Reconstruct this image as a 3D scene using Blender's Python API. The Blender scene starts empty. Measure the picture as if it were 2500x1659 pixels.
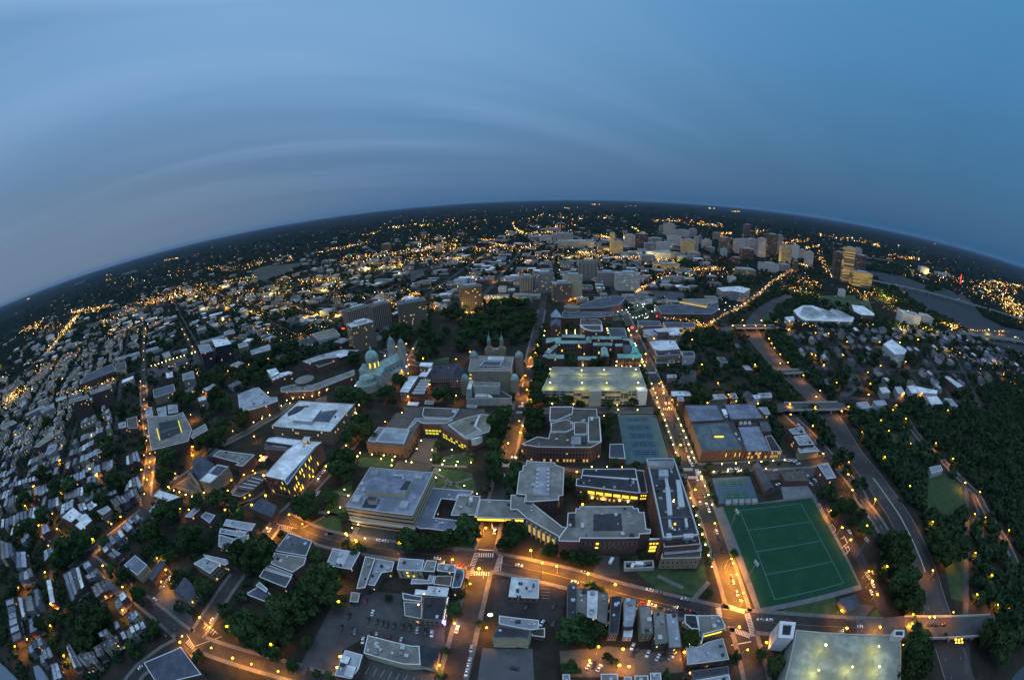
import bpy, math, random
import numpy as np
from mathutils import Matrix, Vector
random.seed(11)
rng = np.random.default_rng(5)
S = bpy.context.scene
COL = S.collection
D = bpy.data

# ------------------------------------------------------------------ camera (fisheye, 200 m above the city)
H = 200.0
PITCH, ROLL, FPX = 0.35039,-0.04002,977.35          # rad, rad, pixels of the 2500 px wide photo per radian
cam_d = D.cameras.new('camera'); cam = D.objects.new('camera', cam_d); COL.objects.link(cam)
cam.matrix_world = Matrix.Translation((0,0, H)) @ Matrix.Rotation(math.pi / 2 - PITCH, 4, 'X') @ Matrix.Rotation(ROLL, 4, 'Z')
cam_d.type = 'PANO'
cam_d.sensor_fit = 'HORIZONTAL'
cam_d.sensor_width = 36.0
cam_d.panorama_type = 'FISHEYE_LENS_POLYNOMIAL'
cam_d.fisheye_fov = math.radians(220)
cam_d.fisheye_polynomial_k0 = 0.0
cam_d.fisheye_polynomial_k1 = -1.0 / (FPX * 36.0 / 2500.0)
cam_d.fisheye_polynomial_k2 = cam_d.fisheye_polynomial_k3 = cam_d.fisheye_polynomial_k4 = 0.0
cam_d.clip_start = 0.05
cam_d.clip_end = 80000.0
S.camera = cam

# ------------------------------------------------------------------ sky, dusk light, exposure
EXPO = 0.4; HAZE = 2.0e-5
world = D.worlds.new('World'); S.world = world; world.use_nodes = True
def build_world():
    nt = world.node_tree; N = nt.nodes; L = nt.links; N.clear()
    def n(t, **k):
        a = N.new(t)
        for q, w in k.items(): setattr(a, q, w)
        return a
    def math_(op, a, b=None, c=None):
        m = n('ShaderNodeMath', operation=op)
        for i, x in enumerate((a, b, c)):
            if x is None: continue
            if isinstance(x, (int, float)): m.inputs[i].default_value = x
            else: L.new(x, m.inputs[i])
        return m.outputs[0]
    def mix(fac, a, b, mode='MIX'):
        m = n('ShaderNodeMix', data_type='RGBA', blend_type=mode)
        for i, x in ((0, fac),(6, a),(7, b)):
            if isinstance(x, (int, float)): m.inputs[i].default_value = x
            elif isinstance(x, tuple): m.inputs[i].default_value = x
            else: L.new(x, m.inputs[i])
        return m.outputs[2]
    tc = n('ShaderNodeTexCoord')
    sep = n('ShaderNodeSeparateXYZ'); L.new(tc.outputs['Generated'], sep.inputs[0])
    x, y, z = sep.outputs
    # dusk air: brighter and paler with height, deep blue at the horizon
    ramp = n('ShaderNodeValToRGB'); L.new(z, ramp.inputs[0])
    e = ramp.color_ramp.elements
    e[0].position = 0.0; e[0].color = (0.044,0.115,0.228,1)
    e[1].position = 1.0; e[1].color = (1.04,1.22,1.56,1)
    for p, c in ((0.10,(0.055,0.140,0.268,1)),(0.22,(0.076,0.184,0.342,1)),(0.36,(0.104,0.236,0.424,1)),(0.50,(0.120,0.268,0.470,1)),(0.64,(0.50,0.70,1.0,1))):
        k = e.new(p); k.color = c
    # the right of the view is clearer and bluer, the left greyer under cloud
    az = math_('MULTIPLY_ADD', x, 0.5,0.5)
    side = n('ShaderNodeMapRange'); side.interpolation_type = 'SMOOTHSTEP'
    L.new(az, side.inputs[0]); side.inputs[1].default_value = 0.40; side.inputs[2].default_value = 0.95
    clear = mix(side.outputs[0],(1.0,1.0,1.0,1),(0.46,0.73,0.79,1))
    base = mix(1.0, ramp.outputs[0], clear, 'MULTIPLY')
    # streaked cloud decks: coordinates on a flat layer overhead
    zz = math_('ADD', math_('MAXIMUM', z, 0.0),0.10)
    cx = math_('DIVIDE', x, zz); cy = math_('DIVIDE', y, zz)
    A = math.radians(SKY_ANGLE)
    u = math_('ADD', math_('MULTIPLY', cx, math.cos(A)), math_('MULTIPLY', cy, math.sin(A)))      # along the streaks
    v = math_('ADD', math_('MULTIPLY', cx, -math.sin(A)), math_('MULTIPLY', cy, math.cos(A)))     # across them
    def deck(su, sv, det, rough, seed, lo, hi):
        cb = n('ShaderNodeCombineXYZ'); L.new(math_('MULTIPLY', u, su), cb.inputs[0]); L.new(math_('MULTIPLY', v, sv), cb.inputs[1]); cb.inputs[2].default_value = seed
        t = n('ShaderNodeTexNoise'); L.new(cb.outputs[0], t.inputs['Vector']); t.inputs['Scale'].default_value = 1.0
        t.inputs['Detail'].default_value = det; t.inputs['Roughness'].default_value = rough; t.inputs['Distortion'].default_value = 0.5
        m = n('ShaderNodeMapRange'); m.interpolation_type = 'SMOOTHSTEP'; L.new(t.outputs[0], m.inputs[0]); m.inputs[1].default_value = lo; m.inputs[2].default_value = hi
        return m.outputs[0]
    left = n('ShaderNodeMapRange'); left.interpolation_type = 'SMOOTHSTEP'; L.new(az, left.inputs[0]); left.inputs[1].default_value = 0.90; left.inputs[2].default_value = 0.22; left.inputs[3].default_value = 0.08
    low = n('ShaderNodeMapRange'); low.interpolation_type = 'SMOOTHSTEP'; L.new(z, low.inputs[0]); low.inputs[1].default_value = 0.01; low.inputs[2].default_value = 0.20
    d1 = deck(0.16,0.85,4.0,0.5,3.1,0.38,0.68)
    d2 = deck(0.10,0.42,2.0,0.5,7.7,0.40,0.60)
    cl = math_('MULTIPLY', math_('MULTIPLY', math_('MULTIPLY_ADD', d1,0.75,0.18), left.outputs[0]), low.outputs[0])
    sky = mix(math_('MULTIPLY', cl, 0.62), base, (0.190,0.318,0.510,1))
    dk = math_('MULTIPLY', math_('MULTIPLY', math_('SUBTRACT', 1.0, d2), low.outputs[0]), math_('MULTIPLY_ADD', left.outputs[0],0.46,0.12))
    sky = mix(dk, sky, mix(1.0, sky, (0.62,0.70,0.76,1), 'MULTIPLY'))
    # greyer low on the left
    gl = n('ShaderNodeMapRange'); gl.interpolation_type = 'SMOOTHSTEP'; L.new(z, gl.inputs[0]); gl.inputs[1].default_value = 0.45; gl.inputs[2].default_value = 0.0
    lf = n('ShaderNodeMapRange'); lf.interpolation_type = 'SMOOTHSTEP'; L.new(az, lf.inputs[0]); lf.inputs[1].default_value = 0.45; lf.inputs[2].default_value = 0.02
    sky = mix(math_('MULTIPLY', math_('MULTIPLY', gl.outputs[0], lf.outputs[0]),0.8), sky, (0.118,0.172,0.250,1))
    # the sunken sun's own sky, very weak
    nish = n('ShaderNodeTexSky', sky_type='NISHITA', sun_disc=False); nish.sun_elevation = math.radians(1.0); nish.sun_rotation = math.radians(195)
    nish.altitude = 200
    tot = mix(1.0, sky, mix(1.0, nish.outputs[0],(0.012,0.012,0.012,1), 'MULTIPLY'), 'ADD')
    bg = n('ShaderNodeBackground'); bg.inputs[1].default_value = SKY_STRENGTH; L.new(tot, bg.inputs[0])
    out = n('ShaderNodeOutputWorld'); L.new(bg.outputs[0], out.inputs[0])
SKY_ANGLE = 36.0
SKY_STRENGTH = 1.0
build_world()
# the sun has set: the sky and the city's own lamps are the only light
world.cycles.sampling_method = 'NONE'
S.view_settings.view_transform = 'Standard'; S.view_settings.look = 'None'; S.view_settings.gamma = 1.0
S.view_settings.use_curve_mapping = False; S.view_settings.exposure = EXPO
S.cycles.max_bounces = 4; S.cycles.diffuse_bounces = 2; S.cycles.glossy_bounces = 2; S.cycles.transparent_max_bounces = 4
S.cycles.sample_clamp_indirect = 2.0
S.cycles.use_light_tree = True; S.cycles.use_adaptive_sampling = True; S.cycles.adaptive_threshold = 0.02; S.cycles.volume_bounces = 0
S.cycles.use_denoising = True

# ------------------------------------------------------------------ from a point of the photograph to a point of the city
TILES = dict(a=(0,1100,2.8057), b=(600,1200,3.3757), c=(1200,1200,3.3757), d=(1800,1200,3.3757), e=(0,700,3.1357), f=(600,750,3.1357),
             g=(1200,750,3.1357), h=(1800,700,2.8514), p=(0,480,4.722), q=(500,480,4.722), r=(1000,480,4.722), s=(1500,480,4.722),
             t=(2000,480,4.722), i=(800,1120,5.9075), j=(870,970,5.9075), k=(600,950,5.2267), l=(400,1000,5.2433), m=(860,820,5.2511),
             n=(1300,730,5.9075), o=(1650,960,5.9075))
CP, SP, CR, SR = math.cos(PITCH), math.sin(PITCH), math.cos(ROLL), math.sin(ROLL)
def ray(t, x, y):
    a = TILES[t]
    u = a[0] + x / a[2] - 1250; v = 829.5 - (a[1] + y / a[2])
    u, v = CR * u - SR * v, SR * u + CR * v
    r = math.hypot(u, v) or 1e-9; th = r / FPX; s = math.sin(th)
    dx, dy, dz = u / r * s, v / r * s, math.cos(th)
    return dx, dz * CP + dy * SP, dy * CP - dz * SP
def at(t, x, y, z=0.0):
    d = ray(t, x, y); k = (H - z) / -d[2]
    return (d[0] * k, d[1] * k)
def height(t, top, base):
    """height of a wall whose top and foot are seen at two points of the photo"""
    bx, by = at(t, *base); d = ray(t, *top)
    k = math.hypot(bx, by) / math.hypot(d[0], d[1])
    return max(2.5, H + d[2] * k)

# ------------------------------------------------------------------ objects, meshes
def tag(o, label=None, cat=None, group=None, kind=None):
    if label: o['label'] = label
    if cat: o['category'] = cat
    if group: o['group'] = group
    if kind: o['kind'] = kind
    return o
def empty(name, loc, rz=0.0):
    o = D.objects.new(name, None); COL.objects.link(o); o.location = loc; o.rotation_euler = (0,0, rz); o.empty_display_size = 0.5
    return o
class MB:
    def __init__(s, org=(0,0,0)): s.v = []; s.f = []; s.uv = []; s.o = org
    def face(s, pts, uv=None):
        i = len(s.v); s.v += [(p[0] - s.o[0], p[1] - s.o[1], p[2] - s.o[2]) for p in pts]; s.f.append(tuple(range(i, i + len(pts))))
        s.uv += uv if uv else [(p[0] * 1.0, p[1] * 1.0) for p in pts]
    def wall(s, poly, z0, z1, only=None, u0=0.0):
        u = u0; n = len(poly); ccw = area(poly) > 0
        for i in range(n):
            a, b = poly[i], poly[(i + 1) % n]; w = math.dist(a, b)
            if only is None or i in only:
                q = [(a[0], a[1], z0),(b[0], b[1], z0),(b[0], b[1], z1),(a[0], a[1], z1)]; t = [(u, 0),(u + w, 0),(u + w, z1 - z0),(u, z1 - z0)]
                if not ccw: q.reverse(); t.reverse()
                s.face(q, t)
            u += w
    def cap(s, poly, z):
        q = [(p[0], p[1], z) for p in poly]
        if area(poly) < 0: q.reverse()
        s.face(q)
    def prism(s, poly, z0, z1, bottom=False):
        s.wall(poly, z0, z1); s.cap(poly, z1)
        if bottom: s.face([(p[0], p[1], z0) for p in (poly if area(poly) < 0 else poly[::-1])])
    def box(s, c, sx, sy, z0, z1, rz=0.0, bottom=True):
        k, q = math.cos(rz), math.sin(rz)
        s.prism([(c[0] + k * x - q * y, c[1] + q * x + k * y) for x, y in ((-sx/2,-sy/2),(sx/2,-sy/2),(sx/2, sy/2),(-sx/2, sy/2))], z0, z1, bottom)
    def tube(s, a, b, r0, r1, n=8, cap=True):
        a = Vector(a); b = Vector(b); d = (b - a).normalized(); x = d.orthogonal().normalized(); y = d.cross(x)
        A = [a + (x * math.cos(6.2832 * k / n) + y * math.sin(6.2832 * k / n)) * r0 for k in range(n)]
        B = [b + (x * math.cos(6.2832 * k / n) + y * math.sin(6.2832 * k / n)) * r1 for k in range(n)]
        for k in range(n): s.face([A[k], A[(k + 1) % n], B[(k + 1) % n], B[k]])
        if cap: s.face(B); s.face(A[::-1])
    def lathe(s, c, prof, n=16):
        for (r0, z0),(r1, z1) in zip(prof, prof[1:]):
            for k in range(n):
                t0, t1 = 6.28318 * k / n, 6.28318 * (k + 1) / n
                q = [(c[0] + r0 * math.cos(t0), c[1] + r0 * math.sin(t0), z0),(c[0] + r0 * math.cos(t1), c[1] + r0 * math.sin(t1), z0),
                     (c[0] + r1 * math.cos(t1), c[1] + r1 * math.sin(t1), z1),(c[0] + r1 * math.cos(t0), c[1] + r1 * math.sin(t0), z1)]
                if r1 < 0.01: q = q[:3]
                elif r0 < 0.01: q = [q[0]] + q[2:]
                s.face(q)
    def mesh(s, name):
        me = D.meshes.new(name); me.from_pydata(s.v, [], s.f)
        if s.uv:
            l = me.uv_layers.new(name='UVMap'); l.data.foreach_set('uv', np.array(s.uv, dtype=np.float32).ravel())
        return me
    def build(s, name, mat, parent=None, loc=None):
        o = D.objects.new(name, s.mesh(name)); COL.objects.link(o)
        for m in (mat if isinstance(mat, (list, tuple)) else [mat]): o.data.materials.append(m)
        if parent: o.parent = parent
        if loc: o.location = loc
        return o
def area(p): return 0.5 * sum(p[i][0] * p[(i + 1) % len(p)][1] - p[(i + 1) % len(p)][0] * p[i][1] for i in range(len(p)))
def cent(p): return (sum(q[0] for q in p) / len(p), sum(q[1] for q in p) / len(p))
def inset(poly, d):
    n = len(poly); s = 1 if area(poly) > 0 else -1; out = []
    for i in range(n):
        p0, p1, p2 = poly[i - 1], poly[i], poly[(i + 1) % n]
        e1 = (p1[0] - p0[0], p1[1] - p0[1]); e2 = (p2[0] - p1[0], p2[1] - p1[1])
        l1 = math.hypot(*e1) or 1; l2 = math.hypot(*e2) or 1
        n1 = (-e1[1] / l1 * s, e1[0] / l1 * s); n2 = (-e2[1] / l2 * s, e2[0] / l2 * s)
        b = (n1[0] + n2[0], n1[1] + n2[1]); k = max(0.35,1 + n1[0] * n2[0] + n1[1] * n2[1])
        out.append((p1[0] + b[0] * d / k, p1[1] + b[1] * d / k))
    return out
def inside(p, poly):
    x, y = p; r = False; j = len(poly) - 1
    for i in range(len(poly)):
        if (poly[i][1] > y) != (poly[j][1] > y) and x < (poly[j][0] - poly[i][0]) * (y - poly[i][1]) / (poly[j][1] - poly[i][1]) + poly[i][0]: r = not r
        j = i
    return r
# ground that is taken (2 m cells): bit 1 building, 2 road, 4 tree, 8 open ground with nothing on it
OCC = np.zeros((2200,2400), dtype=np.uint8); OX, OY, OC = -3000.0,-80.0,2.0
def cell(x, y): return int((y - OY) / OC), int((x - OX) / OC)
def occupy(poly, bit):
    xs = [p[0] for p in poly]; ys = [p[1] for p in poly]
    j0, i0 = cell(min(xs), min(ys)); j1, i1 = cell(max(xs), max(ys))
    for j in range(max(0, j0), min(OCC.shape[0] - 1, j1) + 1):
        for i in range(max(0, i0), min(OCC.shape[1] - 1, i1) + 1):
            if inside((OX + (i + .5) * OC, OY + (j + .5) * OC), poly): OCC[j, i] |= bit
def taken(x, y, bits=255, r=0.0):
    for dx, dy in ((0,0),) + (((r, 0),(-r, 0),(0, r),(0,-r),(r * .7, r * .7),(-r * .7, r * .7),(r * .7,-r * .7),(-r * .7,-r * .7)) if r else ()):
        j, i = cell(x + dx, y + dy)
        if 0 <= j < OCC.shape[0] and 0 <= i < OCC.shape[1] and OCC[j, i] & bits: return True
    return False
LANDMARKS = []            # (short description, x, y): what the labels of small things refer to
TOLABEL = []              # (object, description, x, y, group)

# ------------------------------------------------------------------ materials
def mat(name):
    m = D.materials.new(name); m.use_nodes = True; nt = m.node_tree; b = nt.nodes['Principled BSDF']; b.inputs['Roughness'].default_value = 0.85
    b.inputs['Specular IOR Level'].default_value = 0.25
    return m, nt, b
def rgba(c): return (c[0], c[1], c[2],1)
def noisy(name, c0, c1, scale=0.3, rough=0.85, detail=5, coord='Object', streak=None, spec=0.25, metal=0.0, lo=0.35, hi=0.65, rand=0.0, c2=None, scale2=0.05):
    m, nt, b = mat(name); N, L = nt.nodes, nt.links
    g = N.new('ShaderNodeNewGeometry') if coord == 'World' else N.new('ShaderNodeTexCoord')
    src = g.outputs['Position'] if coord == 'World' else g.outputs[coord]
    if streak:
        mp = N.new('ShaderNodeMapping'); mp.inputs['Scale'].default_value = streak; L.new(src, mp.inputs[0]); src = mp.outputs[0]
    t = N.new('ShaderNodeTexNoise'); t.inputs['Scale'].default_value = scale; t.inputs['Detail'].default_value = detail; t.inputs['Roughness'].default_value = 0.62; L.new(src, t.inputs['Vector'])
    r = N.new('ShaderNodeMapRange'); r.inputs[1].default_value = lo; r.inputs[2].default_value = hi; L.new(t.outputs[0], r.inputs[0])
    x = N.new('ShaderNodeMix'); x.data_type = 'RGBA'; x.inputs[6].default_value = rgba(c0); x.inputs[7].default_value = rgba(c1); L.new(r.outputs[0], x.inputs[0]); out = x.outputs[2]
    if c2:
        t2 = N.new('ShaderNodeTexNoise'); t2.inputs['Scale'].default_value = scale2; t2.inputs['Detail'].default_value = 4; L.new(src, t2.inputs['Vector'])
        r2 = N.new('ShaderNodeMapRange'); r2.inputs[1].default_value = 0.45; r2.inputs[2].default_value = 0.6; L.new(t2.outputs[0], r2.inputs[0])
        y = N.new('ShaderNodeMix'); y.data_type = 'RGBA'; L.new(r2.outputs[0], y.inputs[0]); L.new(out, y.inputs[6]); y.inputs[7].default_value = rgba(c2); out = y.outputs[2]
    if rand:
        oi = N.new('ShaderNodeObjectInfo'); hs = N.new('ShaderNodeHueSaturation'); L.new(out, hs.inputs['Color'])
        mr = N.new('ShaderNodeMapRange'); mr.inputs[3].default_value = 1 - rand; mr.inputs[4].default_value = 1 + rand; L.new(oi.outputs['Random'], mr.inputs[0]); L.new(mr.outputs[0], hs.inputs['Value'])
        out = hs.outputs[0]
    L.new(out, b.inputs['Base Color']); b.inputs['Roughness'].default_value = rough; b.inputs['Specular IOR Level'].default_value = spec; b.inputs['Metallic'].default_value = metal
    return m
def plain(name, c, rough=0.6, metal=0.0, spec=0.3): return noisy(name, [q * .86 for q in c],[q * 1.1 for q in c],1.3, rough, 3, metal=metal, spec=spec)
def glow(name, c, s):
    m, nt, b = mat(name); b.inputs['Base Color'].default_value = rgba([q * .5 for q in c]); b.inputs['Emission Color'].default_value = rgba(c); b.inputs['Emission Strength'].default_value = s
    try: m.cycles.emission_sampling = 'NONE'
    except Exception: pass
    return m
def facade(name, wall, glass=(0.02,0.025,0.035), floor=3.4, bay=2.6, ww=0.5, wh=0.5, lit=0.04, litc=(1.0,0.62,0.16), lits=.8, wall2=None, frame=None, vstart=0.28, lo=None):
    """a wall with rows of windows: u runs along the wall, v up it, both in metres"""
    m, nt, b = mat(name); N, L = nt.nodes, nt.links
    def M(op, a, c=None, d=None):
        q = N.new('ShaderNodeMath'); q.operation = op
        for i, x in enumerate((a, c, d)):
            if x is None: continue
            if isinstance(x, (int, float)): q.inputs[i].default_value = x
            else: L.new(x, q.inputs[i])
        return q.outputs[0]
    uv = N.new('ShaderNodeUVMap'); uv.uv_map = 'UVMap'; sp = N.new('ShaderNodeSeparateXYZ'); L.new(uv.outputs[0], sp.inputs[0])
    U = M('DIVIDE', sp.outputs[0], bay); V = M('DIVIDE', sp.outputs[1], floor)
    fu, fv = M('FRACT', U), M('FRACT', V)
    mu = M('MULTIPLY', M('GREATER_THAN', fu, (1 - ww) / 2), M('LESS_THAN', fu, (1 + ww) / 2))
    mv = M('MULTIPLY', M('GREATER_THAN', fv, vstart), M('LESS_THAN', fv, vstart + wh))
    mask = M('MULTIPLY', mu, mv)
    cb = N.new('ShaderNodeCombineXYZ'); L.new(M('FLOOR', U), cb.inputs[0]); L.new(M('FLOOR', V), cb.inputs[1])
    oi = N.new('ShaderNodeObjectInfo'); L.new(M('MULTIPLY', oi.outputs['Random'],97.0), cb.inputs[2])
    wn = N.new('ShaderNodeTexWhiteNoise'); wn.noise_dimensions = '3D'; L.new(cb.outputs[0], wn.inputs['Vector'])
    on = M('MULTIPLY', M('GREATER_THAN', wn.outputs['Value'],1 - lit), mask)
    g = N.new('ShaderNodeNewGeometry'); t = N.new('ShaderNodeTexNoise'); t.inputs['Scale'].default_value = 0.35; t.inputs['Detail'].default_value = 6; t.inputs['Roughness'].default_value = 0.7; L.new(g.outputs['Position'], t.inputs['Vector'])
    w = N.new('ShaderNodeMix'); w.data_type = 'RGBA'; L.new(t.outputs[0], w.inputs[0]); w.inputs[6].default_value = rgba([q * .7 for q in wall]); w.inputs[7].default_value = rgba(wall2 or [q * 1.25 for q in wall])
    hs = N.new('ShaderNodeHueSaturation'); L.new(w.outputs[2], hs.inputs['Color']); mr = N.new('ShaderNodeMapRange'); mr.inputs[3].default_value = .82; mr.inputs[4].default_value = 1.18; L.new(oi.outputs['Random'], mr.inputs[0]); L.new(mr.outputs[0], hs.inputs['Value'])
    x = N.new('ShaderNodeMix'); x.data_type = 'RGBA'; L.new(mask, x.inputs[0]); L.new(hs.outputs[0], x.inputs[6]); x.inputs[7].default_value = rgba(glass)
    L.new(x.outputs[2], b.inputs['Base Color']); b.inputs['Emission Color'].default_value = rgba(litc)
    L.new(M('MULTIPLY', on, M('MULTIPLY', wn.outputs['Value'], lits)), b.inputs['Emission Strength'])
    L.new(M('MULTIPLY_ADD', mask, -0.6,0.88), b.inputs['Roughness'])
    try: m.cycles.emission_sampling = 'NONE'
    except Exception: pass
    return m
BRICK, BRICKD, TAN, CREAM, CONC = (0.155,0.083,0.064),(0.105,0.060,0.050),(0.27,0.215,0.15),(0.52,0.44,0.30),(0.36,0.35,0.33)
WALL = dict(
    brick=facade('brick_facade', BRICK, lit=0.05), brickd=facade('dark_brick_facade', BRICKD, lit=0.03), brickp=noisy('plain_brick', BRICKD, BRICK, 0.5, .9,6, 'World'),
    brickw=facade('brick_facade_white_trim', BRICK, (0.55,0.52,0.47),3.3,2.6, .34, .42, .05), tan=facade('tan_stone_facade', TAN, lit=.05), tanp=noisy('tan_masonry', (0.20,0.165,0.12),(0.29,0.24,0.175), .4, .9,6, 'World'),
    cream=facade('cream_stucco_facade', CREAM, floor=3.2, bay=3.1, ww=.3, wh=.42, lit=.04), creamp=noisy('cream_stucco', (0.42,0.35,0.23),(0.58,0.48,0.32), .35, .9,6, 'World'),
    conc=facade('concrete_facade', (.29, .27, .25), lit=.05), concp=noisy('bare_concrete', (0.27,0.27,0.26),(0.42,0.41,0.38), .3, .9,6, 'World'), white=facade('white_facade', (0.58,0.58,0.58), lit=.03), whitep=noisy('white_render', (0.55,0.55,0.54),(0.75,0.75,0.74), .4, .85,5, 'World'),
    bands=facade('banded_concrete_facade', (0.58,0.44,0.29),(0.015,0.012,0.015),3.7,9.0,1.0, .36,0.0, vstart=.42), dark=facade('dark_glass_facade', (0.035,0.035,0.045),(0.02,0.025,0.04),3.5,1.8, .8, .6, .02),
    fins=facade('finned_facade', (0.42,0.36,0.27),(0.045,0.04,0.04),40.0,3.4, .55, .97,0.0, vstart=.0), house=facade('house_facade', (0.10,0.072,0.066),(0.02,0.022,0.03),3.3,2.3, .34, .5, .025), houseg=facade('grey_clapboard_facade', (0.20,0.20,0.22),(0.02,0.022,0.03),3.2,2.4, .34, .5, .03),
    housew=facade('white_clapboard_facade', (0.45,0.45,0.47),(0.03,0.03,0.04),3.2,2.4, .34, .5, .03), housec=facade('cream_clapboard_facade', (0.40,0.33,0.22),(0.03,0.03,0.04),3.2,2.4, .34, .5, .03), grid=facade('gridded_concrete_facade', (0.50,0.47,0.43),(0.06,0.06,0.07),3.5,1.9, .5, .5, .09),
    gridb=facade('gridded_brown_facade', (0.24,0.18,0.13),(0.03,0.03,0.035),3.5,2.0, .5, .55, .06), gridy=facade('lit_office_facade', (0.42,0.34,0.20),(0.06,0.05,0.04),3.5,1.9, .55, .58, .45, lits=.55), gridg=facade('grey_office_facade', (0.36,0.35,0.36),(0.06,0.065,0.08),3.4,1.7, .55, .5, .09),
    gridd=facade('dark_office_facade', (0.09,0.08,0.085),(0.03,0.03,0.035),3.4,1.6, .6, .6, .04), lit=facade('brightly_lit_facade', (0.25,0.2,0.12),(0.1,0.07,0.03),3.6,2.2, .8, .55, .8, lits=.7), flute=facade('fluted_brown_facade', (0.36,0.28,0.21),(0.035,0.03,0.03),60.0,3.6, .5, .98,0.0, vstart=0.0),
    balcony=facade('balcony_facade', (0.20,0.13,0.09),(0.05,0.04,0.035),2.9,4.2, .55, .6, .06), store=facade('shopfront_facade', (0.24,0.18,0.15),(0.03,0.03,0.035),4.0,3.4, .6, .5, .10), garage=facade('open_parking_levels', (0.34,0.33,0.30),(0.05,0.045,0.03),3.1,8.0, .93, .60, .38,(1.0, .70, .14), .30))
def roofm(name, c, seam=False): return noisy(name, [q * .68 for q in c],[q * 1.16 for q in c], .22, .8,9, 'World', lo=.36, hi=.64, rand=.16, c2=[q * .62 for q in c], scale2=.06)
ROOF = dict(white=roofm('white_roof_membrane', (0.70,0.71,0.72)), lgrey=roofm('light_grey_roof', (0.31,0.325,0.35)), grey=roofm('grey_roof', (0.215,0.20,0.18)), tar=roofm('tarred_roof', (0.045,0.046,0.055)), brown=roofm('brown_gravel_roof', (0.105,0.085,0.072)),
    slate=roofm('slate_roof', (0.085,0.095,0.125)), dgrey=roofm('dark_grey_roof', (0.10,0.105,0.12)), silver=roofm('silver_painted_metal_roof', (0.35,0.39,0.45)), copper=roofm('green_copper_roof', (0.26,0.39,0.36)), copperb=roofm('bright_green_copper_roof', (0.19,0.50,0.40)), blue=roofm('blue_grey_roof', (0.20,0.22,0.28)),
    gymg=roofm('grey_green_metal_roof', (0.10,0.125,0.135)), tan=roofm('tan_gravel_roof', (0.24,0.22,0.17)), deck=roofm('concrete_parking_deck', (0.31,0.315,0.255)), red=roofm('red_roof', (0.2,0.03,0.03)))
M_COPE = plain('white_coping', (0.62,0.62,0.62)); M_COPED = plain('dark_coping', (0.12,0.11,0.11)); M_MECH = plain('galvanised_metal', (0.42,0.44,0.46), .45, .3); M_DARK = plain('dark_louvre', (0.03,0.035,0.04)); M_BLACK = plain('black_paint', (0.015,0.015,0.017)); M_STONE = plain('pale_stone', (0.50,0.46,0.38)); M_POLE = plain('painted_pole', (0.10,0.10,0.10), .5, .4); M_POLEG = plain('galvanised_pole', (0.38,0.39,0.40), .45, .5)
M_GLASS = plain('dark_window_glass', (0.02,0.024,0.03), .12,0, .6); M_LITW = glow('lit_window', (1.0, .68, .05),1.25); M_LITDIM = glow('dim_lit_window', (1.0, .62, .16), .42); M_LITG = glow('greenish_lit_window', (.9, .80, .07), .62)
M_SOD = glow('sodium_lamp', (1.0, .37, .014),15.0); M_SOFT = glow('pale_lamp', (1.0, .72, .19),13.0); M_WHT = glow('white_lamp', (.95, .93,1.0),8.0); M_RED = glow('red_light', (1.0, .03, .02),5.0); M_GRN = glow('green_light', (.05,1.0, .55),10.0); M_BLU = glow('blue_neon', (.12, .12,1.0),9.0)
# ------------------------------------------------------------------ ground, roads, pavements, water
def ground_material():
    m, nt, b = mat('city_ground'); N, L = nt.nodes, nt.links
    g = N.new('ShaderNodeNewGeometry')
    def noise(sc, d=5, r=.6):
        t = N.new('ShaderNodeTexNoise'); t.inputs['Scale'].default_value = sc; t.inputs['Detail'].default_value = d; t.inputs['Roughness'].default_value = r; L.new(g.outputs['Position'], t.inputs['Vector']); return t.outputs[0]
    def rng_(s, a, c):
        q = N.new('ShaderNodeMapRange'); q.inputs[1].default_value = a; q.inputs[2].default_value = c; L.new(s, q.inputs[0]); return q.outputs[0]
    def mx(f, a, c):
        x = N.new('ShaderNodeMix'); x.data_type = 'RGBA'; L.new(f, x.inputs[0])
        for i, v in ((6, a),(7, c)):
            if isinstance(v, tuple): x.inputs[i].default_value = rgba(v)
            else: L.new(v, x.inputs[i])
        return x.outputs[2]
    dirt = mx(rng_(noise(.09), .4, .62),(.022, .022, .016),(.046, .040, .034))
    dirt = mx(rng_(noise(.5,3), .35, .7), dirt, (.030, .029, .022))
    ln = N.new('ShaderNodeVectorMath'); ln.operation = 'LENGTH'; L.new(g.outputs['Position'], ln.inputs[0])
    wood = mx(rng_(noise(.012,6), .35, .7),(.006, .011, .009),(.016, .023, .017))
    open_ = mx(rng_(noise(.0016,5), .57, .66), wood, (.036, .038, .036))
    far = rng_(ln.outputs['Value'],600,1700)
    L.new(mx(far, dirt, open_), b.inputs['Base Color']); b.inputs['Roughness'].default_value = .95; b.inputs['Specular IOR Level'].default_value = 0
    return m
R_FAR = 42000
gb = MB()
rad = [0,60,150,300,600,1200,2500,5000,10000,20000, R_FAR]
for r0, r1 in zip(rad, rad[1:]):
    for k in range(48):
        t0, t1 = 6.28318 * k / 48,6.28318 * (k + 1) / 48
        q = [(r0 * math.cos(t0), r0 * math.sin(t0),0),(r1 * math.cos(t0), r1 * math.sin(t0),0),(r1 * math.cos(t1), r1 * math.sin(t1),0),(r0 * math.cos(t1), r0 * math.sin(t1),0)]
        gb.face(q if r0 else q[1:3] + [q[0]])
tag(gb.build('ground', ground_material()), 'dark city ground spreading to the horizon', kind='structure')

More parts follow.
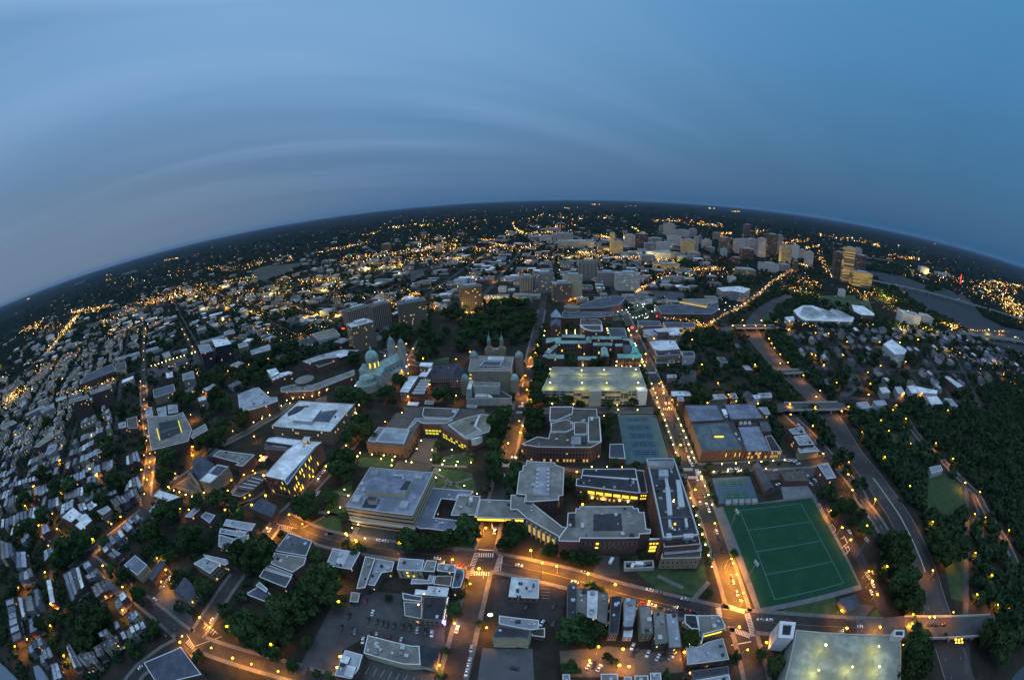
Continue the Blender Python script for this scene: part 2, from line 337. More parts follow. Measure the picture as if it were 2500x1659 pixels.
M_ASPH = noisy('asphalt', (.030, .028, .028),(.052, .048, .046), .25, .9,6, 'World', c2=(.024, .023, .023), scale2=.04)
M_ASPHL = noisy('pale_asphalt', (.055, .054, .055),(.085, .082, .08), .22, .9,6, 'World', c2=(.045, .044, .045), scale2=.05)
M_WALK = noisy('concrete_pavement', (.095, .09, .085),(.15, .14, .13), .4, .9,5, 'World')
M_BRKW = noisy('brick_paving', (.085, .062, .052),(.13, .095, .08), .6, .9,5, 'World')
M_LAWN = noisy('lawn', (.022, .046, .016),(.044, .074, .026), .18, .95,6, 'World')
M_DIRT = noisy('bare_ground', (.075, .068, .058),(.12, .105, .085), .2, .95,6, 'World')
M_PAINT = noisy('road_paint', (.36, .35, .33),(.54, .52, .49), .8, .8,4, 'World')
M_YPAINT = noisy('yellow_road_paint', (.20, .14, .05),(.30, .21, .07), .8, .8,4, 'World')
ROADS = []
def offset_line(pts, d):
    out = []
    for i, p in enumerate(pts):
        a = pts[max(0, i - 1)]; c = pts[min(len(pts) - 1, i + 1)]
        l = math.hypot(c[0] - a[0], c[1] - a[1]) or 1
        out.append((p[0] - (c[1] - a[1]) / l * d, p[1] + (c[0] - a[0]) / l * d))
    return out
def resample(pts, step):
    out = [pts[0]]
    for a, b in zip(pts, pts[1:]):
        l = math.dist(a, b); n = max(1, int(l / step))
        out += [(a[0] + (b[0] - a[0]) * k / n, a[1] + (b[1] - a[1]) * k / n) for k in range(1, n + 1)]
    return out
def smooth(pts, it=2):
    for _ in range(it):
        q = [pts[0]]
        for a, b in zip(pts, pts[1:]): q += [(a[0] * .75 + b[0] * .25, a[1] * .75 + b[1] * .25),(a[0] * .25 + b[0] * .75, a[1] * .25 + b[1] * .75)]
        pts = q + [pts[-1]]
    return pts
def ribbon(pts, w, z, bm=None, zf=None):
    bm = bm or MB(); A, B = offset_line(pts, w / 2), offset_line(pts, -w / 2)
    for i in range(len(pts) - 1):
        z0, z1 = (z, z) if zf is None else (zf(i), zf(i + 1))
        bm.face([(*B[i], z0),(*B[i + 1], z1),(*A[i + 1], z1),(*A[i], z0)])
    return bm
ZR = [0.02]
def pixels(t, pts): return [at(t, *p) for p in pts]
def road(pts, w, m=None, walk=2.6, name='road', label=None, sm=0):
    if sm: pts = smooth(pts, sm)
    ZR[0] += .004
    o = ribbon(pts, w, ZR[0]).build(name, m or M_ASPH); tag(o, label, kind='structure')
    ROADS.append((pts, w, walk))
    A, B = offset_line(pts, w / 2 + walk), offset_line(pts, -w / 2 - walk)
    for i in range(len(pts) - 1): occupy([A[i], A[i + 1], B[i + 1], B[i]],2)
    return pts
PZ = [0.0]
def patch(name, pts, m, z=.012, bit=0, label=None, kind='structure'):
    PZ[0] += .00013
    bm = MB(); bm.cap(pts, z + PZ[0]); o = bm.build(name, m); tag(o, label, kind=kind)
    if bit: occupy(pts, bit)
    return o
def mainx(y): return -46.6 + .147 * y
def caryx(y): return 104.7 + .1456 * y
MAIN = road([(mainx(y), y) for y in (20,80,150,260,400,560,700,1000,1500)],10.6, label='wide asphalt avenue under the skybridge')
CARY = road([(caryx(y), y) for y in (-10,60,120,216,322,450,600,800,1050,1500,2000)],11.4, label='asphalt street between the gym and the tennis courts')
LIND = road([(-172,183.5),(-137,170),(-91,166.5),(-50,163),(-18,159),(25,144),(51,129),(83,112),(114,93),(158,72),(213,41),(255,16),(300,-12)],12.5, sm=2, label='curving asphalt cross street in the foreground')
HARR = road([(-148,300),(-158,250),(-166,214),(-176,184),(-186,112),(-190,66),(-196,20)],8.5, label='asphalt street beside the white-roofed brick hall')
FLOY = road([at('l', -1200,2050), at('l', -300,1320), at('l', -60,1070), at('l', 100,960), at('l', 340,800), at('l', 650,490)],7.5, label='street in front of the slate-roofed church')
BOTL = road(pixels('a', [(300,560),(560,690),(690,800),(840,920),(1050,1080),(1300,1290),(1450,1350),(1700,1430),(1964,1500),(2300,1600)]),8.5, sm=1, label='residential street crossing the lower left corner')
road(pixels('a', [(1290,1290),(1120,1380),(960,1500),(880,1600)]),7.5)
road(pixels('b', [(450,1500),(620,1180),(740,950),(800,850),(560,640)]),5.0, M_ASPHL, 0, name='alley')
LAVE = road(pixels('e', [(1106,300),(1100,500),(1098,700),(1105,900),(1142,1150),(1155,1300),(1130,1480)]) + [at('a', 1000,330), at('a', 1010,480)],9.5, label='long orange-lit avenue on the left')
SECV = road(pixels('e', [(1385,270),(1420,370),(1480,480),(1540,600)]),8.0)
BROAD = road(pixels('e', [(80,760),(340,515),(480,350),(580,200),(640,130)]),14.0)
LONGC = road(pixels('e', [(560,830),(860,715),(1090,640),(1510,560)]),10.0)
FRANK = road(pixels('k', [(-300,700),(0,555),(200,430),(430,305),(560,180)]),7.0, M_ASPHL)
LAUR = road(pixels('m', [(380,180),(460,210),(640,290),(850,360),(1000,400)]),9.0)
CHER = road(pixels('o', [(40,1110),(300,1085),(1100,1040),(1900,1000),(2150,950)]),10.0, label='cross street between the gym and the blue tennis courts')
CHERW = road(pixels('g', [(150,1180),(660,1250),(1180,1290),(1440,1250)]),5.0, M_BRKW, 0, name='brick_path')
SERV = road(pixels('g', [(330,790),(860,785),(1240,788)]),9.0, M_ASPHL, 1.5, name='service_road')
PARK = road(pixels('d', [(690,60),(770,170),(900,350),(1080,680),(1190,930),(1260,1080)]),9.0, M_ASPH, 1.0, label='parking lane along the far side of the sports field')
FRON = road(pixels('h', [(335,870),(480,1000),(600,1130),(760,1310),(880,1470)]) + pixels('d', [(990,30),(1120,190),(1240,380)]),8.5, sm=1, label='frontage road beside the expressway')
HWC = smooth(pixels('h', [(370,60),(215,130),(110,235),(100,330),(190,430),(300,560),(440,680),(545,780),(650,900),(720,1020),(790,1140),(870,1240),(950,1340),(1110,1568)]) + pixels('d', [(1330,190),(1440,400),(1535,630),(1610,900),(1690,1120),(1770,1350),(1850,1600)]),2)
HWY = road(HWC, 27.0, noisy('expressway_asphalt', (.042, .038, .037),(.066, .060, .056), .12, .9,6, 'World', c2=(.034, .031, .031), scale2=.03),3.0, label='broad expressway curving down the right side')
RAMP = road(pixels('d', [(1860,-120),(1890,0),(1893,300),(1885,600),(1880,1000),(1895,1500)]),5.5, M_ASPHL, 0, name='ramp_road')
HILL = road(pixels('h', [(1160,900),(1230,1000),(1290,1080),(1380,1160),(1500,1280),(1600,1380),(1680,1450)]) + pixels('d', [(2030,130),(2130,280),(2220,420),(2300,600)]),6.0, sm=1, label='lane along the wooded hillside')
road(pixels('d', [(1930,0),(1990,180),(2030,430)]),4.0, M_ASPHL, 0, name='path')
road(pixels('s', [(240,1110),(330,1040),(480,980),(640,900)]),10.0)
road(pixels('s', [(1040,1500),(1200,1390),(1450,1270),(1650,1130),(1830,970),(2060,830)]),13.0)
road(pixels('s', [(-500,1400),(100,1380),(330,1330),(1100,1440),(1300,1480)]),10.0)
road(pixels('s', [(1880,1040),(2000,1070),(2180,1110),(2361,1150)]),10.0)
road(pixels('q', [(1000,1260),(1200,1330),(1400,1410),(1600,1520)]),9.0)
road(pixels('e', [(1900,520),(2200,440)]) , 9.0)
road(pixels('q', [(800,1000),(1150,990),(1570,960)]),12.0)
road(pixels('r', [(640,590),(800,520),(980,490),(860,470)]),9.0)
road(pixels('r', [(1190,300),(1210,360),(1310,420)]),16.0)
road(pixels('s', [(210,350),(280,390),(350,405)]),22.0)
for hx in (40,130,215,305,400):                      # the hillside streets across the expressway
    a = at('h', 620 + hx * 2.2,370 + hx * .2); b = at('h', 900 + hx * 2.0,720 + hx * .35)
    road([a, b],7.0)
for (p0, p1) in (((420,420),(1950,420)),((480,560),(1950,600)),((700,770),(1700,800))): road(pixels('h', [p0, p1]),7.0)
# the diagonal grid of the left-hand neighbourhood
FD = (-.772, .636); FN = (.636, .772)
def fan(a, b): return (-340 + FD[0] * a + FN[0] * b, 150 + FD[1] * a + FN[1] * b)
FANROADS = []
for b in (-330,-255,-175,-95,-15): FANROADS.append(road([fan(-60 if b < -15 else 40, b), fan(1000, b)],7.5))
for a in (60,190,320,450,580,720,860): FANROADS.append(road([fan(a, -420), fan(a, -15)],7.5))
for a in (320,520,760,1000): FANROADS.append(road([fan(a, 90), fan(a, 700)],8.0))
for b in (160,330,520): FANROADS.append(road([fan(280, b), fan(1500, b)],9.0))
ROWGRID = []
for k in range(5): ROWGRID.append(road([(mainx(760 + 130 * k) - 620,760 + 130 * k + 90),(mainx(760 + 130 * k) - 20,760 + 130 * k)],10.0))
for k in range(4): ROWGRID.append(road([(mainx(760) - 130 * (k + 1),760 + 19 * (k + 1)),(mainx(1500) - 130 * (k + 1),1500)],10.0))
for k in range(6): ROWGRID.append(road([(mainx(820 + 150 * k),820 + 150 * k),(caryx(790 + 150 * k),790 + 150 * k)],10.0))

# pavements with a kerb step, left open where another carriageway passes
def near_road(p, skip, margin):
    for q, w, _ in ROADS:
        if q is skip: continue
        for a, b in zip(q, q[1:]):
            dx, dy = b[0] - a[0], b[1] - a[1]; l2 = dx * dx + dy * dy or 1
            t = max(0, min(1,((p[0] - a[0]) * dx + (p[1] - a[1]) * dy) / l2))
            if math.hypot(p[0] - a[0] - t * dx, p[1] - a[1] - t * dy) < w / 2 + margin: return True
    return False
def pavement(pts, w, walk, m=M_WALK):
    bm = MB(); r = resample([p for p in pts if math.hypot(*p) < 900] or pts[:2],4.0)
    for sgn in (1,-1):
        A, B = offset_line(r, sgn * w / 2), offset_line(r, sgn * (w / 2 + walk))
        for i in range(len(r) - 1):
            c = ((A[i][0] + B[i + 1][0]) / 2,(A[i][1] + B[i + 1][1]) / 2)
            if near_road(c, pts, .6): continue
            bm.prism([A[i], A[i + 1], B[i + 1], B[i]],0, .13)
    tag(bm.build('pavement', m), kind='structure')
for pts, w, walk in list(ROADS):
    if walk > 1.2 and pts is not HWY and min(math.hypot(*p) for p in pts) < 480: pavement(pts, w, walk)

# painted markings
mk = MB(); mky = MB()
def dashes(pts, off, on, gap, w=.22, bm=mk):
    r = resample(offset_line(resample(pts, 6.0), off),1.0); acc = 0; i = 0
    while i + int(on) < len(r):
        if not near_road(r[i], pts, 1.0) and math.hypot(*r[i]) < 700:
            ribbon([r[i], r[i + max(1, int(on))]], w, .125, bm)
        i += int(on + gap)
dashes(MAIN[:5],-1.2,2,9, .18); dashes(MAIN[:4],2.4,8,0, .25, mky)
dashes(CARY[:5],0,8,0, .16, mky); dashes(CARY[:5],3.6,2,9, .16); dashes(CARY[:5],-3.6,2,9, .16)
dashes(LIND, 0,8,0, .2, mky)
dashes(FRON, 0,4,6)
dashes(HWY, 12.6,8,0, .18); dashes(HWY, -12.6,8,0, .18); dashes(HWY, 6.8,2,10, .16); dashes(HWY, -6.8,2,10, .16)
def zebra(t, a, b, n, ln, w=.6, bm=mk, fill=True):
    """stripes from a to b (photo points); each stripe ln metres long, lying along the traffic"""
    A, B = at(t, *a), at(t, *b); d = (B[0] - A[0], B[1] - A[1]); l = math.hypot(*d); u = (d[0] / l, d[1] / l); v = (-u[1], u[0])
    for k in range(n):
        c = (A[0] + d[0] * (k + .5) / n, A[1] + d[1] * (k + .5) / n)
        ribbon([(c[0] - v[0] * ln / 2, c[1] - v[1] * ln / 2),(c[0] + v[0] * ln / 2, c[1] + v[1] * ln / 2)], w, .13, bm)
    return u
def bar(t, a, b, w=.5): ribbon([at(t, *a), at(t, *b)], w, .13, mk)
zebra('b', (1915,520),(2045,522),7,3.6, .75); zebra('b', (1875,670),(2012,675),7,3.2, .75); bar('b', (1915,474),(2066,484), .7)
zebra('b', (1905,500),(1845,690),15,3.0, .45); bar('b', (1890,500),(1820,690), .3); bar('b', (1800,595),(1795,640), .5)
zebra('b', (2105,520),(2060,660),13,3.2, .45); bar('b', (2112,520),(2098,660), .3); bar('b', (2114,545),(2110,590), .5)
zebra('c', (1890,930),(2085,985),16,3.4, .55); bar('c', (1900,915),(2098,970), .3); bar('c', (1880,945),(2080,998), .3)
zebra('c', (2105,1000),(2160,1190),15,3.6, .5); bar('c', (2120,995),(2180,1190), .3); bar('c', (2088,1000),(2135,1165), .3)
zebra('c', (1940,1120),(2130,1185),15,3.2, .55); bar('c', (1935,1135),(2130,1205), .3); bar('c', (1975,1262),(2140,1232), .6)
zebra('c', (1868,950),(1880,1030),7,3.2, .5)
zebra('g', (205,758),(272,758),7,3.4, .8); zebra('g', (190,803),(270,803),7,3.4, .8); zebra('g', (82,1208),(152,1208),7,4.2, .75); bar('g', (78,1190),(158,1190), .6); zebra('g', (66,1284),(104,1284),4,4.2, .75)
zebra('g', (270,452),(320,452),6,3.4, .9); zebra('g', (1460,1240),(1540,1240),8,3.6, .7); zebra('g', (1505,1302),(1580,1302),8,3.6, .7); zebra('o', (300,1090),(325,1190),8,3.6, .6)
zebra('g', (1310,778),(1430,778),8,4,1.0); zebra('g', (1200,500),(1260,500),6,4,1.0)
zebra('a', (1400,1195),(1475,1250),5,4.0, .4); bar('a', (1400,1180),(1490,1250), .3); bar('a', (1280,1255),(1330,1340), .3); bar('a', (1340,1335),(1520,1270), .3); zebra('a', (1280,1300),(1330,1350),5,3.2, .5)
zebra('b', (270,280),(390,300),7,3.0, .5); bar('b', (250,262),(420,300), .3)
for q in range(9): bar('b', (1020 + 62 * q, 1440 + 14 * q),(985 + 62 * q, 1500 + 14 * q), .18)
for q in range(6): bar('c', (405,745 + 26 * q),(480,748 + 26 * q), .14)
tag(mk.build('road_marking', M_PAINT), 'white painted crossings, stop bars and lane dashes', kind='structure')
tag(mky.build('road_marking', M_YPAINT), 'yellow painted centre lines', kind='structure')

# lawns, lots, plazas
LZ = [.014]
def lz(): LZ[0] += .0002; return LZ[0]
lawn = lambda t, p: patch('lawn', pixels(t, p), M_LAWN, lz(),0)
lawn('i', [(60,480),(360,300),(330,720),(160,810),(-60,760)]); lawn('b', [(460,310),(700,200),(780,230),(800,360),(650,345)])
lawn('i', [(1520,120),(2080,200),(2150,480),(1500,430),(1440,300)]); lawn('i', [(2060,900),(2180,1000),(2080,1290),(1700,1330),(1250,1260),(1300,1060),(1780,1080)])
lawn('c', [(1190,660),(1360,640),(1690,655),(1745,560),(1780,740),(1700,860),(1360,800)]); lawn('j', [(1230,860),(1600,780),(1700,980),(1210,950)]); lawn('j', [(60,860),(560,850),(520,1010),(20,1000)])
lawn('d', [(350,985),(560,900),(800,860),(900,1045),(650,1040)]); lawn('d', [(1050,1050),(1150,960),(1200,1050),(1190,1075)]); lawn('m', [(780,300),(1240,270),(1240,350),(1000,360),(860,350)])
lawn('s', [(0,1350),(130,1300),(200,1250),(460,1280),(470,1310),(240,1420),(0,1430)]); lawn('h', [(1290,1330),(1420,1280),(1560,1380),(1590,1500),(1480,1568),(1300,1568)]); lawn('d', [(1560,-60),(1800,-40),(1830,200),(1700,220),(1560,120)])
lawn('h', [(540,60),(900,60),(960,200),(760,170),(560,120)]); lawn('h', [(1000,1010),(1230,1040),(1240,1130),(1100,1140)]); lawn('h', [(60,250),(360,60),(430,100),(300,240)]); lawn('d', [(1640,300),(1860,300),(1860,900),(1760,880)])
lot = lambda t, p, m=M_ASPHL, nm='parking_lot', z=.03: patch(nm, pixels(t, p), m, z, 8)
lot('b', [(850,900),(1080,820),(1280,840),(1310,1040),(1640,1120),(1640,1300),(1000,1190),(800,1300),(740,1500),(480,1430),(680,1020)]); lot('b', [(975,1375),(1560,1490),(1545,1600),(920,1560)])
lot('b', [(1950,1285),(2363,1290),(2380,1620),(1900,1620)], noisy('grey_lot', (.072, .075, .08),(.11, .11, .112), .15, .9,6, 'World', c2=(.085, .088, .095), scale2=.06))
lot('c', [(30,715),(540,740),(600,800),(590,1060),(540,1140),(430,1040),(0,1000)], M_ASPH); lot('c', [(560,1310),(960,1270),(1560,1310),(1590,1480),(580,1520)], M_DIRT, 'gravel_yard'); lot('c', [(890,520),(1055,530),(1055,690),(835,690),(850,620)])
lot('i', [(490,960),(1000,1035),(960,1230),(500,1190),(400,1150)], M_ASPHL); lot('o', [(1540,860),(1640,960),(2090,1010),(1980,1200),(1300,1250),(1290,1080)], M_ASPHL); lot('o', [(1510,1345),(1900,1325),(2010,1500),(1560,1545)], noisy('grey_court', (.12, .13, .14),(.17, .175, .18), .2, .9,5, 'World'))
lot('e', [(1125,640),(1510,488),(1535,600),(1150,700)], M_ASPHL); lot('n', [(2080,1050),(2363,1010),(2363,1180),(2120,1280)], M_ASPHL); lot('a', [(1050,1010),(1200,850),(1270,850),(1190,980),(1300,1060),(1330,1200),(1250,1220)], M_ASPHL)
lot('s', [(380,1080),(800,1100),(800,1190),(560,1180),(390,1130)], M_ASPHL); lot('h', [(700,600),(840,610),(880,700),(720,790)], M_ASPHL); lot('d', [(870,960),(1000,920),(1130,940),(1040,1050),(900,1060)], M_ASPHL); lot('e', [(0,950),(120,820),(240,790),(120,900),(40,1010)], M_ASPHL)
for q in ([(0,860),(150,830),(180,930),(20,980)],[(1840,900),(2150,890),(2180,960),(1840,980)],[(950,560),(1140,540),(1140,600),(960,600)]): lot('r', q, M_ASPHL)
plaza = lambda t, p, m=M_BRKW: patch('plaza', pixels(t, p), m, .024,8)
plaza('j', [(900,590),(1170,590),(1160,800),(1080,950),(760,900),(880,740)]); plaza('j', [(600,910),(1105,945),(1060,1100),(510,1040)], noisy('dark_brick_terrace', (.055, .044, .042),(.085, .068, .062), .5, .9,5, 'World')); plaza('i', [(180,540),(340,540),(240,700),(130,690)]); plaza('k', [(890,120),(1040,80),(1030,160),(890,160)]); plaza('l', [(0,1000),(350,830),(480,1040),(740,1170),(480,1130),(150,1000)], M_DIRT)
plaza('l', [(1000,850),(1320,760),(1320,900),(1290,1060),(960,1230),(780,1240),(860,1100)]); plaza('g', [(720,720),(830,720),(840,775),(720,775)], M_WALK)
path = lambda t, p, w=2.2, m=M_WALK: tag(ribbon(pixels(t, p), w, .034).build('path', m), kind='structure')
path('i', [(1590,210),(1950,440)]); path('i', [(1640,410),(2080,275)]); path('i', [(1680,270),(1740,420)],1.8); path('i', [(1500,90),(2010,110)],3); path('i', [(1530,210),(1600,130)],6); path('i', [(60,470),(340,525)],3); path('i', [(0,780),(160,810)],3); path('i', [(0,1080),(160,1055)],2.2); path('i', [(430,980),(340,1180)],4)
path('b', [(470,295),(650,205)],2.2); path('b', [(600,165),(770,190)],3); path('b', [(650,350),(770,335)],2.2); path('b', [(1680,430),(1740,490)],2.5); path('c', [(1370,690),(1580,790)],2.6); path('c', [(1650,900),(1790,740)],3); path('m', [(720,280),(850,40)],4); path('m', [(760,250),(930,130)],3); path('m', [(1000,330),(1240,280)],3); path('m', [(600,260),(740,290)],4)
path('j', [(1250,870),(1370,870),(1390,820)],1.2); path('j', [(1540,790),(1670,890)],4, M_BRKW); path('l', [(200,990),(470,1080)],2); path('l', [(520,1110),(740,1170)],3); path('l', [(740,1190),(960,960)],4); path('l', [(800,1200),(1000,1220),(1300,1050)],3); path('l', [(830,1280),(1100,1180)],4)
for q in ([(0,1430),(250,1250)],[(130,1300),(210,1410)],[(0,1360),(460,1270)],[(240,1420),(480,1330)],[(190,1250),(460,1290)]): path('s', q, 3)
path('n', [(1180,240),(1340,180)],3); path('n', [(1480,300),(1780,180)],4); path('n', [(1700,1300),(1830,1565)],4); path('h', [(540,60),(800,110),(960,110)],3); path('h', [(1360,1200),(1240,1160)],3)
# river
M_WATER = noisy('river_water', (.022, .024, .028),(.040, .040, .044), .02, .6,6, 'World', spec=.1, c2=(.03, .032, .036), scale2=.006)
patch('river', pixels('t', [(560,880),(830,1020),(1050,1170),(1250,1310),(1480,1400),(1640,1500),(1760,1600),(2000,1680),(2600,1760),(2600,1600),(2130,1500),(1900,1390),(1780,1230),(1680,1140),(1450,1060),(1200,1010),(1000,930),(900,850),(760,790),(600,745),(440,690),(440,715),(620,800)]), M_WATER, .05,8, label='grey river bending past wooded islands')
patch('river', pixels('h', [(1690,370),(1830,375),(1996,400),(2100,440),(2100,560),(1990,470),(1900,430)]), M_WATER, .05,8)
patch('island', pixels('t', [(1210,1050),(1280,1015),(1370,1030),(1420,1080),(1370,1105),(1260,1095)]), M_LAWN, .3,0)

# sports field
FT = dict(tl=at('d', -120,120), tr=at('d', 612,48), br=at('d', 1003,765), bl=at('d', 190,957))
M_TURF = noisy('green_artificial_turf', (.006, .044, .020),(.009, .056, .027), .09, .9,5, 'World')
apron = [at('d', -190,130), at('d', 640,20), at('d', 1030,800), at('d', 160,1000)]
patch('running_apron', apron, noisy('field_apron', (.10, .10, .105),(.14, .14, .14), .2, .9,5, 'World'), .05,8)
patch('sports_field', [FT['tl'], FT['tr'], FT['br'], FT['bl']], M_TURF, .06,8, label='dark green artificial turf field with white lines')
fm = MB(); FL = [(18,152),(90,315),(160,490),(232,680),(308,885)]; FR = [(520,95),(590,245),(680,403),(780,573),(875,750)]
for a, b in zip(FL, FR): ribbon([at('d', *a), at('d', *b)], .34, .068, fm)
for q in (FL, FR): ribbon([at('d', *q[0]), at('d', *q[-1])], .34, .0685, fm)
tag(fm.build('field_marking', noisy('turf_line_paint', (.09, .17, .15),(.13, .22, .20), .7, .8,4, 'World')), 'white lines dividing the green field', kind='structure')
# tennis courts
patch('tennis_court_surface', pixels('g', [(968,820),(1256,820),(1362,1168),(1026,1202)]), noisy('teal_court_surface', (.050, .095, .100),(.070, .12, .12), .15, .85,5, 'World'), .05,8, label='teal hard surface carrying a line of blue tennis courts')
M_COURT = noisy('blue_court', (.012, .042, .075),(.02, .056, .095), .2, .85,5, 'World'); M_CGREEN = noisy('green_court', (.02, .075, .055),(.03, .095, .07), .2, .85,5, 'World')
cm = MB()
def court(t, q, m, lab):
    P = pixels(t, q); patch('tennis_court', P, m, .066,0, lab)
    I = inset(P, 1.2)
    for i in range(4): ribbon([I[i], I[(i + 1) % 4]], .09, .074, cm)
    mid = lambda a, b, k: (a[0] + (b[0] - a[0]) * k, a[1] + (b[1] - a[1]) * k)
    ribbon([mid(I[0], I[3], .5), mid(I[1], I[2], .5)], .08, .0745, cm); ribbon([mid(I[0], I[1], .3), mid(I[3], I[2], .3)], .08, .075, cm); ribbon([mid(I[0], I[1], .7), mid(I[3], I[2], .7)], .08, .0755, cm)
for k, q in enumerate(([(1025,842),(1196,842),(1203,872),(1032,872)],[(1038,904),(1215,904),(1222,938),(1047,938)],[(1052,962),(1232,962),(1240,1002),(1060,1002)],[(1068,1028),(1250,1028),(1258,1068),(1078,1068)],[(1080,1092),(1270,1092),(1280,1136),(1092,1136)])): court('g', q, M_COURT, None)
patch('tennis_court_surface', pixels('o', [(522,1222),(1062,1190),(1195,1570),(620,1590)]), noisy('blue_court_surface', (.055, .085, .125),(.075, .11, .15), .2, .85,5, 'World'), .05,8, label='pale blue surface around two green tennis courts')
court('o', [(620,1255),(975,1235),(1015,1325),(645,1340)], M_CGREEN, None); court('o', [(665,1425),(1045,1410),(1085,1530),(700,1545)], M_CGREEN, None)
tag(cm.build('court_marking', M_PAINT), 'white lines on the tennis courts', kind='structure')
# far openings among the woods: rail yards, fields, lit lots (bare ground, real places)
for t, q in (('q', [(560,860),(760,800),(1160,755),(1100,800),(900,900),(700,960),(520,1000)]),('p', [(1200,1350),(1550,1260),(1700,1290),(1400,1370)]),('p', [(980,1480),(1250,1400),(1300,1420),(1050,1530)]),('p', [(1400,890),(1560,840),(1590,860),(1440,905)]),('p', [(850,1010),(970,960),(980,975),(860,1025)]),('t', [(1040,620),(1130,635),(1120,650),(1040,630)]),('t', [(900,860),(1200,900),(1300,960),(1100,930)])):
    patch('open_land', pixels(t, q), noisy('pale_open_land', (.035, .04, .03),(.065, .065, .052), .02, .95,5, 'World'), .03,8)
patch('open_land', pixels('q', [(530,860),(640,815),(800,780),(700,830),(560,870)]), noisy('yellow_light_tinted_field', (.06, .06, .015),(.09, .085, .025), .02, .95,5, 'World'), .04,8)  # lamp light on this strip is painted into its yellow ground colour
# ------------------------------------------------------------------ buildings
def quad_at(t, pts, z): return [at(t, p[0], p[1], z) for p in pts]
def rel(poly, c): return [(p[0] - c[0], p[1] - c[1]) for p in poly]
def add_units(root, c, t, units, h):
    """rooftop pieces given as photo polygons: (name, polygon, height, wall material, roof material)"""
    for u in units:
        nm, q, uh, wm, rm = u
        z0 = h if len(u) < 6 else u[5]
        P = rel(quad_at(t, q, h + uh), c); b = MB(); b.wall(P, h - .02, h + uh); b.cap(P, h + uh)
        if rm is None or rm is wm: b.build(nm, wm, root)
        else:
            b = MB(); b.wall(P, h - .02, h + uh); o = b.build(nm, wm, root); r = MB(); r.cap(P, h + uh); r.build('roof', rm, o)
            if nm == 'roof_tier': r = MB(); ring(r, P, h + uh + .35, .55); r.build('coping', M_COPE, o)
def ring(b, P, z, t):
    I = inset(P, t); n = len(P)
    for i in range(n):
        j = (i + 1) % n
        for q in ([(*P[i], z),(*P[j], z),(*I[j], z),(*I[i], z)],[(*P[i], z - .4),(*P[j], z - .4),(*P[j], z),(*P[i], z)],[(*I[j], z - .4),(*I[i], z - .4),(*I[i], z),(*I[j], z)]): b.face(q if area(P) > 0 else q[::-1])
def vents(root, poly, h, n, seed=0):
    r = random.Random(seed); xs = [p[0] for p in poly]; ys = [p[1] for p in poly]; I = inset(poly, 1.6); k = 0; tries = 0
    while k < n and tries < n * 12:
        tries += 1; p = (r.uniform(min(xs), max(xs)), r.uniform(min(ys), max(ys)))
        if not inside(p, I): continue
        b = MB((p[0], p[1],0)); s = r.uniform(.8,2.4); hh = r.uniform(.5,1.5)
        b.box(p, s, s * r.uniform(.7,1.4), h, h + hh, math.radians(-8));
        if s > 1.7: b.tube((p[0], p[1], h + hh),(p[0], p[1], h + hh + .18), s * .3, s * .3,8)
        b.build('roof_vent' if s < 1.7 else 'air_handler', r.choice([M_MECH, M_MECH, M_DARK, ROOF['lgrey']]), root, (p[0], p[1],0)); k += 1
def windows(root, a, b, z0, z1, rows, cols, u0=.06, u1=.94, wfrac=.55, hfrac=.5, lit=.08, frame=None, name='window', rnd=None, glowm=None, depth=.14, inward=1):
    """a grid of real windows on the wall from a to b (local xy): each one a pane standing a little proud, in a frame"""
    r = rnd or random.Random(int(abs(a[0] * 31 + b[1] * 17)) + rows * 7 + cols)
    dx, dy = b[0] - a[0], b[1] - a[1]; l = math.hypot(dx, dy); ux, uy = dx / l, dy / l; nx, ny = -uy * inward, ux * inward
    cw, ch = l * (u1 - u0) / cols, (z1 - z0) / rows; w, h = cw * wfrac, ch * hfrac
    for i in range(rows):
        for j in range(cols):
            s = l * u0 + cw * (j + .5); z = z0 + ch * (i + .5); px_, py_ = a[0] + ux * s, a[1] + uy * s
            m = MB()
            def q(s0, s1, e0, e1, d): return [(px_ + ux * s0 + nx * d - px_, py_ + uy * s0 + ny * d - py_, e0),(ux * s1 + nx * d, uy * s1 + ny * d, e0),(ux * s1 + nx * d, uy * s1 + ny * d, e1),(ux * s0 + nx * d, uy * s0 + ny * d, e1)]
            Q = q(-w / 2, w / 2,-h / 2, h / 2, depth); m.face(Q if inward > 0 else Q[::-1])
            mt = glowm or M_LITW if r.random() < lit else M_GLASS
            o = m.build(name, mt, root, (px_, py_, z))
            f = MB(); e = .16; d = depth + .01
            for s0, s1, e0, e1 in ((-w/2 - e, w/2 + e, h/2, h/2 + e),(-w/2 - e, w/2 + e, -h/2 - e, -h/2),(-w/2 - e, -w/2,-h/2, h/2),(w/2, w/2 + e, -h/2, h/2)):
                Q = q(s0, s1, e0, e1, d); f.face(Q if inward > 0 else Q[::-1])
            if frame: f.build('frame', frame, o)
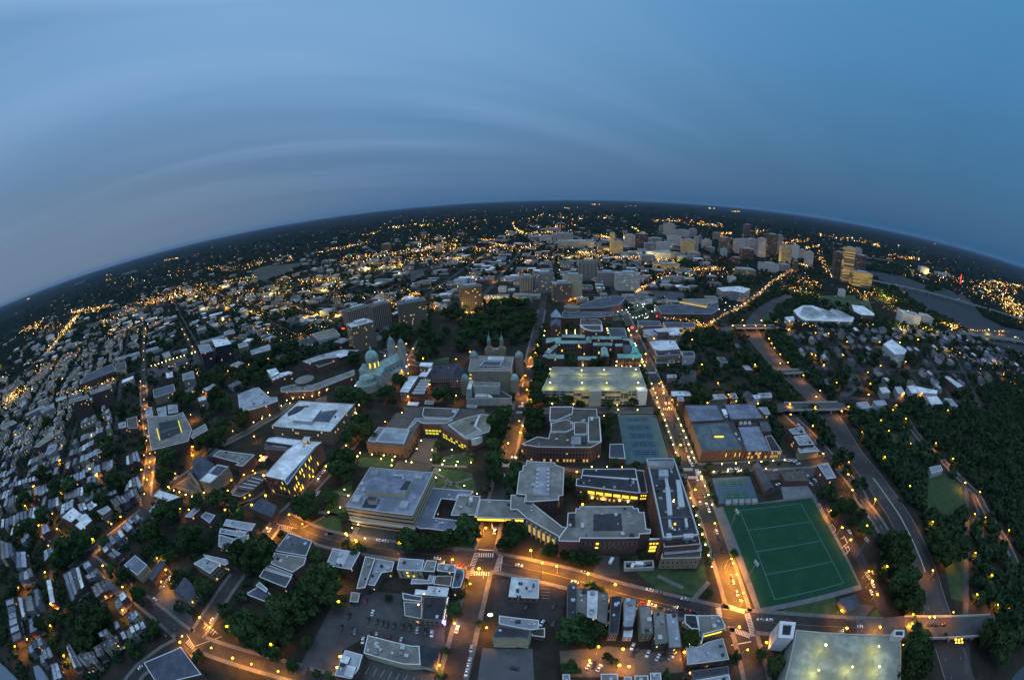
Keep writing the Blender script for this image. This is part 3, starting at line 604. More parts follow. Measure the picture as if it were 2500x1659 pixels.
def building(name, label, cat, t, roof, h=None, hp=None, wall='brick', rf='grey', z0=0.0, cope=M_COPE, ch=.55, ct=.5, units=(), nv=0, lm=None, group=None, wins=(), extra=None, occ=True, desc=None, seed=None):
    h = h or height(t, *hp)
    P = quad_at(t, roof, h); c = cent(P); root = empty(name, (c[0], c[1], z0)); tag(root, label, cat, group)
    L = rel(P, c); W = WALL[wall] if isinstance(wall, str) else wall; R = ROOF[rf] if isinstance(rf, str) else rf
    b = MB(); b.wall(L, 0, h - z0); b.build('wall', W, root)
    b = MB(); b.cap(L, h - z0 - .03 if cope else h - z0)
    if z0 > 0: b.face([(p[0], p[1],0) for p in (L if area(L) < 0 else L[::-1])])
    b.build('roof', R, root)
    if cope:
        I = inset(L, ct); b = MB(); n = len(L); zt = h - z0 + ch
        s = area(L) > 0
        for i in range(n):
            j = (i + 1) % n
            for q in ([(*L[i], zt),(*L[j], zt),(*I[j], zt),(*I[i], zt)],[(*I[j], zt),(*I[j], h - z0 - .05),(*I[i], h - z0 - .05),(*I[i], zt)][::-1],[(*L[i], h - z0),(*L[j], h - z0),(*L[j], zt),(*L[i], zt)]): b.face(q if s else q[::-1])
        b.build('parapet', cope, root)
    add_units(root, c, t, [(u[0], u[1], u[2], u[3], u[4]) for u in units], h - z0 if z0 == 0 else h)
    if nv: vents(root, L, h - z0 - .03, nv, seed if seed is not None else len(LANDMARKS) * 7 + int(abs(c[0])))
    for w in wins:
        i, rows, cols, k = w; j = (i + 1) % len(L); kw = dict(k); e0 = kw.pop('z0', 1.2); e1 = kw.pop('z1', h - z0 - .6)
        windows(root, L[j], L[i], e0, e1, rows, cols, inward=-1 if area(L) < 0 else -1, **kw) if area(L) > 0 else windows(root, L[j], L[i], e0, e1, rows, cols, inward=-1, **kw)
    if extra: extra(root, L, h - z0, c)
    if occ: occupy(P, 1)
    if lm: LANDMARKS.append((lm, c[0], c[1]))
    if desc: TOLABEL.append((root, desc, c[0], c[1], group))
    return root, L, h, c
def gable(b, quad, h, rise, long_first=True):
    """ridged roof over a four-sided plan (0-1 and 2-3 are the long sides when long_first)"""
    q = quad if long_first else quad[1:] + quad[:1]
    m0 = ((q[1][0] + q[2][0]) / 2,(q[1][1] + q[2][1]) / 2, h + rise); m1 = ((q[0][0] + q[3][0]) / 2,(q[0][1] + q[3][1]) / 2, h + rise)
    z = lambda p: (p[0], p[1], h)
    F = [[z(q[0]), z(q[1]), m0, m1],[z(q[2]), z(q[3]), m1, m0],[z(q[1]), z(q[2]), m0],[z(q[3]), z(q[0]), m1]]
    for f in F: b.face(f if area(q) > 0 else f[::-1])
def hip(b, q, h, rise, inx=.3):
    l01 = math.dist(q[0], q[1]); l12 = math.dist(q[1], q[2])
    if l01 < l12: q = q[1:] + q[:1]
    mid = lambda a, c, k: (a[0] + (c[0] - a[0]) * k, a[1] + (c[1] - a[1]) * k)
    A, B = mid(q[0], q[3], .5), mid(q[1], q[2], .5); k = min(.45, inx * min(l01, l12) / max(l01, l12) * 1.6); r0, r1 = mid(A, B, k), mid(A, B, 1 - k)
    r0, r1 = (*r0, h + rise),(*r1, h + rise); z = lambda p: (p[0], p[1], h)
    for f in ([z(q[0]), z(q[1]), r1, r0],[z(q[2]), z(q[3]), r0, r1],[z(q[1]), z(q[2]), r1],[z(q[3]), z(q[0]), r0]): b.face(f if area(q) > 0 else f[::-1])
def pitched(name, label, cat, t, q, h=None, hp=None, rise=3, wall='brick', rf='slate', kind='gable', lf=True, over=.4, lm=None, group=None, chim=0, wins=(), desc=None):
    h = h or height(t, *hp); P = quad_at(t, q, h); c = cent(P); root = empty(name, (c[0], c[1],0)); tag(root, label, cat, group); L = rel(P, c)
    b = MB(); b.wall(L, 0, h); b.build('wall', WALL[wall], root)
    if kind == 'gable':
        g = MB(); gable(g, L, h, rise, lf);
        g.build('roof', ROOF[rf], root)
    else:
        g = MB(); hip(g, inset(L, -over), h, rise); g.build('roof', ROOF[rf], root)
    for k in range(chim):
        p = L[k]; x, y = p[0] * .6, p[1] * .6; m = MB(); m.box((0,0), .9, .7,0,2.2 + rise * .6); m.build('chimney', WALL['brickp'], root, (x, y, h))
    for w in wins:
        i, rows, cols, k = w; j = (i + 1) % 4; windows(root, L[j], L[i],1.0, h - .4, rows, cols, inward=-1, **k)
    occupy(P, 1)
    if lm: LANDMARKS.append((lm, c[0], c[1]))
    if desc: TOLABEL.append((root, desc, c[0], c[1], group))
    return root, L, h, c

CB = WALL['creamp']; DK = M_DARK; GR = ROOF['grey']; LG = ROOF['lgrey']
FR_ = dict(frame=M_STONE)
# --- foreground campus
def lib_extra(root, L, h, c):
    # flaring overhang low on the front and the slender white entrance canopy
    b = MB(); a, d = L[3], L[2]; b.box(((a[0] + d[0]) / 2,(a[1] + d[1]) / 2 - 1.0), math.dist(a, d),2.0,6.2,6.7, math.atan2(d[1] - a[1], d[0] - a[0])); b.build('canopy', M_STONE, root)
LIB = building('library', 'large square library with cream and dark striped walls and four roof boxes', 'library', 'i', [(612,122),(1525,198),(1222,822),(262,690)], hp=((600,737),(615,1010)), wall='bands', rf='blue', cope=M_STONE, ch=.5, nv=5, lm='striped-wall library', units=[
    ('penthouse', [(640,250),(1215,305),(1105,505),(530,445)],4.0, CB, ROOF['blue']),('stair_box', [(625,140),(742,142),(715,212),(605,205)],2.4, M_STONE, LG),('stair_box', [(1275,195),(1388,197),(1355,280),(1250,265)],2.4, M_STONE, LG),
    ('stair_box', [(375,515),(490,518),(445,615),(340,605)],2.4, M_STONE, LG),('stair_box', [(1065,600),(1175,607),(1130,705),(1025,695)],2.4, M_STONE, LG),
    ('roof_well', [(560,560),(755,578),(690,705),(495,690)], .25, M_DARK, ROOF['tar']),('small_penthouse', [(585,535),(712,545),(690,600),(570,590)],4.2, CB, ROOF['tar']),('duct', [(945,218),(1105,228),(1095,248),(940,238)],1.4, M_MECH, M_MECH),('duct', [(1085,230),(1110,232),(1095,285),(1072,283)],1.4, M_MECH, M_MECH)], extra=lib_extra)  # the sunken roof court is a flat panel, its shade put into the colour
b_ = LIB[0]; hh = LIB[2]; P_ = rel(quad_at('i', [(1120,310),(1200,316),(1140,442),(1042,438)], hh + 4.2), LIB[3]); m_ = MB(); m_.wall(P_, hh + 4.0, hh + 4.25); m_.cap(P_, hh + 4.25); m_.build('louvre_pit', M_DARK, b_)
ANX = building('library_annex', 'low blue-grey plaza roof wrapping an open court beside the striped library', 'campus building', 'i', [(1515,420),(2100,462),(2060,520),(1880,522),(1845,597),(1640,575),(1530,848),(1895,888),(1815,1055),(1455,1010),(1320,1005),(1245,945)], h=6.0, wall='brickd', rf='blue', lm='library annex court', nv=4)
building('connector_block', 'grey square roof block linking the library annex to the skybridge', 'campus building', 'i', [(1885,522),(2205,540),(2135,815),(1775,815)], h=9.5, wall='brickd', rf='grey', units=[('skylight', [(2050,545),(2095,548),(2080,590),(2040,588)], .9, M_COPE, None)], nv=5)
def sky_extra(root, L, h, c):
    a, d = L[3], L[2]; k = math.dist(a, d); dx, dy = (d[0] - a[0]) / k, (d[1] - a[1]) / k
    for s0, s1 in ((.02, .55),(.565, .93)):
        m = MB(); p0 = (a[0] + dx * k * s0 + dy * .06, a[1] + dy * k * s0 - dx * .06); p1 = (a[0] + dx * k * s1 + dy * .06, a[1] + dy * k * s1 - dx * .06)
        m.face([(*p0, h - 2.5),(*p1, h - 2.5),(*p1, h - .45),(*p0, h - .45)]); m.build('lit_window', M_LITW, root)
    for s in (.30, .62, .95):
        m = MB(); x, y = a[0] + dx * k * s - dy * 1.0, a[1] + dy * k * s + dx * 1.0; m.box((0,0), .7, .7,-7.8,0); m.build('column', M_STONE, root, (x, y, 0))
SKY = building('skybridge', 'grey-roofed skybridge with a glowing yellow window strip crossing the avenue', 'skybridge', 'c', [(-95,62),(152,70),(292,224),(-128,212)], h=11.5, z0=7.9, wall='brickd', rf='grey', cope=M_COPE, ch=.3, lm='skybridge', extra=sky_extra, nv=2)
def wing_extra(root, L, h, c):
    a, d = L[8], L[7]; k = math.dist(a, d); dx, dy = (d[0] - a[0]) / k, (d[1] - a[1]) / k
    n = 7
    for i in range(n):
        s = .03 + .94 * i / (n - 1); m = MB(); m.box((0,0), .8, .8,0, h - 1.0); m.build('column', M_STONE, root, (a[0] + dx * k * s + dy * 1.2, a[1] + dy * k * s - dx * 1.2,0))
    for i in range(n - 1):
        s0, s1 = (.05 + .94 * i / (n - 1)) * k, (.01 + .94 * (i + 1) / (n - 1)) * k; o = .15
        m = MB(); m.face([(a[0] + dx * s0 + dy * o, a[1] + dy * s0 - dx * o, 1.2),(a[0] + dx * s1 + dy * o, a[1] + dy * s1 - dx * o, 1.2),(a[0] + dx * s1 + dy * o, a[1] + dy * s1 - dx * o, h - 4.5),(a[0] + dx * s0 + dy * o, a[1] + dy * s0 - dx * o, h - 4.5)]); m.build('window', M_LITDIM, root)
building('link_wing', 'grey-roofed diagonal wing with pale columns running down from the skybridge', 'campus building', 'c', [(158,27),(280,29),(275,85),(330,90),(585,290),(624,293),(550,385),(545,366),(292,222),(210,148),(155,150)], hp=((350,262),(352,368)), wall='tanp', rf='grey', extra=wing_extra, lm='diagonal colonnade wing', nv=3)
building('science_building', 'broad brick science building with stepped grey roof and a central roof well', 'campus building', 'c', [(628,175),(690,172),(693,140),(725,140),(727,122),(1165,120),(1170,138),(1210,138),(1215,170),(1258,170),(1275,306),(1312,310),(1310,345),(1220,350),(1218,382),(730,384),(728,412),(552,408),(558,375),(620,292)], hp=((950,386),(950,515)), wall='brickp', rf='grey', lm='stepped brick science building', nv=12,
    units=[('roof_well', [(840,182),(1068,178),(1080,316),(840,320)], .3, M_COPED, ROOF['tar']),('roof_terrace', [(636,178),(688,176),(690,290),(632,290)], .25, M_DARK, ROOF['tar']),('air_handler', [(737,255),(763,255),(763,292),(737,292)],1.6, M_MECH, None)],  # machinery pit drawn as a flush dark panel, recess shade in its colour
    wins=[(14,1,12, dict(z0=8.6, z1=12.0, wfrac=.62, hfrac=.55, lit=.05, u0=.02, u1=.98, frame=M_STONE)),(14,1,6, dict(z0=5.0, z1=8.0, u0=.25, u1=.8, wfrac=.6, hfrac=.5, lit=.3, frame=M_STONE)),(16,1,2, dict(z0=4.0, z1=8.5, wfrac=.4, hfrac=.4, lit=0))])
building('grey_roof_laboratory', 'brick laboratory with a long ribbed mechanical bed on its grey roof', 'campus building', 'g', [(270,1170),(305,1180),(487,1190),(489,1207),(557,1230),(548,1440),(516,1445),(516,1475),(305,1490),(262,1487),(262,1438),(190,1430),(212,1260),(237,1250),(240,1212),(262,1210)], h=14, wall='brickd', rf='grey', lm='ribbed-roof laboratory', nv=6, units=[('mechanical_bed', [(355,1218),(450,1218),(443,1435),(312,1435)], .7, M_MECH, LG)] + [('air_handler', [(345 - k * 1 , 1235 + k * 32),(362 - k, 1235 + k * 32),(360 - k, 1250 + k * 32),(343 - k, 1250 + k * 32)],1.6, M_MECH, None) for k in range(5)] + [('air_handler', [(425,1232 + k * 30),(443,1232 + k * 30),(441,1248 + k * 30),(423,1248 + k * 30)],1.8, M_MECH, None) for k in range(6)],
    wins=[(6,2,1, dict(z0=5.5, z1=12.5, u0=.15, u1=.95, wfrac=.8, hfrac=.7, lit=1.0))])
building('dining_hall', 'dark-roofed dining hall with a row of glowing yellow windows', 'campus building', 'g', [(700,1238),(1102,1236),(1135,1424),(712,1372),(706,1374),(645,1366),(650,1314),(682,1314)], hp=((900,1396),(897,1497)), wall='brickp', rf='tar', lm='dining hall with glowing windows', nv=9,
    wins=[(2,1,6, dict(z0=6.6, z1=9.9, wfrac=.78, hfrac=.75, lit=1.0, u0=.05, u1=.99, frame=M_COPED)),(2,1,12, dict(z0=1.5, z1=5.2, wfrac=.5, hfrac=.6, lit=.55, u0=.05, u1=.99, glowm=M_LITDIM, frame=M_COPED)),(4,1,2, dict(z0=5.5, z1=9.0, lit=.5, wfrac=.35))], units=[('roof_ridge', [(690,1282),(702,1280),(1112,1308),(1112,1318)], .9, M_COPE, None)])
building('dining_hall_annex', 'low dark link block with lit windows between the dining hall and the long laboratory', 'campus building', 'g', [(1098,1245),(1165,1250),(1195,1422),(1138,1424)], h=7.5, wall='brickp', rf='tar', wins=[(2,2,3, dict(z0=1.0, z1=7.0, lit=.8, wfrac=.6, frame=M_COPED))])
LAB = building('long_laboratory', 'long brick laboratory crowded with silver roof ducts beside the tree-lined street', 'campus building', 'c', [(1273,-262),(1502,-265),(1706,366),(1410,392)], h=20, wall='brickp', rf='tar', cope=M_MECH, ch=1.6, ct=.9, lm='duct-roofed laboratory', nv=16,
    units=[('duct', [(1432,-40),(1470,-40),(1492,190),(1452,190)],1.8, M_MECH, None),('duct', [(1425,-120),(1450,-120),(1465,-40),(1440,-40)],1.8, M_MECH, None),('duct', [(1520,-100),(1555,-100),(1595,120),(1545,125)],2.0, M_MECH, None),('duct', [(1455,225),(1478,225),(1490,290),(1462,290)],2.0, M_MECH, None),('duct', [(1590,215),(1612,215),(1622,290),(1600,290)],2.0, M_MECH, None),('cooling_tower', [(1378,-185),(1455,-185),(1462,-130),(1380,-130)],3.4, M_MECH, LG),('cooling_tower', [(1440,340),(1480,338),(1488,378),(1445,380)],2.0, M_MECH, None),('cooling_tower', [(1580,345),(1660,340),(1668,372),(1585,378)],2.2, M_MECH, None),('roof_bridge', [(1390,210),(1660,200),(1663,206),(1392,216)], .8, M_COPED, None),('penthouse', [(1290,-255),(1500,-258),(1505,-215),(1295,-212)],2.6, M_STONE, LG),('work_light', [(1480,285),(1492,285),(1494,292),(1482,292)],1.4, M_LITW, None),('work_light', [(1505,255),(1520,255),(1522,262),(1507,262)],1.2, M_LITW, None),('work_light', [(1500,62),(1506,62),(1506,68),(1500,68)],1.6, M_SOFT, None)])
building('laboratory_step', 'lower stepped brick end of the duct-roofed laboratory', 'campus building', 'c', [(1412,396),(1708,372),(1722,432),(1420,458)], h=16, wall='brickp', rf='tar', cope=M_STONE, nv=3)
building('old_brick_hall', 'old tan brick hall with a sloping grey metal roof facing the lawn', 'campus building', 'c', [(1420,460),(1730,432),(1725,543),(1396,548)], hp=((1550,546),(1549,640)), wall='tanp', rf='brown', cope=M_STONE, ch=.25, lm='old tan brick hall', units=[('metal_roof', [(1422,458),(1733,432),(1735,488),(1425,517)],1.3, M_COPED, LG)], wins=[(2,1,8, dict(z0=4.6, z1=8.2, wfrac=.36, hfrac=.62, lit=.12, u0=.03, u1=.97, frame=M_STONE)),(2,1,7, dict(z0=.8, z1=3.6, wfrac=.3, hfrac=.6, lit=.05, frame=M_STONE))])
YP = quad_at('c', [(1093,570),(1335,560),(1342,622),(1095,632)],3.0); yc = cent(YP); yr = tag(empty('yard_wall', (*yc, 0)), 'pale walled service yard holding a white truck and a skip', 'yard wall'); yl = rel(YP, yc); yi = inset(yl, .9)
m_ = MB(); m_.wall(yl, 0,3.0); m_.wall(yi[::-1],0,3.0)
for i_ in range(4): m_.face([(*yl[i_],3),(*yi[i_],3),(*yi[(i_ + 1) % 4],3),(*yl[(i_ + 1) % 4],3)][::1 if area(yl) < 0 else -1])
m_.build('wall', WALL['concp'], yr); occupy(YP, 1)
building('entrance_stair', 'lit brick stair tower between the science building and the long laboratory', 'stair tower', 'c', [(1300,385),(1392,385),(1392,395),(1300,398)], h=14.5, wall='brickp', rf='tar', wins=[(2,1,3, dict(z0=10.2, z1=12.5, wfrac=.7, hfrac=.7, lit=1)),(2,2,1, dict(z0=3, z1=9.5, wfrac=.7, hfrac=.7, lit=1)), ])
# --- foreground shops and houses
building('diner', 'small white flat-roofed diner carrying dark fans beside a parking lot', 'diner', 'c', [(165,705),(395,722),(388,880),(140,865)], hp=((250,876),(252,908)), wall='store', rf='white', lm='white-roofed diner', units=[('air_handler', [(x, y),(x + w, y),(x + w, y + g),(x, y + g)],1.3, M_DARK, None) for x, y, w, g in ((222,740,15,16),(240,742,14,16),(340,756,14,22),(203,796,24,22),(280,780,16,12),(208,850,12,12),(228,852,14,11))] + [('air_handler', [(305,776),(330,782),(332,812),(300,808)],1.6, M_MECH, None)])
building('corner_shop', 'long grey-roofed shop behind the small cream house', 'shop', 'c', [(62,1020),(392,1058),(388,1132),(322,1140),(60,1090)], h=8.0, wall='store', rf='lgrey', lm='grey-roofed corner shop', nv=6)
building('cream_house', 'cream walled house with a black flat roof beside the grey lot', 'house', 'c', [(55,1100),(326,1140),(300,1212),(205,1200),(195,1206),(6,1200)], hp=((100,1204),(100,1282)), wall='creamp', rf='tar', lm='black-roofed cream house', cope=M_COPED, ch=.3, units=[('skylight', [(58,1132),(82,1132),(82,1144),(58,1144)], .5, M_COPE, None)])
building('brick_shed', 'small brick shed with a brown roof edging the long grey lot', 'shed', 'c', [(335,1132),(440,1122),(440,1200),(330,1186)], h=4, wall='brickp', rf='brown')
FRONT = [('tar', [(625,765),(705,765),(700,1045),(620,1045)], 'brickd', 9.5, 'long black-roofed row house at the end of the crooked front row'),('grey', [(706,795),(788,793),(785,1022),(702,1026)], 'house', 9, 'grey-roofed row house between the black and white roofs'),('white', [(790,816),(878,816),(868,1050),(786,1032)], 'house', 9, 'white-roofed row house facing the orange-lit cross street'),('grey', [(880,830),(962,829),(950,1095),(872,1062)], 'house', 8.8, 'grey-roofed row house beside the white-roofed one'),('tar', [(985,860),(1075,858),(1045,1165),(965,1165)], 'tan', 8.5, 'black-roofed tan row house with a bare rear wall'),('lgrey', [(1085,880),(1195,879),(1192,998),(1165,1112),(1086,1114)], 'house', 8.5, 'pale grey roofed row house with a stepped rear wing'),('grey', [(1212,936),(1310,938),(1332,1166),(1236,1171)], 'housec', 8.5, 'grey-roofed row house with a cream rear wall'),('grey', [(1330,980),(1425,978),(1460,1240),(1346,1262)], 'house', 8.5, 'mottled grey roofed row house with a porch at the rear'),('lgrey', [(1433,1000),(1532,998),(1566,1280),(1461,1286)], 'house', 8.5, 'pale grey roofed row house at the right end of the front row')]
for rf_, q_, wl_, h_, lb_ in FRONT:
    building('row_house', lb_, 'row house', 'c', q_, h=h_, wall=wl_, rf=rf_, cope=M_COPED if rf_ != 'white' else M_COPE, ch=.3, ct=.35, nv=3, group='row houses along the front cross street', wins=[(2,2,3, dict(wfrac=.36, hfrac=.5, lit=.12, frame=M_STONE))])
building('veranda', 'white-roofed back porch of the pale stepped row house', 'porch', 'c', [(1090,1136),(1165,1134),(1158,1195),(1086,1196)], h=4.5, wall='housew', rf='white', ch=.2)
building('corner_house', 'dark narrow roofed house beside the wide grey corner house', 'house', 'c', [(1592,1010),(1690,1015),(1712,1130),(1645,1128),(1590,1080)], h=8.5, wall='housec', rf='tar', ch=.3, nv=1)
building('corner_house', 'wide grey roofed corner house with a lit yellow rear porch', 'house', 'c', [(1696,1016),(1882,1016),(1926,1100),(1920,1128),(1750,1172),(1735,1240),(1715,1230)], h=8.5, wall='housec', rf='grey', ch=.3, nv=4, lm='grey corner house with the lit porch', wins=[(3,1,1, dict(z0=4.6, z1=7.6, u0=.02, u1=.98, wfrac=.9, hfrac=.6, lit=1.0))])
building('brick_apartment', 'big pale roofed brick apartment block by the lower crossing', 'apartment building', 'c', [(1600,1262),(1690,1280),(1782,1236),(1905,1206),(1956,1382),(1610,1426)], hp=((1750,1408),(1752,1468)), wall='brick', rf='lgrey', cope=M_STONE, nv=3, lm='pale-roofed brick apartment block', wins=[(4,2,7, dict(wfrac=.36, hfrac=.5, lit=.06, frame=M_STONE))])
building('brick_apartment', 'dark roofed lower block touching the pale roofed brick apartments', 'apartment building', 'c', [(1640,1474),(1950,1432),(1956,1498),(1660,1545)], h=7.5, wall='brick', rf='tar', cope=M_COPED, ch=.3, nv=1)
building('brick_apartment', 'pale roofed block at the lower edge below the dark roofed one', 'apartment building', 'c', [(1662,1552),(1956,1502),(1985,1620),(1670,1640)], h=8, wall='brick', rf='lgrey', ch=.3, nv=2)
for k_, (q_, rf_, lb_) in enumerate((([(900,1497),(1040,1497),(1050,1600),(900,1600)], 'grey', 'grey-roofed garage behind the lit gravel yard, the widest of its row'),([(1090,1520),(1156,1520),(1160,1600),(1092,1600)], 'lgrey', 'small pale-roofed garage right of the widest one'),([(1176,1512),(1290,1510),(1298,1600),(1178,1600)], 'grey', 'grey-roofed garage between two pale ones below the gravel yard'),([(1305,1490),(1395,1488),(1405,1600),(1310,1600)], 'lgrey', 'pale-roofed garage nearest the big brick apartments'),([(584,1500),(646,1500),(650,1600),(586,1600)], 'blue', 'blue-grey garage roof left of the round yard tree'))):
    building('garage_building', lb_, 'garage', 'c', q_, h=4.5, wall='brickp', rf=rf_, ch=.2, nv=1)
B = lambda nm, lb, ct_, q, rf='grey', h=8.5, hp=None, wall='house', t='b', **k: building(nm, lb, ct_, t, q, h=None if hp else h, hp=hp, wall=wall, rf=rf, ch=k.pop('ch', .3), **k)
B('brick_house', 'wide dark slate roofed house left of the clipped front tree', 'house', [(352,338),(550,405),(500,530),(243,487)], 'dgrey', 8.5, nv=3)
B('brick_house', 'grey flat roofed house below the wide dark slate roof', 'house', [(235,500),(500,540),(482,600),(388,664),(208,592)], 'grey', 8.0, nv=3)
B('brick_house', 'white-roofed porch house beside the big foreground tree', 'house', [(185,597),(388,680),(378,702),(162,632)], 'lgrey', 6.5)
B('brick_house', 'low brown walled house with a flat dark roof behind the big foreground tree', 'house', [(150,636),(380,706),(330,790),(110,700)], 'dgrey', 6.0)
B('bay_house', 'pale hipped bay roofed house at the left of the big foreground tree', 'house', [(115,742),(182,800),(170,830),(82,772)], 'lgrey', 7.0)
B('brick_house', 'long low red walled house under the bay roofed house', 'house', [(10,835),(120,770),(240,870),(200,920),(20,850)], 'slate', 5.5)
B('brick_house', 'pale striped roof house right of the clipped front tree', 'house', [(720,465),(945,500),(868,640),(660,606)], 'lgrey', hp=((940,505),(946,590)), nv=3, lm='striped-roof front house', units=[('white_roof_strip', [(790,478),(862,490),(802,612),(745,572)], .15, M_COPE, ROOF['white'])])
B('brick_house', 'dark grey roofed house left of the narrow pale strip roof', 'house', [(985,532),(1070,548),(985,790),(912,800)], 'grey', 7.5, nv=2)
B('brick_house', 'narrow pale strip roofed house with a porch behind', 'house', [(1076,549),(1226,575),(1205,655),(1122,668),(1062,775),(986,762)], 'lgrey', hp=((1030,772),(1020,830)), nv=4, wins=[(4,2,3, dict(wfrac=.36, hfrac=.5, lit=.15, frame=M_STONE))])
B('brick_house', 'square pale roofed house with a yellow lit back wall', 'house', [(1265,545),(1470,560),(1452,652),(1245,642)], 'lgrey', hp=((1350,648),(1345,722)), wall='creamp', nv=3, lm='square house with the yellow-lit back wall', wins=[(2,2,4, dict(wfrac=.36, hfrac=.5, lit=.2, frame=M_STONE))])
B('brick_house', 'small grey roofed house right of the yellow lit one', 'house', [(1490,563),(1575,569),(1555,660),(1455,654)], 'grey', 9, nv=2)
B('brick_house', 'wide grey roofed house next to the rounded corner house', 'house', [(1586,590),(1730,602),(1720,668),(1574,650)], 'grey', 9, nv=2)
B('rounded_house', 'dark roofed corner house with a rounded front by the crossing', 'house', [(1732,630),(1772,632),(1800,655),(1800,700),(1772,788),(1696,792),(1722,670)], 'slate', 9, nv=2, lm='rounded corner house')
B('low_shop', 'low pale roofed block behind the yellow lit house', 'shop', [(1370,716),(1500,726),(1512,686),(1560,692),(1540,758),(1360,760)], 'lgrey', 5.5, nv=3)
B('low_shop', 'low brown roofed block behind the rounded corner house', 'shop', [(1564,692),(1704,690),(1690,780),(1545,762)], 'brown', 5.5)
B('white_roof_shop', 'white-roofed shop beside the dark bar roof', 'shop', [(1400,802),(1495,812),(1506,776),(1676,790),(1660,865),(1480,850),(1390,850)], 'white', 7, nv=4, lm='white-roofed shop')
def bar_extra(root, L, h, c):
    a, d = L[1], L[2]; m = MB(); pts = []
    for i in range(25):
        k = i / 24; w = .35 * math.sin(i * 2.1); pts.append((a[0] + (d[0] - a[0]) * k + .5 + w, a[1] + (d[1] - a[1]) * k, h + .5))
    for p, q in zip(pts, pts[1:]): m.tube(p, q, .16, .16,5, False)
    m.build('light_string', glow('warm_string_light', (1.0, .85, .8),1.0), root)
    p = L[2]; m = MB(); m.tube((p[0] + .6, p[1] - .6, h - 3.0),(p[0] + .6, p[1] - .6, h + 1.2), .55, .55,10); m.box((p[0] + .6, p[1] - .6),1.9,1.9, h - .3, h + .1); m.build('neon_sign', M_BLU, root)
    for q in ((-6,8),(-8, .5)):
        m = MB(); m.tube((0,0,0),(0,0,2.4), .08, .08,6); o = m.build('lamp_post', M_POLE, root, (q[0], q[1], h)); m = MB(); m.lathe((0,0),[(0,2.2),(.4,2.5),(0,2.8)],8); m.build('lamp_head', M_SOFT, o)
B('bar_building', 'black-roofed corner bar with wavy lights and a blue neon sign', 'bar', [(1462,862),(1660,870),(1624,1060),(1452,1052)], 'tar', hp=((1600,1062),(1596,1125)), wall='tan', cope=M_COPED, nv=2, lm='blue-neon bar', extra=bar_extra)
B('roof_terrace', 'stepped dark roof terraces with two white lamps beside the black-roofed bar', 'bar', [(1300,905),(1455,915),(1450,1048),(1310,1022)], 'dgrey', 6, wall='tan', cope=M_STONE)
B('terrace_house', 'small greenish roofed block left of the white-roofed shop', 'shop', [(1290,830),(1400,855),(1455,862),(1450,905),(1295,885)], 'slate', 6.5, wall='creamp')
B('shed', 'small grey shed roof at the edge of the parking lot', 'shed', [(870,826),(945,832),(926,910),(856,904)], 'grey', 3)
B('long_shop', 'long grey roofed shop with a cream side wall and parking bays', 'shop', [(1005,1180),(1362,1266),(1432,1268),(1442,1424),(1300,1420),(972,1328)], 'grey', hp=((1200,1395),(1198,1450)), wall='creamp', nv=12, lm='long grey-roofed shop')
pitched('shop_front', 'dark gabled front of the long grey roofed shop', 'shop', 'b', [(1434,1264),(1590,1302),(1566,1452),(1442,1426)], h=5.5, rise=3, wall='creamp', rf='tar', kind='hip')
B('red_house', 'red walled house with pale roof boxes by the lower edge', 'house', [(820,1302),(966,1342),(930,1462),(868,1540),(732,1510)], 'lgrey', 7.5, wall='brickp', nv=2, units=[('roof_box', [(790,1338),(862,1362),(838,1418),(772,1400)],1.4, M_COPED, ROOF['white']),('roof_box', [(838,1424),(910,1440),(878,1530),(808,1512)],1.0, M_COPED, ROOF['white'])])
B('row_house', 'pale flat roofed house at the left end beside the brick alley', 'row house', [(-60,255),(80,262),(24,330),(-80,330)], 'lgrey', 8)
# --- centre of the campus
def com_extra(root, L, h, c):
    pass
COMX = [(430,415),(570,228),(700,225),(680,135),(970,135),(1480,165),(1835,170),(1860,222),(1995,262),(1918,500),(1640,612),(1600,628),(1210,420),(1240,400),(960,385),(920,370),(720,690),(690,712),(140,655),(310,430)]
COM = building('student_commons', 'sprawling angular student commons with brown roofs around a lit courtyard', 'campus building', 'j', COMX, hp=((400,690),(410,850)), wall='brickp', rf='brown', cope=M_COPED, ch=.4, lm='angular student commons', nv=6,
    units=[('roof_tier', [(430,432),(770,462),(690,660),(290,632)],1.2, M_COPE, LG),('roof_tier', [(320,430),(415,440),(275,640),(165,622)],1.0, M_COPE, ROOF['grey']),('roof_tier', [(1320,390),(1560,300),(1780,245),(1700,410),(1788,470),(1555,570)],1.6, M_COPE, ROOF['tan']),('roof_tier', [(1795,240),(1988,262),(1915,490),(1700,560),(1640,590),(1560,590),(1800,490),(1715,415)], .9, M_COPE, ROOF['tan']),('roof_tier', [(970,145),(1480,165),(1410,270),(1330,300),(985,285),(950,255)],1.4, M_COPE, ROOF['brown']),('roof_tier', [(850,300),(1400,318),(1290,372),(960,372),(880,330),(800,420),(720,470)], .5, M_COPE, ROOF['grey']),('chimney_screen', [(1765,255),(1782,258),(1725,415),(1705,410)],2.4, M_COPE, None),('air_handler', [(1660,340),(1720,350),(1700,395),(1640,385)],1.8, M_DARK, None),('air_handler', [(1385,175),(1445,178),(1430,220),(1375,215)],1.6, M_MECH, None)],
    wins=[(17,1,8, dict(z0=.5, z1=3.4, wfrac=.6, hfrac=.7, lit=.12, u0=.12, u1=.95)),(11,2,9, dict(z0=.5, z1=6.0, wfrac=.7, hfrac=.6, lit=.75, glowm=M_LITG)),(13,2,5, dict(z0=.5, z1=6.5, wfrac=.8, hfrac=.6, lit=.85, glowm=M_LITG)),(15,1,6, dict(z0=.5, z1=4.5, wfrac=.5, hfrac=.6, lit=.1))])
m_ = MB(); q_ = rel([at('j', 1645,605, COM[2]), at('j', 1815,558, COM[2])], COM[3]); arc = []
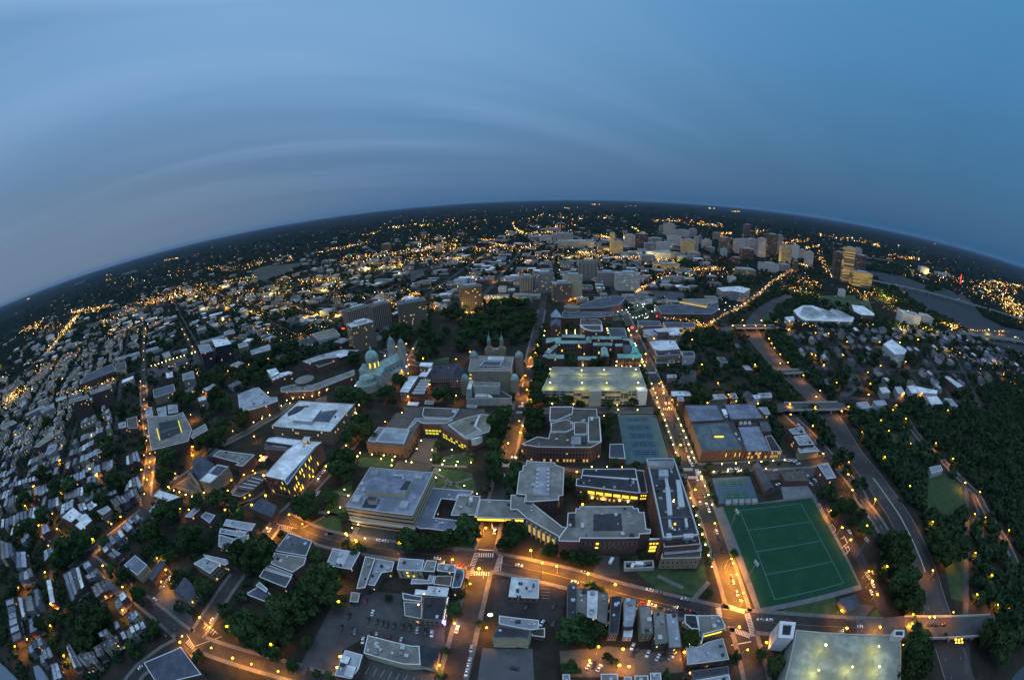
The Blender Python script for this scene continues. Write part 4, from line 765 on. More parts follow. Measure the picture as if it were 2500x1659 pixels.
for i_ in range(9):
    k_ = i_ / 8; bulge = 2.2 * math.sin(math.pi * k_); arc.append((q_[0][0] + (q_[1][0] - q_[0][0]) * k_, q_[0][1] + (q_[1][1] - q_[0][1]) * k_ - bulge))
for p_, r_ in zip(arc, arc[1:]): m_.face([(*p_, COM[2] - 6),(*r_, COM[2] - 6),(*r_, COM[2] + .6),(*p_, COM[2] + .6)])
m_.cap(arc + [q_[1]], COM[2] + .55); m_.build('curved_screen', WALL['whitep'], COM[0])
building('theatre_block', 'white-roofed square arts building with a heaped pale penthouse', 'campus building', 'k', [(682,150),(1390,192),(1080,545),(330,470)], hp=((1080,545),(1108,705)), wall='tan', rf='white', cope=M_STONE, lm='white-roofed square arts building', nv=8, units=[('penthouse', [(760,225),(965,255),(835,412),(600,392),(620,350)],3.4, M_MECH, ROOF['white']),('mechanical_bed', [(990,280),(1168,262),(1060,412),(880,400)], .6, M_COPED, ROOF['slate']),('duct', [(640,215),(800,205),(640,290),(540,330),(530,305)],1.2, M_DARK, None)])
WH = building('brick_school', 'long brick hall with a bright white roof and tall lit windows', 'campus building', 'k', [(720,660),(970,676),(880,742),(530,1222),(488,1160),(242,1106),(520,790),(612,720)], hp=((488,1162),(515,1420)), wall='brickp', rf='white', cope=M_COPE, lm='white-roofed brick hall', units=[('clerestory', [(880,735),(905,735),(540,1215),(490,1165)], .5, M_COPED, ROOF['slate']),('lit_lantern', [(745,602),(828,606),(800,660),(716,652)],3.2, WALL['lit'], ROOF['white'])], nv=1,
    wins=[(2,3,14, dict(wfrac=.4, hfrac=.6, lit=.35, u0=.03, u1=.97, frame=M_STONE)),(4,3,5, dict(wfrac=.4, hfrac=.5, lit=.25, glowm=M_LITG)),(3,3,1, dict(wfrac=.5, lit=.6))])
building('brick_school_wing', 'pale roofed north wing joined to the white-roofed brick hall', 'campus building', 'k', [(300,625),(400,612),(722,655),(612,722),(605,715),(260,665)], h=16, wall='brickp', rf='white', cope=M_COPE)
building('brick_school_wing', 'brick block with a dark roof pit behind the white-roofed hall', 'campus building', 'k', [(250,690),(340,690),(600,722),(520,790),(235,765)], h=13, wall='brickp', rf='dgrey', cope=M_COPED, units=[('roof_pit', [(345,695),(545,715),(515,752),(325,728)], .4, M_DARK, ROOF['grey'])])
building('entrance_pavilion', 'small pale roofed pavilion in the brick forecourt', 'pavilion', 'k', [(215,855),(292,855),(240,915),(162,918)], h=5, wall='brickp', rf='lgrey')
building('glass_arcade', 'curved greenhouse-like arcade roof striped with pale ribs', 'campus building', 'l', [(1000,925),(1180,812),(1240,815),(1290,880),(1280,910),(1130,1040),(932,1010),(950,970)], h=7, wall='brickp', rf='brown', cope=M_COPED, lm='ribbed arcade roof', units=[('roof_rib', [(1120 - 55 * k, 862 + 38 * k),(1128 - 55 * k, 858 + 38 * k),(1270 - 40 * k, 895 + 35 * k),(1262 - 40 * k, 900 + 35 * k)], .35, M_COPE, None) for k in range(4)])
building('arcade_tail', 'low brick tail of the ribbed arcade with a lit doorway', 'campus building', 'l', [(930,1012),(1128,1042),(980,1115),(870,1090)], h=5, wall='brickp', rf='brown', cope=M_STONE, wins=[(1,1,2, dict(lit=1.0, wfrac=.3))])
pitched('slate_church', 'church with a steep dark slate roof and pale gabled front', 'church', 'l', [(370,640),(640,690),(480,905),(365,830)], h=11, rise=7, wall='tanp', rf='slate', lm='slate-roofed church', lf=False)
m_ = MB(); ch = at('l', 330,860,0); fz = at('l', 480,1030,0)
def church_front():
    a, d = at('l', 338,945,0), at('l', 492,1055,0); c = ((a[0] + d[0]) / 2,(a[1] + d[1]) / 2); r = tag(empty('church_facade', (*c, 0)), 'pale stone gabled church front with a pointed traceried window', 'church front')
    w = math.dist(a, d); dx, dy = (d[0] - a[0]) / w, (d[1] - a[1]) / w
    prof = [(-.5,0),(.5,0),(.5,8),(0,17),(-.5,8)]; A = [(dx * w * p, dy * w * p, z) for p, z in prof]; o = (-dy * 1.6, dx * 1.6); m = MB(); B_ = [(p[0] + o[0], p[1] + o[1], p[2]) for p in A]
    m.face(A); m.face(B_[::-1])
    for i in range(5): m.face([A[i], B_[i], B_[(i + 1) % 5], A[(i + 1) % 5]])
    m.build('wall', WALL['tanp'], r)
    m = MB(); q = [(-.2,3),(.2,3),(.2,7),(0,11.5),(-.2,7)]; m.face([(dx * w * p + dy * .15, dy * w * p - dx * .15, z) for p, z in q]); f = m.build('window', M_GLASS, r)
    m = MB()
    for x in (-.07, .07): m = MB(); m.tube((dx * w * x + dy * .2, dy * w * x - dx * .2,3),(dx * w * x + dy * .2, dy * w * x - dx * .2,9), .12, .12,5); m.build('mullion', M_STONE, f)
    LANDMARKS.append(('gabled church front', c[0], c[1]))
church_front()
building('tan_church_hall', 'tall tan stone hall with a white and machinery-filled roof behind the church', 'campus building', 'l', [(688,700),(832,728),(596,940),(456,906)], hp=((596,942),(622,1118)), wall='tanp', rf='white', cope=M_STONE, lm='tan stone hall', units=[('mechanical_bed', [(690,712),(800,735),(690,835),(575,800)], .8, M_COPED, ROOF['slate']),('duct', [(640,720),(668,730),(600,800),(570,790)],1.6, M_MECH, None)])
building('brick_hall', 'long brick hall with a pale grey roof next to the church', 'campus building', 'l', [(715,520),(1150,575),(1165,580),(1012,725),(920,708),(962,684),(630,592)], hp=((1012,727),(1030,858)), wall='brickp', rf='grey', cope=M_COPE, nv=7, lm='pale-roofed brick hall')
pitched('church_nave', 'lower slate roofed wing joining the church to the brick hall', 'church wing', 'l', [(660,520),(720,520),(630,600),(540,640)], h=9, rise=3, wall='brickp', rf='slate', lf=False)
pitched('slate_hall', 'dark hipped slate hall with a brick end beside the orange street', 'campus building', 'l', [(1100,1250),(1250,1130),(1440,1232),(1390,1370)], h=8, rise=5, wall='brickp', rf='slate', kind='hip', lm='hipped slate hall')
building('curved_gallery', 'dark brick gallery with white roof and a round bay, beyond the arts building', 'campus building', 'f', [(-60,670),(60,620),(100,615),(185,690),(240,690),(245,720),(100,770),(-40,808),(-50,760)], h=13, wall='brickd', rf='lgrey', cope=M_COPE, lm='brick gallery with the round bay', nv=5)
building('media_hall', 'low brick hall with a striped pale roof north of the arts building', 'campus building', 'f', [(500,600),(830,480),(830,520),(520,640),(270,650),(270,615),(380,590)], h=9, wall='brick', rf='grey', cope=M_COPE, nv=5, lm='rotunda hall', wins=[])
def rotunda(t, x, y, r, h, name, label, rings=1, wall='brickp', rf='grey'):
    c = at(t, x, y, h); o = tag(empty(name, (*c, 0)), label, 'rotunda'); m = MB(); m.lathe((0,0),[(r, 0),(r, h)],24); m.build('wall', WALL[wall], o)
    m = MB(); m.lathe((0,0),[(r + .6, h),(r + .6, h + .7),(r * .9, h + 1.0),(0, h + 1.6)],24); m.build('roof', ROOF[rf], o)
    for k in range(1, rings): q = MB(); q.lathe((0,0),[(r + .02, h * k / rings),(r + .8, h * k / rings),(r + .8, h * k / rings + .8),(r + .02, h * k / rings + .8)],24); q.build('cornice', M_STONE, o)
    occupy([(c[0] + r * math.cos(a), c[1] + r * math.sin(a)) for a in [k * .6283 for k in range(10)]],1); return o
rotunda('f', 450,555,12,12, 'rotunda', 'round grey-roofed rotunda edged with small lamps', 1)
building('brick_dormitory', 'angled brick dormitory with white roof strips left of the green-domed cathedral', 'campus building', 'f', [(435,415),(560,370),(740,325),(870,330),(690,385),(600,395),(480,430)], h=13, wall='brick', rf='lgrey', cope=M_COPE, nv=4, units=[('white_roof_strip', [(680,360),(750,330),(850,345),(720,385)], .2, M_COPE, ROOF['white'])])
building('brown_hall', 'brown roofed hall with an orange lit corner in front of the angled dormitory', 'campus building', 'f', [(520,430),(660,385),(720,400),(560,460)], h=8, wall='brick', rf='brown')
building('white_complex', 'cluster of white roofs left of the rotunda hall', 'campus building', 'f', [(165,480),(230,470),(260,505),(330,490),(365,500),(210,560),(180,530)], h=9, wall='brick', rf='white', nv=4)
building('lit_parking_deck', 'small parking deck with a yellow lit roof', 'parking deck', 'f', [(505,205),(680,160),(722,214),(560,252)], hp=((540,250),(545,285)), wall='concp', rf='tan', lm='yellow-lit small parking deck')
building('slate_mansion', 'long dark roofed brick mansion between the white town houses and the theatre', 'house', 'm', [(1045,375),(1330,360),(1410,525),(1000,535)], hp=((1100,535),(1100,600)), wall='brickw', rf='tar', cope=M_COPED, ch=.3, nv=5, lm='dark-roofed brick mansion')
pitched('slate_hall', 'big pointed slate roof beside the theatre', 'house', 'm', [(1280,440),(1440,430),(1470,520),(1250,530)], h=13, rise=11, wall='brickw', rf='slate', kind='hip')
for k_ in range(5):
    building('town_house', ['white-roofed town house nearest the cathedral, first of the stepped row', 'white-roofed town house second from the cathedral end of the stepped row', 'white-roofed town house in the middle of the stepped row', 'white-roofed town house second from the near end of the stepped row', 'white-roofed town house at the near end of the stepped row'][k_], 'town house', 'm', [(728 - 24 * k_, 515 + 40 * k_),(852 - 27 * k_, 515 + 42 * k_),(825 - 27 * k_, 557 + 42 * k_),(704 - 24 * k_, 555 + 40 * k_)], h=11, wall='brickw', rf='white', cope=M_COPE, ch=.3, group='stepped white town houses by the cathedral')
    building('shed_wing', ['pale shed-roofed rear wing nearest the mansion', 'pale rear wing second from the mansion', 'pale rear wing in the middle of its row', 'pale rear wing second from the near end', 'pale rear wing at the near end'][k_] + ' behind the white town houses', 'town house', 'm', [(878 - 24 * k_, 560 + 38 * k_),(1004 - 18 * k_, 560 + 38 * k_),(994 - 18 * k_, 588 + 38 * k_),(862 - 24 * k_, 588 + 38 * k_)], h=8, wall='brickp', rf='lgrey', cope=M_COPE, ch=.25, group='rear wings behind the white town houses')
building('town_house', 'bent white-roofed house joining the stepped row to the mansion', 'town house', 'm', [(895,462),(960,462),(985,410),(1025,412),(950,525),(845,518)], h=11, wall='brickw', rf='white', ch=.3)
building('town_house', 'pale-roofed house with two bright roof boxes facing the park', 'town house', 'm', [(875,338),(1040,342),(1010,400),(855,385)], h=10, wall='brickw', rf='white', ch=.3)
for q_, lb_ in (([(725,845),(862,850),(835,895),(700,885)], 'small white-roofed garage behind the commons'),([(1470,880),(1600,890),(1590,920),(1470,915)], 'small grey shed beside the theatre lane'),([(940,825),(1050,830),(1040,875),(925,870)], 'small grey garage right of the white-roofed one')): building('garage_building', lb_, 'garage', 'm', q_, h=4, wall='brickp', rf='white' if 'white' in lb_[:12] else 'grey', ch=.2)
# theatre with its two minarets
def theatre():
    r, L, h, c = building('theatre', 'massive domed-corner theatre with twin minarets facing the park', 'theatre', 'm', [(1525,258),(2075,268),(2032,452),(1488,450)], h=27, wall='tanp', rf='grey', cope=M_STONE, lm='twin-minaret theatre', nv=8, units=[('roof_tier', [(1690,318),(1925,318),(1900,385),(1640,382)],1.2, M_COPED, ROOF['slate']),('roof_tier', [(1752,262),(1945,264),(1938,308),(1732,306)],3.5, M_COPE, ROOF['white'])],
        wins=[(2,4,3, dict(z0=8, z1=25, u0=.005, u1=.07, wfrac=.6, hfrac=.35, lit=.55)),(1,6,7, dict(z0=4, z1=25, wfrac=.35, hfrac=.4, lit=.16, frame=M_STONE))])
    for x, y in ((1762,250),(1921,250)):
        p = at('m', x, y - 20,27); p = (p[0] - c[0], p[1] - c[1]); o = MB(); o.box((0,0),6,6,0,34); o.lathe((0,0),[(3.2,34),(3.8,34.5),(3.8,36),(2.2,36.4),(2.2,42),(2.7,42.5),(2.6,43.5)],8); m = o.build('minaret', WALL['tanp'], r, (p[0], p[1],0))
        d = MB(); d.lathe((0,0),[(1.9,43.5),(2.0,45),(1.3,47.5),(.35,50),(.1,55),(0,55.2)],10); d.build('spire', ROOF['copper'], m)
    for x, y, hh in ((1557,245,29),(2138,250,29),(1447,545,18),(2080,545,18)):
        p = at('m', x, y, hh); p = (p[0] - c[0], p[1] - c[1]); o = MB(); o.box((0,0),9,9,0, hh); m = o.build('corner_tower', WALL['tanp'], r, (p[0], p[1],0)); d = MB(); d.lathe((0,0),[(4.4, hh),(4.2, hh + 2),(2.9, hh + 4),(.6, hh + 5.4),(0, hh + 6.6)],12); d.build('dome', ROOF['copper'], m)
    p = at('m', 1838,225,27); m = MB(); m.box((0,0),24,8,0,33); m.build('front_block', WALL['tanp'], r, (p[0] - c[0], p[1] - c[1],0))
    building('theatre_annex', 'pale grey stage annex behind the twin-minaret theatre', 'theatre annex', 'm', [(1570,588),(1895,600),(1888,650),(1550,648)], h=17, wall='concp', rf='grey', cope=M_STONE)
    building('theatre_annex', 'tall narrow white-topped stair block of the theatre annex', 'theatre annex', 'm', [(1505,572),(1556,572),(1522,685),(1468,680)], h=17, wall='concp', rf='white', cope=M_COPE)
    building('theatre_annex', 'low flat annex roof carrying a white barrel skylight behind the theatre', 'theatre annex', 'm', [(1548,690),(1888,695),(2045,775),(2042,800),(1462,805),(1470,700)], h=8, wall='concp', rf='tar', cope=M_STONE, units=[('barrel_skylight', [(1580,732),(1735,738),(1735,775),(1570,775)],1.6, ROOF['white'], None),('cone_skylight', [(1740,738),(1800,775),(1740,790)],1.8, ROOF['white'], None)])
theatre()
def cathedral():
    a = at('m', 300,560,6); hd = at('m', 575,410,6); ang = math.atan2(hd[1] - a[1], hd[0] - a[0]); l = math.dist(a, hd)
    r = tag(empty('cathedral', (a[0], a[1],0), ang), 'stone cathedral with green copper roofs and a lit copper dome', 'cathedral'); LANDMARKS.append(('copper-domed cathedral', a[0], a[1]))
    W = WALL['concp']; C = ROOF['copper']
    def wing(nm, x0, x1, w, h, rise):
        m = MB(); q = [(x0,-w),(x1,-w),(x1, w),(x0, w)]; m.wall(q, 0, h); o = m.build(nm, W, r); g = MB(); gable(g, q, h, rise, True); g.build('roof', C, o)
        for s in (-1,1):
            for k in range(max(2, int((x1 - x0) / 6))):
                x = x0 + 3 + 6 * k
                if x > x1 - 1: break
                z = MB(); z.face([(-.8, s * .1,-2.2),(.8, s * .1,-2.2),(.8, s * .1,1.6),(0, s * .1,2.8),(-.8, s * .1,1.6)][::1 if s < 0 else -1]); z.build('window', M_GLASS, o, (x, s * w, h * .62))
    wing('nave', 4, l + 2,8.5,19,6); wing('aisle', 8, l - 2,15,10,2.5)
    m = MB(); q = [(-8,-19),(8,-19),(8,19),(-8,19)]; m.wall(q, 0,18); o = m.build('transept', W, r); g = MB(); gable(g, q[1:] + q[:1],18,6, True); g.build('roof', C, o)
    m = MB(); m.lathe((0,0),[(7.5,18),(7.5,32),(8.2,32.4),(8.2,33.2)],16); o = m.build('drum', WALL['creamp'], r)
    for k in range(8):
        t = k * .7854 + .39; z = MB(); z.box((7.55 * math.cos(t),7.55 * math.sin(t)), .2,1.6,24,30, t); z.build('window', M_LITW if k in (4,5,6) else M_GLASS, o)
    m = MB(); m.lathe((0,0),[(8.0,33.2),(7.9,36),(6.9,39),(4.9,41.7),(2.4,43.3),(1.3,43.8),(1.3,46.5),(.7,47.4),(.12,51),(0,54)],20); m.build('dome', C, o)
    for rr, hh, x in ((9.5,15,-12),(13.5,9,-14)):
        m = MB(); m.lathe((x, 0),[(rr, 0),(rr, hh)],20); o = m.build('apse', W, r); g = MB(); g.lathe((x, 0),[(rr + .3, hh),(rr * .5, hh + 2.6),(0, hh + 3.4)],20); g.build('roof', C, o)
    for s in (-1,1):
        m = MB(); m.box((0,0),7.5,7.5,0,36); m.lathe((0,0),[(3.4,36),(3.4,40)],8); o = m.build('bell_tower', W, r, (l + 4, s * 9,0)); g = MB(); g.lathe((0,0),[(3.7,40),(3.0,42.5),(1.2,44.2),(.3,45.5),(.1,48),(0,48.4)],8); g.build('cupola', C, o)
        for ox in (-3,3):
            for oy in (-3,3): z = MB(); z.lathe((ox, oy),[(.7,36),(.7,38),(0,40.5)],6); z.build('pinnacle', C, o)
    ca, sa = math.cos(ang), math.sin(ang); occupy([(a[0] + ca * x - sa * y, a[1] + sa * x + ca * y) for x, y in ((-28,-20),(l + 10,-20),(l + 10,20),(-28,20))],1)
cathedral()
# copper-roofed residence halls
def wings(name, label, lm, t, list_, wall='brick', rf='copper', rise=2.2, base=None):
    c = cent([at(t, *p) for w in list_ for p in w[0]]); r = tag(empty(name, (*c, 0)), label, 'residence hall'); LANDMARKS.append((lm, *c))
    for q, h, lf, rf2 in list_:
        P = quad_at(t, q, h); L = rel(P, c); m = MB(); m.wall(L, 0, h); o = m.build('wing', WALL[wall], r); g = MB()
        if len(q) == 4 and lf is not None: gable(g, L, h, rise, lf)
        else: g.cap(L, h)
        g.build('roof', ROOF[rf2 or rf], o); occupy(P, 1)
        if len(q) == 4:
            a, b = L[3], L[2]; k = math.dist(a, b)
            if k > 14 and abs(b[1] - a[1]) < k * .6: windows(o, a, b, 1.0, h - .8,2, max(3, int(k / 5)), wfrac=.35, hfrac=.5, lit=.10, inward=-1, depth=.12)
    return r
wings('residence_hall', 'long double-court residence hall with green copper roofs and brick walls', 'long copper-roofed residence hall', 'n', [([(430,512),(755,520),(755,556),(422,550)],14, True, None),([(855,533),(1290,535),(1292,580),(850,575)],14, True, None),([(205,562),(415,545),(410,592),(192,632)],14, True, None),([(335,595),(765,595),(770,640),(327,640)],14, True, None),([(772,550),(850,555),(850,632),(772,640)],14, False, None),([(876,626),(1150,630),(1150,670),(872,668)],14, True, None),([(1192,645),(1300,640),(1300,680),(1192,682)],14, True, None),([(1300,560),(1400,560),(1455,600),(1470,640),(1425,682),(1395,600),(1305,590)],14, None, None),([(1305,656),(1420,660),(1425,780),(1325,775)],12, None, 'slate')])
wings('residence_hall', 'low copper-roofed halls closing the tree-filled court', 'low copper-roofed court halls', 'n', [([(330,648),(372,672),(240,790),(166,772)],11, False, None),([(135,822),(186,786),(456,800),(452,856),(240,858)],10, None, None),([(656,824),(955,822),(902,872),(652,880)],10, True, None),([(986,690),(1072,692),(1106,832),(986,822)],11, False, None)])
GH = wings('residence_hall', 'brick hall with the brightest green copper roof beside the busy street', 'bright green copper-roofed hall', 'n', [([(1222,790),(1576,788),(1578,848),(1230,850)],13, True, 'copperb'),([(1440,676),(1500,682),(1552,788),(1422,788)],13, False, 'copperb')], rf='copperb')
# main parking deck
def deck_extra(root, L, h, c):
    a, d = L[3], L[2]; k = math.dist(a, d); dx, dy = (d[0] - a[0]) / k, (d[1] - a[1]) / k
    for i in range(13):
        s = k * (.02 + .9 * i / 12); m = MB(); m.box((0,0), .9,1.0,0, h, math.atan2(dy, dx)); m.build('column', M_STONE, root, (a[0] + dx * s + dy * .3, a[1] + dy * s - dx * .3,0))
    m = MB(); m.box((0,0),10,9,0, h + 1.5); m.build('stair_tower', WALL['whitep'], root, (L[2][0] - 6, L[2][1] + 2.2,0))
    m = MB(); m.box((0,0),12,3.4,0, h + 2.2); m.build('entrance_bay', M_STONE, root, (a[0] + dx * k * .5 + dy * 1.8, a[1] + dy * k * .5 - dx * 1.8,0))
    for f in (.16, .84):
        pass
    p0, p1 = [(q[0] - c[0], q[1] - c[1]) for q in (at('n', 370,1090, h), at('n', 1390,1094, h))]; m = MB(); l2 = math.dist(p0, p1); m.box(((p0[0] + p1[0]) / 2,(p0[1] + p1[1]) / 2), l2, .5, h, h + 1.0, math.atan2(p1[1] - p0[1], p1[0] - p0[0])); m.build('ramp_wall', M_STONE, root)
    p0, p1 = [(q[0] - c[0], q[1] - c[1]) for q in (at('n', 600,1108, h), at('n', 1150,1110, h))]; m = MB(); l2 = math.dist(p0, p1); m.box(((p0[0] + p1[0]) / 2,(p0[1] + p1[1]) / 2), l2, .5, h, h + 1.0, math.atan2(p1[1] - p0[1], p1[0] - p0[0])); m.build('ramp_wall', M_STONE, root)
DECK = building('parking_deck', 'huge parking deck with yellow-lit open levels and lamps on its grey roof', 'parking deck', 'n', [(285,988),(1532,988),(1660,1325),(132,1325)], hp=((1655,1326),(1650,1512)), wall='garage', rf='deck', cope=M_STONE, ch=1.0, ct=.4, lm='big lamp-topped parking deck', extra=deck_extra)
# performing arts building with brown tiered roofs
building('arts_building', 'brick arts building with brown tiered roofs outlined in white', 'campus building', 'g', [(447,762),(625,760),(628,776),(806,780),(810,834),(828,842),(843,1032),(760,1074),(350,1070),(228,1048),(350,992),(436,1005),(446,962),(456,955),(452,880),(442,866)], hp=((500,1075),(500,1190)), wall='brick', rf='brown', lm='brown-tiered arts building', ch=.6, nv=8,
    units=[('roof_tier', [(449,764),(623,763),(623,812),(500,866),(444,864)],1.2, M_COPE, ROOF['brown']),('roof_tier', [(458,888),(575,856),(626,882),(626,928),(570,953),(452,953)],1.0, M_COPE, ROOF['brown']),('roof_tier', [(632,880),(715,878),(734,888),(734,970),(632,972)],1.5, M_COPE, ROOF['brown']),('roof_tier', [(740,842),(826,844),(838,1028),(740,1030)],1.1, M_COPE, ROOF['brown']),('air_handler', [(755,835),(782,835),(780,862),(755,862)],1.8, M_MECH, None),('skylight', [(612,985),(685,988),(685,1038),(606,1038)],1.2, M_COPE, ROOF['lgrey']),('skylight', [(735,980),(828,982),(828,1026),(735,1026)],1.0, M_COPE, ROOF['lgrey']),('air_handler', [(692,990),(722,990),(722,1036),(692,1036)],1.2, M_DARK, None)] + [('skylight', [(x, y),(x + 18, y),(x + 18, y + 6),(x, y + 6)], .5, M_COPE, None) for x, y in ((674,908),(674,950),(768,908),(772,952),(520,790),(585,792),(490,1000),(572,1010),(700,856))],
    wins=[(7,1,15, dict(z0=6.2, z1=9.5, wfrac=.55, hfrac=.5, lit=.04, u0=.04, u1=.96)),(7,1,15, dict(z0=.6, z1=4.2, wfrac=.55, hfrac=.7, lit=.7, u0=.04, u1=.98, glowm=M_LITDIM))])
building('pavilion', 'small dark grey pavilion beside the blue tennis line', 'pavilion', 'g', [(905,1048),(1008,1046),(1026,1160),(900,1152)], h=4.5, wall='brickd', rf='slate')
# --- right: the gym
building('gymnasium', 'huge brick gymnasium with a grey-green roof and a lit skylight', 'gymnasium', 'o', [(220,432),(450,425),(560,395),(740,400),(972,808),(372,832)], hp=((600,826),(602,985)), wall='brickp', rf='gymg', cope=M_COPED, ch=.4, lm='grey-green gym roof', units=[('skylight', [(560,612),(692,610),(680,590),(640,574),(575,590)],1.6, M_LITW, M_COPED),('roof_ridge', [(455,425),(470,425),(560,640),(545,640)], .4, M_COPED, None)], wins=[(4,1,4, dict(z0=3.5, z1=8, u0=.55, u1=1.0, wfrac=.12, hfrac=.8, lit=.7)),(3,1,3, dict(wfrac=.3))])
building('gymnasium', 'blue-grey gym roof at the street corner beyond the grey-green one', 'gymnasium', 'o', [(132,172),(585,166),(706,382),(216,408)], h=13, wall='brickp', rf='blue', cope=M_COPED, ch=.4, lm='corner gym roof')
building('gymnasium', 'blue-grey gym roof farthest from the field beside the tall trees', 'gymnasium', 'o', [(696,156),(1125,152),(1266,360),(792,376)], h=13, wall='brickp', rf='blue', cope=M_COPED, ch=.4)
building('gymnasium', 'blue-grey gym roof at the right with a lit front door', 'gymnasium', 'o', [(890,484),(1200,472),(1366,830),(1022,836)], hp=((1200,838),(1205,975)), wall='brick', rf='blue', cope=M_COPED, ch=.4, lm='right-hand gym roof', wins=[(2,2,6, dict(z0=1, z1=9, wfrac=.5, hfrac=.6, lit=.55, glowm=M_LITDIM))])
building('gymnasium', 'small stepped gym roof under the tall trees', 'gymnasium', 'o', [(1200,402),(1340,410),(1378,545),(1245,552)], h=10, wall='brickp', rf='dgrey', cope=M_COPED, ch=.4)
building('gymnasium', 'dark narrow flat gym roof beside the townhouse yards', 'gymnasium', 'o', [(1285,622),(1376,605),(1532,838),(1372,838)], hp=((1450,842),(1455,960)), wall='tan', rf='tar', cope=M_STONE, ch=.4, wins=[(2,2,5, dict(z0=1, z1=8, wfrac=.4, hfrac=.6, lit=.6, glowm=M_LITDIM))])
building('gym_link', 'dark link roof with white skylights running between the gym halls', 'gymnasium', 'o', [(600,168),(690,160),(1015,800),(985,808)], h=11.5, wall='brickp', rf='tar', cope=M_COPED, ch=.2, units=[('skylight', [(660,225),(722,225),(748,300),(690,312)], .8, M_COPE, ROOF['white']),('skylight', [(705,325),(748,322),(750,338),(712,340)], .8, M_COPE, ROOF['white']),('skylight', [(778,335),(795,333),(815,370),(798,374)], .8, M_COPE, ROOF['white']),('skylight', [(848,565),(870,562),(888,592),(868,596)], .8, M_COPE, ROOF['white']),('skylight', [(898,640),(916,638),(934,662),(914,666)], .8, M_COPE, ROOF['white'])])
building('chiller_yard', 'dark chiller yard full of pale fans between the gym roofs', 'plant yard', 'o', [(890,384),(1120,380),(1190,452),(900,468)], h=9, wall='brickp', rf='tar', cope=M_COPED, units=[('chiller', [(915 + 62 * k, 392),(958 + 62 * k, 392),(964 + 62 * k, 438),(918 + 62 * k, 440)],1.8, M_MECH, None) for k in range(3)])
for k_, (q_, lb_) in enumerate((([(1626,522),(1822,480),(1872,576),(1690,592)], 'grey flat roofed townhouse block farthest along the frontage road'),([(1698,622),(1886,590),(1996,732),(1780,748)], 'grey flat roofed townhouse block in the middle beside the frontage road'),([(1756,792),(1990,746),(2068,832),(1792,858)], 'tan walled townhouse block nearest the small parking lot'))):
    building('townhouse_block', lb_, 'townhouse', 'o', q_, hp=((1900,852),(1900,955)) if k_ == 2 else None, h=None if k_ == 2 else 10, wall='tanp' if k_ == 2 else 'brick', rf='lgrey', ch=.35, nv=4, lm='tan townhouse block' if k_ == 2 else None)
building('townhouse_block', 'grey roofed brick row beside the round tree and the frontage road', 'townhouse', 'o', [(2040,1030),(2192,1005),(2312,1216),(2180,1236)], h=9, wall='brick', rf='lgrey', ch=.35, nv=4, lm='brick row by the round tree')
pitched('brick_barn', 'long dark gabled hall with a brick end near the green field', 'hall', 'o', [(1112,1040),(1212,1030),(1432,1392),(1290,1416)], h=4, rise=4, wall='brickp', rf='slate', lf=False, lm='long dark gabled hall')
building('brown_workshop', 'wide brown roofed workshop above the grey court', 'workshop', 'o', [(1500,1130),(1810,1072),(1930,1262),(1580,1262)], h=4.5, wall='brickp', rf='brown', cope=M_COPED, lm='brown-roofed workshop', nv=3)
for k_ in range(5):
    building('bleacher_stand', ['leftmost', 'second from left', 'middle', 'second from right', 'rightmost'][k_] + ' of the five pale bleacher stands between court and field', 'bleacher', 'c', [(1935 + 54 * k_, 64 - 2 * k_),(1972 + 54 * k_, 62 - 2 * k_),(1978 + 54 * k_, 92 - 2 * k_),(1938 + 54 * k_, 95 - 2 * k_)], h=2.2, wall='concp', rf='lgrey', cope=None, group='pale bleacher stands')
# bottom right parking garage
building('parking_garage', 'pale concrete parking garage roof lit by pole lamps at the lower right', 'parking garage', 'd', [(480,1142),(1266,1182),(1340,1222),(1336,1620),(370,1620)], h=11, wall='concp', rf='deck', cope=M_STONE, ch=1.0, ct=.4, lm='lower-right parking garage')
building('stair_tower', 'white stair tower with a dark square roof beside the parking garage', 'stair tower', 'd', [(345,1070),(476,1082),(452,1216),(330,1208)], h=13, wall='whitep', rf='tar', cope=M_COPE, ch=1.2, ct=2.0)
building('stair_tower', 'small dark topped stair tower at the garage far corner', 'stair tower', 'd', [(1290,1140),(1372,1142),(1370,1200),(1284,1196)], h=15, wall='whitep', rf='tar', cope=M_COPE, ch=.8, ct=.9)
pitched('field_house', 'dark hip roofed field house with a lit corner below the green field', 'field house', 'd', [(845,886),(975,848),(1002,938),(905,972)], h=4.5, rise=3, wall='tanp', rf='slate', kind='hip', lm='dark field house')
building('signal_hut', 'tiny white roofed hut on the hillside', 'hut', 'h', [(1335,1255),(1415,1240),(1432,1275),(1355,1298)], h=5, wall='white', rf='lgrey', ch=.2)
